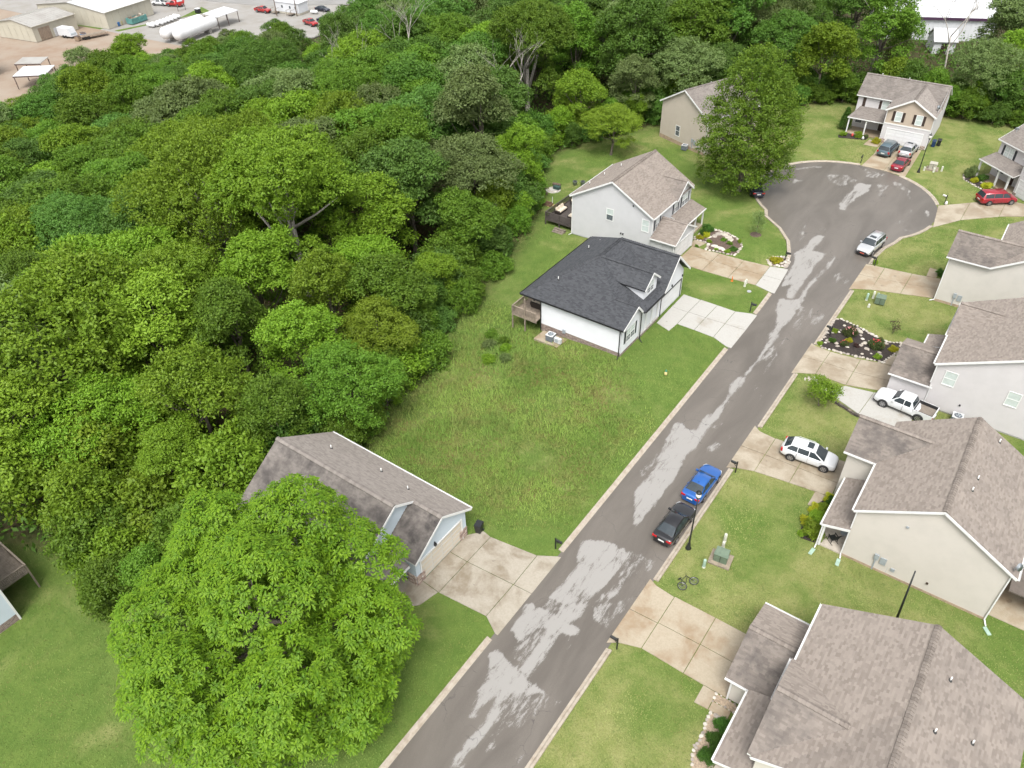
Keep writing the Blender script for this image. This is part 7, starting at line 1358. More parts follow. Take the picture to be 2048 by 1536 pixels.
for i, kw in enumerate((dict(R=3.2, H=5.6, base=.2, nl=12, nc=520, leaf=.26, low=.8), dict(R=2.6, H=6.6, base=.2, nl=11, nc=500, leaf=.25, low=.8), dict(R=3.6, H=4.6, base=.1, nl=13, nc=560, leaf=.28, low=.8))):
    me, L = crown_mesh(200 + i, **kw); LOWP.append((me, trunk_mesh(20 + i, L, 1.2, .12)))
def tree(name, label, cat, x, y, proto, leafm, s=1.0, sz=None, rz=None, group=None, z=None, bark=None):
    t = thing(name, label, cat, (x, y, gz(x, y) if z is None else z), SR.uniform(0, 6.3) if rz is None else rz, group); t.scale = (s, s, sz or s)
    c = obj('crown', proto[0], t); c.material_slots[0].link = 'OBJECT'; c.material_slots[0].material = LEAF[leafm]
    k = obj('trunk', proto[1], t)
    if bark: k.material_slots[0].link = 'OBJECT'; k.material_slots[0].material = bark
    return t
# big foreground tree with drooping leaf rosettes
def rosette_crown(seed, L, n, leaves, ln, wd, flat=1.0):
    rs = np.random.RandomState(seed); P, D = clumps(rs, L, n, .35); K = leaves; N_ = n * K
    p = np.repeat(P, K, 0); d = unit(np.repeat(D, K, 0) * .55 + np.array([0, 0, .8])); ref = unit(np.cross(d, rs.normal(size=(n, 3)).repeat(K, 0))); bi = np.cross(d, ref)
    ph = np.tile(np.arange(K) * 2 * PI / K, n) + np.repeat(rs.uniform(0, 6.3, n), K) + rs.normal(size=N_) * .2; out = ref * np.cos(ph)[:, None] + bi * np.sin(ph)[:, None]
    el = rs.uniform(-.1, .9, (N_, 1)); ax = unit(out + d * el); l = ln * rs.uniform(.7, 1.25, (N_, 1)); w_ = wd * rs.uniform(.8, 1.2, (N_, 1)); sd = unit(np.cross(ax, d))
    a = p + ax * .05; b = a + ax * l * .5; c = b + unit(ax + np.array([0, 0, -.75])) * l * .5
    fold = np.cross(sd, ax) * w_ * .18
    V = np.stack([a, b + sd * w_ * .5 + fold, b - sd * w_ * .5 + fold, b, c], 1).reshape(-1, 3); o = np.arange(N_)[:, None] * 5
    F = np.concatenate([o + np.array([[0, 3, 1, 1]])[:, :3], o + np.array([[0, 2, 3]]), o + np.array([[1, 3, 4]]), o + np.array([[3, 2, 4]])], 0)
    ct = np.repeat(rs.uniform(0, 1, n), K) * .45 + rs.uniform(0, 1, N_) * .35; tip = np.clip(ct, 0, 1); tone = np.concatenate([ct * .85, ct * .85, np.clip(ct + .2, 0, 1), np.clip(ct + .2, 0, 1)])
    return np_mesh('crown', V, F, LEAF['fg'], tone)
FGX, FGY = -29.8, 13.2
rs = np.random.RandomState(12)
FD = [(-1.6, 5.0, 14.6, 4.3), (-5.6, 1.4, 13.0, 4.2), (.2, .4, 14.6, 4.4), (-5.4, -3.6, 10.6, 3.7), (-.6, -6.0, 11.2, 4.1), (5.3, -2.4, 11.6, 3.9), (5.6, 3.2, 10.8, 3.8), (2.6, 6.0, 11.4, 3.4), (3.0, -6.4, 8.0, 3.0), (-4.4, 5.0, 10.5, 3.4), (7.2, .4, 7.6, 2.6), (-7.4, -1.0, 8.6, 2.6)]
FD = [(x * .97, y * .97, z - .4 + .5 * (i % 2), r * .76) for i, (x, y, z, r) in enumerate(FD)]; FL = dome_lobes(rs, FD, .8, .14, .27, 4.6)
for k in range(110):
    a = k * 2.39996; z = 1.4 + 6.4 * (k / 109.0); r = 7.5 * (1 + .09 * math.sin(2 * a + .6) + .09 * math.sin(3 * a + 2.0)) * rs.uniform(.78, .98); FL.append((r * math.cos(a), r * math.sin(a), z, rs.uniform(.75, 1.3)))
for k in range(14): a = k * 2.39996; FL.append((4.6 * math.cos(a), 4.6 * math.sin(a), rs.uniform(4, 7.5), 2.0))
FL = np.array(FL)
t = thing('walnut_tree', 'large bright green tree with drooping leaf clusters in the foreground', 'tree', (FGX, FGY, gz(FGX, FGY)))
obj('crown', rosette_crown(5, FL, 10000, 9, .36, .118), t); obj('trunk', trunk_mesh(77, FL, 3.2, .42, nb=30), t)
# tall tree by the turning circle
rs = np.random.RandomState(9); TL = []
for k in range(100):
    z = 1.8 + 16.5 * (k / 99.0); f = (z - 1) / 19.0; rmax = 7.3 * (1 - max(0, f - .45) ** 1.4 * 1.9) * (0.72 + .28 * min(1, f / .35)); a = 2 * PI * k * .382; r = max(.2, rmax - 1.0) * rs.uniform(.62, 1); TL.append((r * math.cos(a), r * math.sin(a), z + rs.uniform(-.6, .6), rs.uniform(1.1, 1.95)))
TL.append((0, 0, 18.6, 1.6)); TL.append((0, 0, 8, 3.6)); TL.append((0, 0, 13, 2.8)); TL = np.array(TL)
P_, D_ = clumps(rs, TL, 3000, .6); V_, F_, t_ = leaf_quads(rs, P_, D_, 18, .27, .25); t = thing('oak_tree', 'tall dense green tree standing at the rim of the turning circle', 'tree', (-34.4, 102.2, 0)); c = obj('crown', np_mesh('crown', V_, F_, LEAF['mid'], t_), t); obj('trunk', trunk_mesh(78, TL, 3, .4, nb=14), t)
c.material_slots[0].link = 'OBJECT'; c.material_slots[0].material = M_leaf('leaf_oak', (0.090, 0.178, 0.016), (0.190, 0.300, 0.028))
tree('young_tree', 'round yellow-green tree between the wood and the two-storey houses', 'tree', -56.6, 104.2, PROTO[3], 'yellow', .86, .66)
# the big light green trees of the wood
BIGP = []
for i, kw in enumerate((dict(R=8.2, H=15, base=4.5, nl=34, nc=2900, per=19, leaf=.27), dict(R=7.4, H=16, base=4.5, nl=30, nc=2700, per=19, leaf=.27))):
    me, L = crown_mesh(300 + i, **kw); BIGP.append((me, trunk_mesh(40 + i, L, 5, .5, BARKP, 16)))
BIGS = [(-80, 47.5, 0, 'bright', 1.08, 'largest light green tree of the wood, spreading crown left of its twin'), (-68.5, 50.5, 1, 'bright', 1.05, 'large light green tree with a pale trunk showing, right of the largest crown'), (-90, 58, 1, 'bright', .95, 'light green crown rising just behind the largest tree of the wood'),
        (-93, 38, 0, 'blue', .8, 'dark bluish round crown left of the largest tree of the wood'), (-94, 84, 1, 'mid', .86, 'broad mid green crown in the middle of the wood, above the meadow'), (-132, 98, 0, 'dark', .92, 'dark green tall crown near the storage tanks'), (-86, 27, 0, 'mid', .74, 'broad yellowish crown at the left frame edge of the wood'), (-78, 112, 1, 'mid', 1.0, 'tall green crown behind the dead branches in the wood')]
for x, y, p, lm, s, lb in BIGS: tree('broadleaf_tree', lb, 'tree', x, y, BIGP[p], lm, s, bark=BARKP)
# the wood
def zone(x, y):
    if y > 150 and x > -60: return 'behind the turning-circle house'
    if y > 125: return 'in the far wood at the top'
    if y > 95: return 'in the wood behind the two-storey houses'
    if x < -125: return 'at the far wood edge by the yard'
    if x > -62 and y > 60: return 'at the wood edge behind the white house'
    if x > -62 and y > 36: return 'at the wood edge along the meadow'
    if y > 60: return 'in the middle of the wood'
    if x > -75: return 'in the wood behind the blue-grey house'
    return 'in the left part of the wood'
SIL = [(-200, 260), (0, 200), (60, 168), (110, 125), (200, 84), (250, 74), (300, 92), (350, 88), (430, 64), (520, 40), (575, 34), (610, 58), (640, 30), (660, 0), (700, -40), (760, -400), (3000, -900)]
def over_line(x, y, h):
    pr = project(x, y, gz(x, y) + h)
    return pr is not None and pr[1] < float(np.interp(pr[0], [p[0] for p in SIL], [p[1] for p in SIL]))
SHP = ('rounded', 'broad', 'upright', 'dense', 'loose', 'drooping')
KD = {'bright': 'light green', 'mid': 'mid green', 'dark': 'dark green', 'olive': 'greyish olive', 'blue': 'bluish green', 'yellow': 'yellow-green'}
wr = random.Random(31); pts = []; BLK = [(x, y, 7.4 * s) for x, y, p, lm, s, lb in BIGS]
rows = 0; yy = 4.0
while yy < 250:
    xx = -196 + (rows % 2) * 3.9
    while xx < 28:
        sp = 7.6 if (yy < 95 and xx > -110) else 9.2
        x = xx + wr.uniform(-2.3, 2.3); y = yy + wr.uniform(-2.3, 2.3); xx += sp + (wr.random() * 1.0)
        pr = project(x, y, 8)
        if pr is None or not (-70 < pr[0] < 2110 and -60 < pr[1] < 1500): continue
        if not bool(inpoly(np.array([x]), np.array([y]), WOOD)[0]): continue
        if any((x - a) ** 2 + (y - b) ** 2 < r * r for a, b, r in BLK): continue
        if x > -47 and y > 174: continue
        if y > 147 and 1725 < pr[0] < 1925 and pr[1] < 135 and wr.random() < .66: continue
        if x > -48 and x < -12 and y > 153 and wr.random() < .62: continue
        pts.append((x, y))
    yy += 7.8 if yy < 95 else 9.4; rows += 1
pts += [(-166.1,58.5),(-160.4,56.0),(-156.3,54.5),(-168.6,62.4),(-164.3,60.8),(-157.0,58.7),(-170.1,68.6),(-165.8,65.8),(-158.6,61.9),(-173.6,73.2),(-169.3,71.2),(-162.0,67.4),(-182.5,81.3),(-173.3,77.6),(-166.5,73.3),(-181.0,85.5),(-175.6,81.4),(-168.9,77.7),(-185.5,92.8),(-179.9,87.2),(-170.8,84.0),(-186.8,97.1),(-179.7,92.3),(-172.8,87.5),(-183.7,99.3),(-176.3,94.9),(-169.2,90.8),(-179.8,101.5),(-169.9,95.4),(-164.8,92.1),(-173.4,101.7),(-165.4,96.5),(-162.1,92.6),(-167.9,102.8),(-164.0,97.6),(-159.2,95.1),(-169.5,106.7),(-164.0,104.5),(-158.4,99.5),(-169.9,113.1),(-160.9,106.7),(-155.6,101.5),(-171.6,117.9),(-164.2,113.1),(-157.7,106.7),(-170.1,122.9),(-162.4,114.6),(-155.2,109.7),(-168.2,127.6),(-161.9,120.7),(-154.9,115.4),(-166.1,129.9),(-158.8,124.9),(-153.0,118.1),(-165.4,133.5),(-156.0,127.9),(-152.4,123.0)]
cnt = 0
for x, y in pts:
    ed = float(polydist(np.array([x]), np.array([y]), WOOD)[0]); 
    f = .5 + .5 * math.sin(x * .11 + 1.3) * math.cos(y * .09); u = wr.random()
    if x > -100 and y < 75: lm = 'bright' if u < .38 else 'mid' if u < .62 else 'yellow' if u < .75 else 'olive' if u < .87 else 'blue'
    elif y > 100: lm = 'mid' if u < .34 else 'dark' if u < .66 else 'olive' if u < .80 else 'blue' if u < .92 else 'bright'
    else: lm = 'mid' if u < .30 else 'dark' if u < .44 else 'bright' if u < .70 else 'olive' if u < .80 else 'blue'
    s = wr.uniform(1.08, 1.42) * (.74 if ed < 4.5 else 1.0) * (1.12 if y > 120 else 1.0) * (.86 if (x > -66 and y < 60) else 1.0)
    if x > -44 and y > 150: s *= .92
    pi_ = wr.randrange(6); p = PROTO[pi_]
    if over_line(x, y, 13.5 * s):
        s *= .72
        if over_line(x, y, 12 * s): continue
    size = 'small ' if s < .8 else 'tall ' if s > 1.12 else ''
    lb = size + SHP[pi_] + ' ' + KD[lm] + ' tree ' + zone(x, y); tree('woodland_tree', lb, 'tree', x, y, p, lm, s, s * wr.uniform(.8, .98), group=lb); cnt += 1
# shrubs and low growth along the wood edge
EP = resample(WOOD[:18], 3.1); k = 0
for x, y in EP:
    if y < 33: continue
    for q in range(2):
        X_, Y_ = x + wr.uniform(-1.6, .4) - q * 2.6, y + wr.uniform(-1.4, 1.4) + (q * 2.0 if y > 115 else 0); s = wr.uniform(.55, 1.0) * (1.25 if q else .85)
        lm = wr.choice(('mid', 'bright', 'mid', 'blue', 'dark')); lb = KD[lm] + ' low leafy shrub ' + zone(X_, Y_); tree('shrub', lb, 'shrub', X_, Y_, LOWP[wr.randrange(3)], lm, s, group=lb); k += 1
# low trees around the near end of the wood, behind and left of the blue-grey house
for x, y, lm, s, lb in ((-47.5, 22.5, 'bright', 1.35, 'light green low tree behind the dark rear roof of the blue-grey house'), (-50.5, 17.0, 'bright', 1.25, 'light green low tree left of the blue-grey roof'), (-46.2, 17.2, 'mid', 1.1, 'mid green low tree touching the big foreground tree'), (-45.0, 12.6, 'mid', .75, 'green shrub on the lawn edge left of the big foreground tree'), (-47.5, 29.0, 'dark', 1.3, 'dark green low tree at the rear corner of the blue-grey house'), (-55, 13.5, 'bright', 1.2, 'light green low tree above the weathered deck'), (-59, 17.5, 'yellow', 1.3, 'yellow-green low tree above the left frame edge lawn'), (-45.5, 33.5, 'mid', 1.0, 'green shrub where the wood meets the blue-grey house'), (-49.5, 12.8, 'bright', .95, 'light green low tree reaching the lawn left of the foreground tree'), (-47.4, 10.4, 'mid', .75, 'rounded green shrub at the lawn edge left of the foreground tree'), (-52.6, 12.6, 'mid', 1.0, 'mid green low tree over the lawn above the pale house corner'), (-63, 13.5, 'bright', 1.35, 'light green low tree at the left frame edge above the deck'), (-66.5, 19, 'mid', 1.5, 'mid green low tree at the left frame edge, upper one'), (-58.5, 21.5, 'bright', 1.5, 'light green low tree in the hollow left of the blue-grey roof')): tree('low_tree', lb, 'tree', x, y, LOWP[wr.randrange(3)], lm, s)
# cedars and dead trees
def cedar_mesh(seed):
    rs = np.random.RandomState(seed); n = 900; u = rs.uniform(0, 1, n) ** .8; z = 1 + u * 11; r = 2.5 * (1 - u) ** .8 * rs.uniform(.6, 1.05, n) + .1; a = rs.uniform(0, 6.3, n); P = np.stack([r * np.cos(a), r * np.sin(a), z], 1); D = unit(np.stack([np.cos(a), np.sin(a), np.full(n, .3)], 1)); return leaf_quads(rs, P, D, 9, .34, .22)
V_, F_, t_ = cedar_mesh(3); CED = (np_mesh('crown', V_, F_, LEAF['cedar'], t_), trunk_mesh(90, np.array([(0, 0, 11, 1), (0, 0, 6, 1)]), 3, .18))
for x, y, s, lb in ((-84, 100, 1.15, 'brownish cone-shaped cedar in the middle of the wood'), (-95, 74, .9, 'brown-green cedar behind the largest light green trees'), (-30, 164, 1.0, 'dark cedar near the white barn'), (-74, 134, 1.0, 'brown-green cedar in the far wood')): tree('cedar_tree', lb, 'tree', x, y, CED, 'cedar', s)
def dead_mesh(seed, hgt):
    r = random.Random(seed); m = MB()
    def br(p, d, L, rad, dep):
        q = p + d * L * .5 + Vector((r.uniform(-.1, .1), r.uniform(-.1, .1), .05)) * L; e = q + (d + Vector((r.uniform(-.25, .25), r.uniform(-.25, .25), .12))).normalized() * L * .5; m.tube([p, q, e], [rad, rad * .75, rad * .5], 5 if dep < 2 else 3)
        if dep >= 4: return
        for k in range(3 if dep < 3 else 2):
            a = r.uniform(0, 6.3); nd = (d * .8 + Vector((math.cos(a), math.sin(a), .25)) * r.uniform(.5, .9)).normalized(); br(q.lerp(e, r.uniform(.3, 1)), nd, L * r.uniform(.55, .75), rad * .5, dep + 1)
    br(Vector((0, 0, -.4)), Vector((.05, .05, 1)), hgt * .62, .22, 0); return m.mesh('branches', BARKP, True)
DM = [dead_mesh(3, 14), dead_mesh(8, 15)]
for i, (x, y, s, lb) in enumerate(((-72, 96.5, 1.0, 'bare pale dead tree arching in the middle of the wood'), (-104, 112, 1.15, 'leafless grey tree among the far crowns, left one'), (-84, 146, 1.15, 'leafless grey tree near the top edge, middle one'), (-73, 150, 1.15, 'leafless grey tree near the top edge, right one'), (-33, 160, 1.1, 'bare pale trunk behind the house at the turning circle'), (-20, 158, 1.0, 'bare leaning trunk near the small white shed'), (-112, 104, 1.0, 'leafless grey tree among the far crowns, right one'))):
    t = thing('dead_tree', lb, 'tree', (x, y, gz(x, y)), i * 1.3); t.scale = (s, s, s); obj('branches', DM[i % 2], t)
    me_, L_ = (None, None)

# ---------------------------------------------------------------- planting beds, shrubs, stones
MULCH = M('mulch_dark', (0.035, 0.026, 0.022), .95, .3, 6, bmp=.5); MULCHB = M('mulch_brown', (0.11, 0.075, 0.058), .95, .25, 6, bmp=.5); PEBB = M('bed_gravel', (0.36, 0.28, 0.20), .95, .25, 9, bmp=.5)
BEDS = []
def bed(poly, mat, label, edge=.17, gap=.42, skip=None, closed=True):
    cx = sum(p[0] for p in poly) / len(poly); cy = sum(p[1] for p in poly) / len(poly); t = thing('planting_bed', label, 'planting bed', (cx, cy, 0)); m = MB(); m.prism([(x - cx, y - cy) for x, y in poly], -.2, .07); part('mulch', m, mat, t); BEDS.append(poly)
    if edge:
        P = resample(poly + ([poly[0]] if closed else []), gap)
        for x, y in P[:-1]:
            if skip and skip(x, y): continue
            stone(t, x - cx + SR.uniform(-.06, .06), y - cy + SR.uniform(-.06, .06), .02, edge * SR.uniform(.8, 1.35))
    return t, cx, cy
BX = []
for i, kw in enumerate((dict(R=.62, H=.85, base=.02, nl=14, nc=420, per=10, leaf=.085, spread=.06, low=.9), dict(R=.55, H=.75, base=.02, nl=12, nc=300, per=9, leaf=.12, spread=.08, low=.9))):
    me, L = crown_mesh(400 + i, **kw); BX.append((me, trunk_mesh(60 + i, L, .2, .03, nb=4)))
LEAF['gold'] = M_leaf('leaf_gold', (0.30, 0.30, 0.015), (0.46, 0.44, 0.03)); LEAF['lime'] = M_leaf('leaf_lime', (0.15, 0.24, 0.015), (0.24, 0.33, 0.03)); LEAF['box'] = M_leaf('leaf_box', (0.045, 0.11, 0.015), (0.09, 0.18, 0.025)); LEAF['flax'] = M_leaf('leaf_purple', (0.05, 0.03, 0.03), (0.10, 0.05, 0.045)); LEAF['rose'] = M_leaf('leaf_rose', (0.05, 0.085, 0.025), (0.10, 0.11, 0.035))
FLW = {'red': M('petal_red', (0.55, 0.04, 0.06), .6), 'pink': M('petal_pink', (0.62, 0.25, 0.25), .6), 'white': M('petal_white', (0.8, 0.8, 0.76), .6)}
def shrub(x, y, lm, s, label, sz=None, flowers=None, kind=0, name='garden_shrub'):
    t = tree(name, label, 'shrub', x, y, BX[kind], lm, s, sz)
    if flowers:
        r = random.Random(int(x * 100)); m = MB()
        for k in range(24):
            a = r.uniform(0, 6.3); e = r.uniform(.1, 1.4); R = .58; p = Vector((R * math.cos(a) * math.cos(e), R * math.sin(a) * math.cos(e), .3 + .6 * math.sin(e))); q = .055
            m.face([p + Vector((q, 0, 0)), p + Vector((0, q, .02)), p + Vector((-q, 0, 0)), p + Vector((0, -q, .02))])
        part('flowers', m, FLW[flowers], t)['kind'] = 'stuff'
    return t
bA = [(-12.75, 77.6), (-12.2, 78.1), (-10.3, 77.7), (-8.5, 77.0), (-6.9, 76.6), (-5.6, 77.1), (-5.3, 76.2), (-5.7, 74.6), (-6.25, 72.7), (-9.2, 72.15), (-12.2, 71.75), (-12.65, 72.4)]
t, cx, cy = bed(bA, MULCH, 'dark mulch bed with roses and white stones beside the weathered driveway', .17, .36)
for k in range(34): x, y = SR.uniform(-12.3, -6.2), SR.uniform(72.5, 77.4); (stone(t, x - cx, y - cy, .05, SR.uniform(.1, .3)) if inpoly(np.array([x]), np.array([y]), bA)[0] else None)
for a in ((-10.5, 75.6, 'rose', 1.15, 'pink-tinged shrub in the middle of the mulch rose bed', None, 'pink'), (-7.5, 74.9, 'rose', 1.25, 'large red rose shrub in the mulch bed', None, 'red'), (-10.4, 73.4, 'rose', .75, 'small red rose shrub in the mulch bed', None, 'red'), (-10.2, 74.4, 'gold', .6, 'golden shrub in the middle of the mulch bed', .45, None), (-5.9, 75.4, 'gold', .75, 'golden shrub near the garage wing in the mulch bed', .55, None), (-6.9, 73.2, 'lime', .6, 'lime green ball shrub at the near edge of the mulch bed', .5, None), (-12.0, 75.3, 'lime', .55, 'light green clump at the kerb end of the mulch bed', .45, None), (-11.7, 73.4, 'box', .7, 'green spiky clump near the mailbox in the mulch bed', .5, None), (-9.3, 73.9, 'flax', .5, 'dark purple clump in the mulch bed', .5, None), (-12.6, 72.2, 'lime', .5, 'pale green clump at the kerb corner by the weathered driveway', .4, None)): shrub(*a[:5], a[5], a[6])
bB = [(-33.5, 85.8), (-33.5, 89.0), (-32.6, 89.4), (-31.0, 89.5), (-29.4, 89.1), (-28.4, 88.4), (-27.6, 87.2), (-27.5, 84.7), (-29.3, 84.35), (-31.1, 84.05), (-31.5, 85.6)]
t, cx, cy = bed(bB, MULCHB, 'brown mulch bed with flat stone edging beside the tan driveway', .2, .42)
for x, y, s in ((-31.4, 88.6, .5), (-30.7, 88.8, .55), (-30.0, 88.5, .5), (-29.5, 88.0, .45), (-31.6, 87.8, .4), (-30.6, 85.4, .45), (-29.8, 85.2, .5), (-31.9, 86.4, .3), (-32.1, 87.2, .3), (-29.2, 85.1, .3)): stone(t, x - cx, y - cy, .04, s, .6)
for a in ((-33.0, 88.6, 'box', 1.15, 'dark green shrub by the porch of the grey house, upper one', 1.2), (-33.0, 87.6, 'box', .95, 'dark green shrub by the garage of the grey house, lower one', 1.0), (-32.5, 87.2, 'gold', .75, 'golden shrub in the brown bed, upper of two', .7), (-33.0, 86.1, 'gold', .75, 'golden shrub against the garage corner, lower of two', .7), (-31.6, 86.0, 'lime', .6, 'lime shrub near the tan driveway walkway', .45), (-30.2, 87.4, 'mid', .6, 'low green clump in the middle of the brown bed', .4), (-29.2, 87.0, 'mid', .65, 'low green clump right of middle in the brown bed', .4), (-28.2, 85.8, 'box', .85, 'spreading dark green clump at the right of the brown bed', .45), (-28.6, 84.9, 'lime', .6, 'lime clump at the driveway side of the brown bed', .4), (-30.0, 84.6, 'lime', .5, 'small lime clump beside the flat stones by the tan driveway', .4), (-28.3, 88.0, 'lime', .45, 'lime clump at the upper corner of the brown bed', .6), (-32.4, 84.0, 'mid', .4, 'small potted-size plant at the corner of the grey house walkway', .4)): shrub(*a)
bC = [(-23.7, 85.8), (-23.4, 86.8), (-22.6, 87.5), (-21.75, 87.6), (-21.35, 86.8), (-21.25, 85.5), (-22.9, 84.85)]
t, cx, cy = bed(bC, MULCHB, 'stone-edged corner bed by the kerb and the tan driveway', .22, .42)
for k in range(9): stone(t, SR.uniform(.3, 1.1), SR.uniform(-.9, .9), .03, SR.uniform(.15, .3))
shrub(-22.7, 86.1, 'gold', 1.25, 'golden grassy clump in the kerbside corner bed', .7, kind=1)
bD = [(-5.5, 46.4), (-5.2, 45.6), (-4.15, 45.75), (-4.15, 51.3), (-4.75, 51.3), (-5.5, 49.4), (-5.6, 47.5)]
bed(bD, MULCH, 'narrow dark bed of green and golden shrubs along the porch', 0)
for a in ((-4.6, 46.5, 'lime', 1.45, 'largest bright green shrub at the near end of the porch bed', 1.35), (-4.75, 48.1, 'lime', 1.2, 'bright green shrub in the middle of the porch bed', 1.15), (-4.7, 49.3, 'lime', 1.05, 'bright green shrub toward the far end of the porch bed', 1.05), (-5.35, 47.3, 'gold', .9, 'golden shrub in the porch bed, near one', .85), (-5.2, 49.0, 'gold', .85, 'golden shrub in the porch bed, far one', .85), (-4.65, 50.8, 'gold', .7, 'golden shrub beside the driveway path and porch', .9), (-4.35, 50.3, 'box', .7, 'dark green slim shrub against the porch roof edge', 1.2), (-5.25, 45.95, 'lime', .6, 'small green clump at the near corner of the porch bed', .5)): shrub(*a)
bE = [(-5.2, 28.72), (-5.2, 29.3), (-3.9, 29.3), (-3.45, 29.0), (-3.45, 28.7)]; bed(bE, PEBB, 'small pebble bed between the path and the nearest garage', .1, .3)
bF = [(-5.0, 27.85), (-3.5, 27.85), (-3.5, 23.8), (-4.3, 23.4), (-4.75, 24.6), (-4.85, 26.3)]; bed(bF, PEBB, 'pebble bed with clipped shrubs along the nearest front porch', .14, .3)
for y, n in ((27.3, 'farthest'), (26.1, 'middle'), (24.9, 'nearest')): shrub(-3.9, y, 'box', 1.0, n + ' of three clipped round green shrubs by the nearest porch')
bG = [(-28.9, 129.6), (-28.6, 128.8), (-26, 129.6), (-24.6, 130.2), (-24.6, 131.3), (-28.8, 131.3)]; bed(bG, MULCH, 'mulch bed in front of the porch at the turning circle head', 0)
for a in ((-28.2, 129.8, 'lime', .9, 'round lime shrub at the left end of the circle-head porch bed'), (-26.0, 130.5, 'lime', 1.1, 'round lime shrub before the circle-head porch'), (-22.95, 129.6, 'gold', 1.0, 'golden shrub by the circle-head garage corner'), (-25.0, 130.8, 'rose', .7, 'small dark shrub beside the circle-head steps')): shrub(*a)
tree('cypress', 'dark green upright conifer at the left corner of the circle-head porch', 'tree', -29.0, 132.8, CED, 'box', .42, .30)
bH = [(-9.0, 124.6), (-8.6, 122.9), (-6.4, 121.3), (-4.6, 120.4), (-3.9, 121.0), (-6.5, 123.4), (-7.4, 125.6)]; bed(bH, MULCH, 'curved mulch bed before the white-posted porch', .16, .4)
for a in ((-5.5, 121.8, 'gold', 1.25, 'bright golden shrub before the white-posted porch', .9), (-7.3, 122.9, 'gold', .85, 'smaller golden shrub in the porch-side mulch bed', .8), (-6.6, 123.9, 'box', 1.3, 'dark green shrub behind the golden shrubs', 1.1), (-8.2, 124.4, 'olive', 1.4, 'loose grey-green shrub at the left of the porch-side bed', 1.9)): shrub(*a)
shrub(-5.4, 93.7, 'box', .9, 'green shrub by the walkway of the cream house'); shrub(-12.5, 92.3, 'lime', .5, 'small green clump around the mailbox below the silver car')
# crape myrtle, saplings, small trees
me, L = crown_mesh(500, R=1.5, H=2.1, base=.9, nl=10, nc=330, per=12, leaf=.15, spread=.14, low=.6); MYR = (me, trunk_mesh(70, L, .8, .06, nb=8))
tree('crape_myrtle', 'loose green bush tree above the stone edge of the side pad', 'tree', -9.4, 62.4, MYR, 'bright', 1.05)
me, L = crown_mesh(501, R=1.0, H=2.9, base=.5, nl=8, nc=130, per=10, leaf=.15, spread=.16, low=.6); SAP = (me, trunk_mesh(71, L, .8, .04, nb=8))
t = tree('sapling', 'sparse olive sapling in a mulch ring on the lawn by the turning circle', 'tree', -27.4, 91.2, SAP, 'olive', 1.0); m = MB(); m.lathe([(.75, .0), (.6, .06), (.1, .1)], sides=14); part('mulch_ring', m, MULCHB, t)
t = tree('sapling', 'small young tree at the kerb under the tall tree, turning circle', 'tree', -33.0, 113.9, SAP, 'dark', .9); m = MB(); m.lathe([(.6, .0), (.5, .06), (.1, .1)], sides=14); part('mulch_ring', m, MULCHB, t)
me, L = crown_mesh(502, R=.7, H=1.4, base=.5, nl=6, nc=40, per=8, leaf=.12, spread=.12, low=.6); SA2 = (me, trunk_mesh(72, L, .6, .03, nb=6)); tree('sapling', 'thin dark-leaved sapling on the lawn above the mulch rose bed', 'tree', -6.8, 78.5, SA2, 'flax', 1.0)
# dry-stone edge of the side pad
rw = thing('stone_edging', 'low stacked brown stone edge along the pale side pad', 'wall', (-7.5, 63.6, 0)); RWM = [M('wall_stone_' + str(i), c, .9, .2, 5, bmp=.3) for i, c in enumerate(((0.10, 0.085, 0.07), (0.15, 0.12, 0.10), (0.07, 0.06, 0.05)))]
P = resample([(-9.35, 64.5), (-8.5, 63.75), (-7.2, 63.35), (-6.2, 62.95), (-5.4, 62.95), (-3.2, 63.0)], .36)
for i in range(len(P) - 1):
    for row in range(2):
        a = Vector((P[i][0] + 7.5, P[i][1] - 63.6, .06 + row * .13)); b = Vector((P[i + 1][0] + 7.5, P[i + 1][1] - 63.6, .06 + row * .13)); m = MB(); m.beam(a.lerp(b, .03), a.lerp(b, .97), .24 + SR.uniform(-.03, .04), .12); part('stone', m, RWM[SR.randrange(3)], rw)
P = resample([(-11.9, 65.6), (-11.0, 66.2), (-9.6, 65.2)], .3); pb = thing('pebble_strip', 'strip of pale pink pebbles along the weathered driveway', 'pebbles', (-11, 66, 0))
for x, y in P:
    for q in range(3): stone(pb, x + 11 + SR.uniform(-.25, .25), y - 66 + SR.uniform(-.25, .25), .0, SR.uniform(.08, .15))
# garden pots and porch things at the circle-head house
for x, y, c, lb in ((-26.9, 130.3, (0.5, 0.06, 0.05), 'red ornament in the bed before the circle-head porch'), (-25.1, 129.9, (0.6, 0.6, 0.6), 'white ornament by the circle-head steps'), (-9.0, 113.2, (0.7, 0.7, 0.68), 'small white stone at the foot of the white mailbox')):
    m = MB(); m.lathe([(.12, 0), (.2, .15), (.16, .35), (.08, .5)], sides=9); o = part('garden_ornament', m, M('ornament_%d' % int(c[1] * 100 + x * 10), c, .6), None, True); o.location = (x, y, .08); tag(o, lb, 'garden ornament')

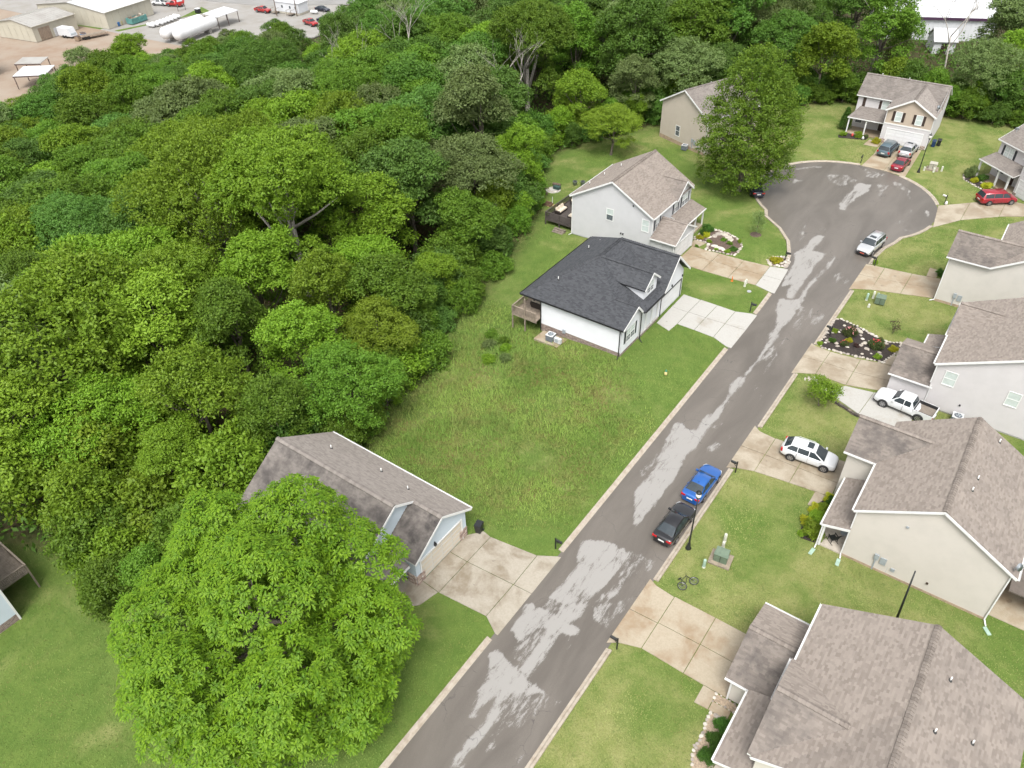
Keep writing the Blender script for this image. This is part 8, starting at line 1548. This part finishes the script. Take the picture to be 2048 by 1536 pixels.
# ---------------------------------------------------------------- grass and undergrowth
def M_grass(name, ca, cb):
    m, nt, b = _new(name); t = attr(nt, 'tone'); co = world_co(nt)
    c = mixc(nt, t, ca, cb); c = mixc(nt, ramp(nt, noise(nt, co, .45, 5, .7, .6), .42, .68, 0, .55), c, (0.16, 0.135, 0.05))
    nt.links.new(c, b.inputs['Base Color']); b.inputs['Roughness'].default_value = .7; b.inputs['Specular IOR Level'].default_value = .2
    return m
def blades(n, box, h0, h1, wd, seed, inside=None, avoid=True, tilt=.9):
    rs = np.random.RandomState(seed); x = rs.uniform(box[0], box[1], n); y = rs.uniform(box[2], box[3], n); ok = np.ones(n, bool)
    if inside is not None: ok &= inside(x, y)
    if avoid:
        for P in HARD[1:] + FOOT + BEDS:
            P = np.array(P); bb = (x > P[:, 0].min() - .1) & (x < P[:, 0].max() + .1) & (y > P[:, 1].min() - .1) & (y < P[:, 1].max() + .1) & ok
            if bb.any(): q = inpoly(x[bb], y[bb], [tuple(p) for p in P]); w_ = np.where(bb)[0]; ok[w_[q]] = False
        ok[np.where(ok)[0][polydist(x[ok], y[ok], ROAD) > -.5]] = False
    x, y = x[ok], y[ok]; n = len(x); z = ground(x, y); a = rs.uniform(0, 2 * PI, n); hh = rs.uniform(h0, h1, n); w_ = wd * rs.uniform(.6, 1.4, n); lx, ly = np.cos(a) * hh * tilt, np.sin(a) * hh * tilt; px, py = -np.sin(a) * w_ * .5, np.cos(a) * w_ * .5
    V = np.stack([np.stack([x + px, y + py, z - .01], 1), np.stack([x - px, y - py, z - .01], 1), np.stack([x + lx, y + ly, z + hh * .75], 1)], 1).reshape(-1, 3)
    return V, np.arange(n * 3).reshape(n, 3), rs.uniform(0, 1, n), x, y
def inframe(x, y, m=40):
    vx, vy, vz = x, y, ground(x, y) - CAMZ; d = vx * CF.x + vy * CF.y + vz * CF.z; u = 1024 + 1539.38 * (vx * CR.x + vy * CR.y + vz * CR.z) / d; v = 768 - 1539.38 * (vx * CU.x + vy * CU.y + vz * CU.z) / d
    return (d > 1) & (u > -m) & (u < 2048 + m) & (v > -m) & (v < 1536 + m)
def stuff(name, me, label, cat): o = obj(name, me); o['kind'] = 'stuff'; tag(o, label, cat); return o
left_ok = lambda x, y: (x < -20.6) & inframe(x, y) & (polydist(x, y, WOOD) < 0); right_ok = lambda x, y: (x > -13.0) & inframe(x, y)
V, F, t, x, y = blades(330000, (-62, -20.5, -8, 148), .05, .13, .075, 1, left_ok); FK = np.random.RandomState(6).normal(size=(14, 2)) * .55; FP = np.random.RandomState(9).uniform(0, 6.3, 14); field = lambda x, y: sum(np.sin(k[0] * x + k[1] * y + p) for k, p in zip(FK, FP)) / 3.0; t = np.clip(t * .55 + .22 + .22 * field(x, y), 0, 1); stuff('lawn_grass', np_mesh('lawn_grass', V, F, M_grass('grass_green', (0.072, 0.132, 0.023), (0.155, 0.222, 0.048)), t), 'short green grass of the lawns left of the street', 'grass')
V, F, t, x, y = blades(240000, (-13.0, 14, 18, 148), .05, .12, .07, 2, right_ok); t = np.clip(t * .55 + .22 + .26 * field(x * .9, y * .9), 0, 1); stuff('lawn_grass', np_mesh('lawn_grass', V, F, M_grass('grass_straw', (0.115, 0.165, 0.036), (0.255, 0.275, 0.095)), t), 'short yellowish grass of the lawns right of the street', 'grass')
def mead_ok(x, y): r = np.random.RandomState(11).uniform(-1, 1, len(x)); return inframe(x, y) & (polydist(x, y, MEADOW) > 3 * r + .5) & (field(x, y) * .55 + .25 > r)
V, F, t, x, y = blades(120000, (-50, -21, 32, 62), .12, .42, .07, 3, mead_ok, tilt=.75); t = np.clip(t * .5 + .25 + .3 * field(x * .8, y * .8), 0, 1); stuff('meadow_grass', np_mesh('meadow_grass', V, F, M_grass('grass_meadow', (0.080, 0.148, 0.020), (0.170, 0.250, 0.046)), t), 'rough longer grass on the empty lot beside the white house', 'grass')
rs = np.random.RandomState(4); n = 26000; x = rs.uniform(-170, 20, n); y = rs.uniform(8, 190, n); ok = (polydist(x, y, WOOD) > -.6) & inframe(x, y, 80); x, y = x[ok], y[ok]; n = len(x); P = np.stack([x, y, ground(x, y) + rs.uniform(.2, 2.4, n)], 1); D = unit(rs.normal(size=(n, 3)) * .5 + np.array([0, 0, 1.0])); V, F, t = leaf_quads(rs, P, D, 5, .55, .55)
stuff('undergrowth', np_mesh('undergrowth', V, F, M_leaf('leaf_undergrowth', (0.060, 0.125, 0.016), (0.11, 0.19, 0.026)), t), 'dense low green undergrowth on the floor of the wood', 'undergrowth')
def weed_ok(x, y): r = np.random.RandomState(13).uniform(0, 1, len(x)); g = np.exp(-(((x + 42.0) / 3.4) ** 2 + ((y - 53.2) / 2.6) ** 2)) + .8 * np.exp(-(((x + 35.5) / 3.2) ** 2 + ((y - 43.5) / 3.6) ** 2)) * (field(x * 1.4, y * 1.4) > 0); return g > r
V, F, t, x, y = blades(60000, (-50, -25, 34, 60), .3, .85, .06, 5, weed_ok, tilt=.6); stuff('tall_weeds', np_mesh('tall_weeds', V, F, M_grass('grass_weeds', (0.075, 0.15, 0.022), (0.17, 0.27, 0.055)), t), 'tall weeds in the middle of the empty lot and near the deck', 'weeds')
# tall weeds near the white house
wp = [(-41.5, 54.5), (-42.6, 53.2), (-40.5, 53.4), (-43.6, 55.0), (-39.5, 52.0), (-41.0, 51.0)]
for i, (x, y) in enumerate(wp): shrub(x, y, ('mid', 'olive', 'bright')[i % 3], 1.0 + .25 * (i % 2), ('mid green', 'greyish', 'light green')[i % 3] + ' tall weed clump in the meadow, ' + ('nearest the deck', 'left of the group', 'middle of the group', 'farthest left', 'right of the group', 'nearest the street side')[i], 1.1, kind=1, name='weed_clump')
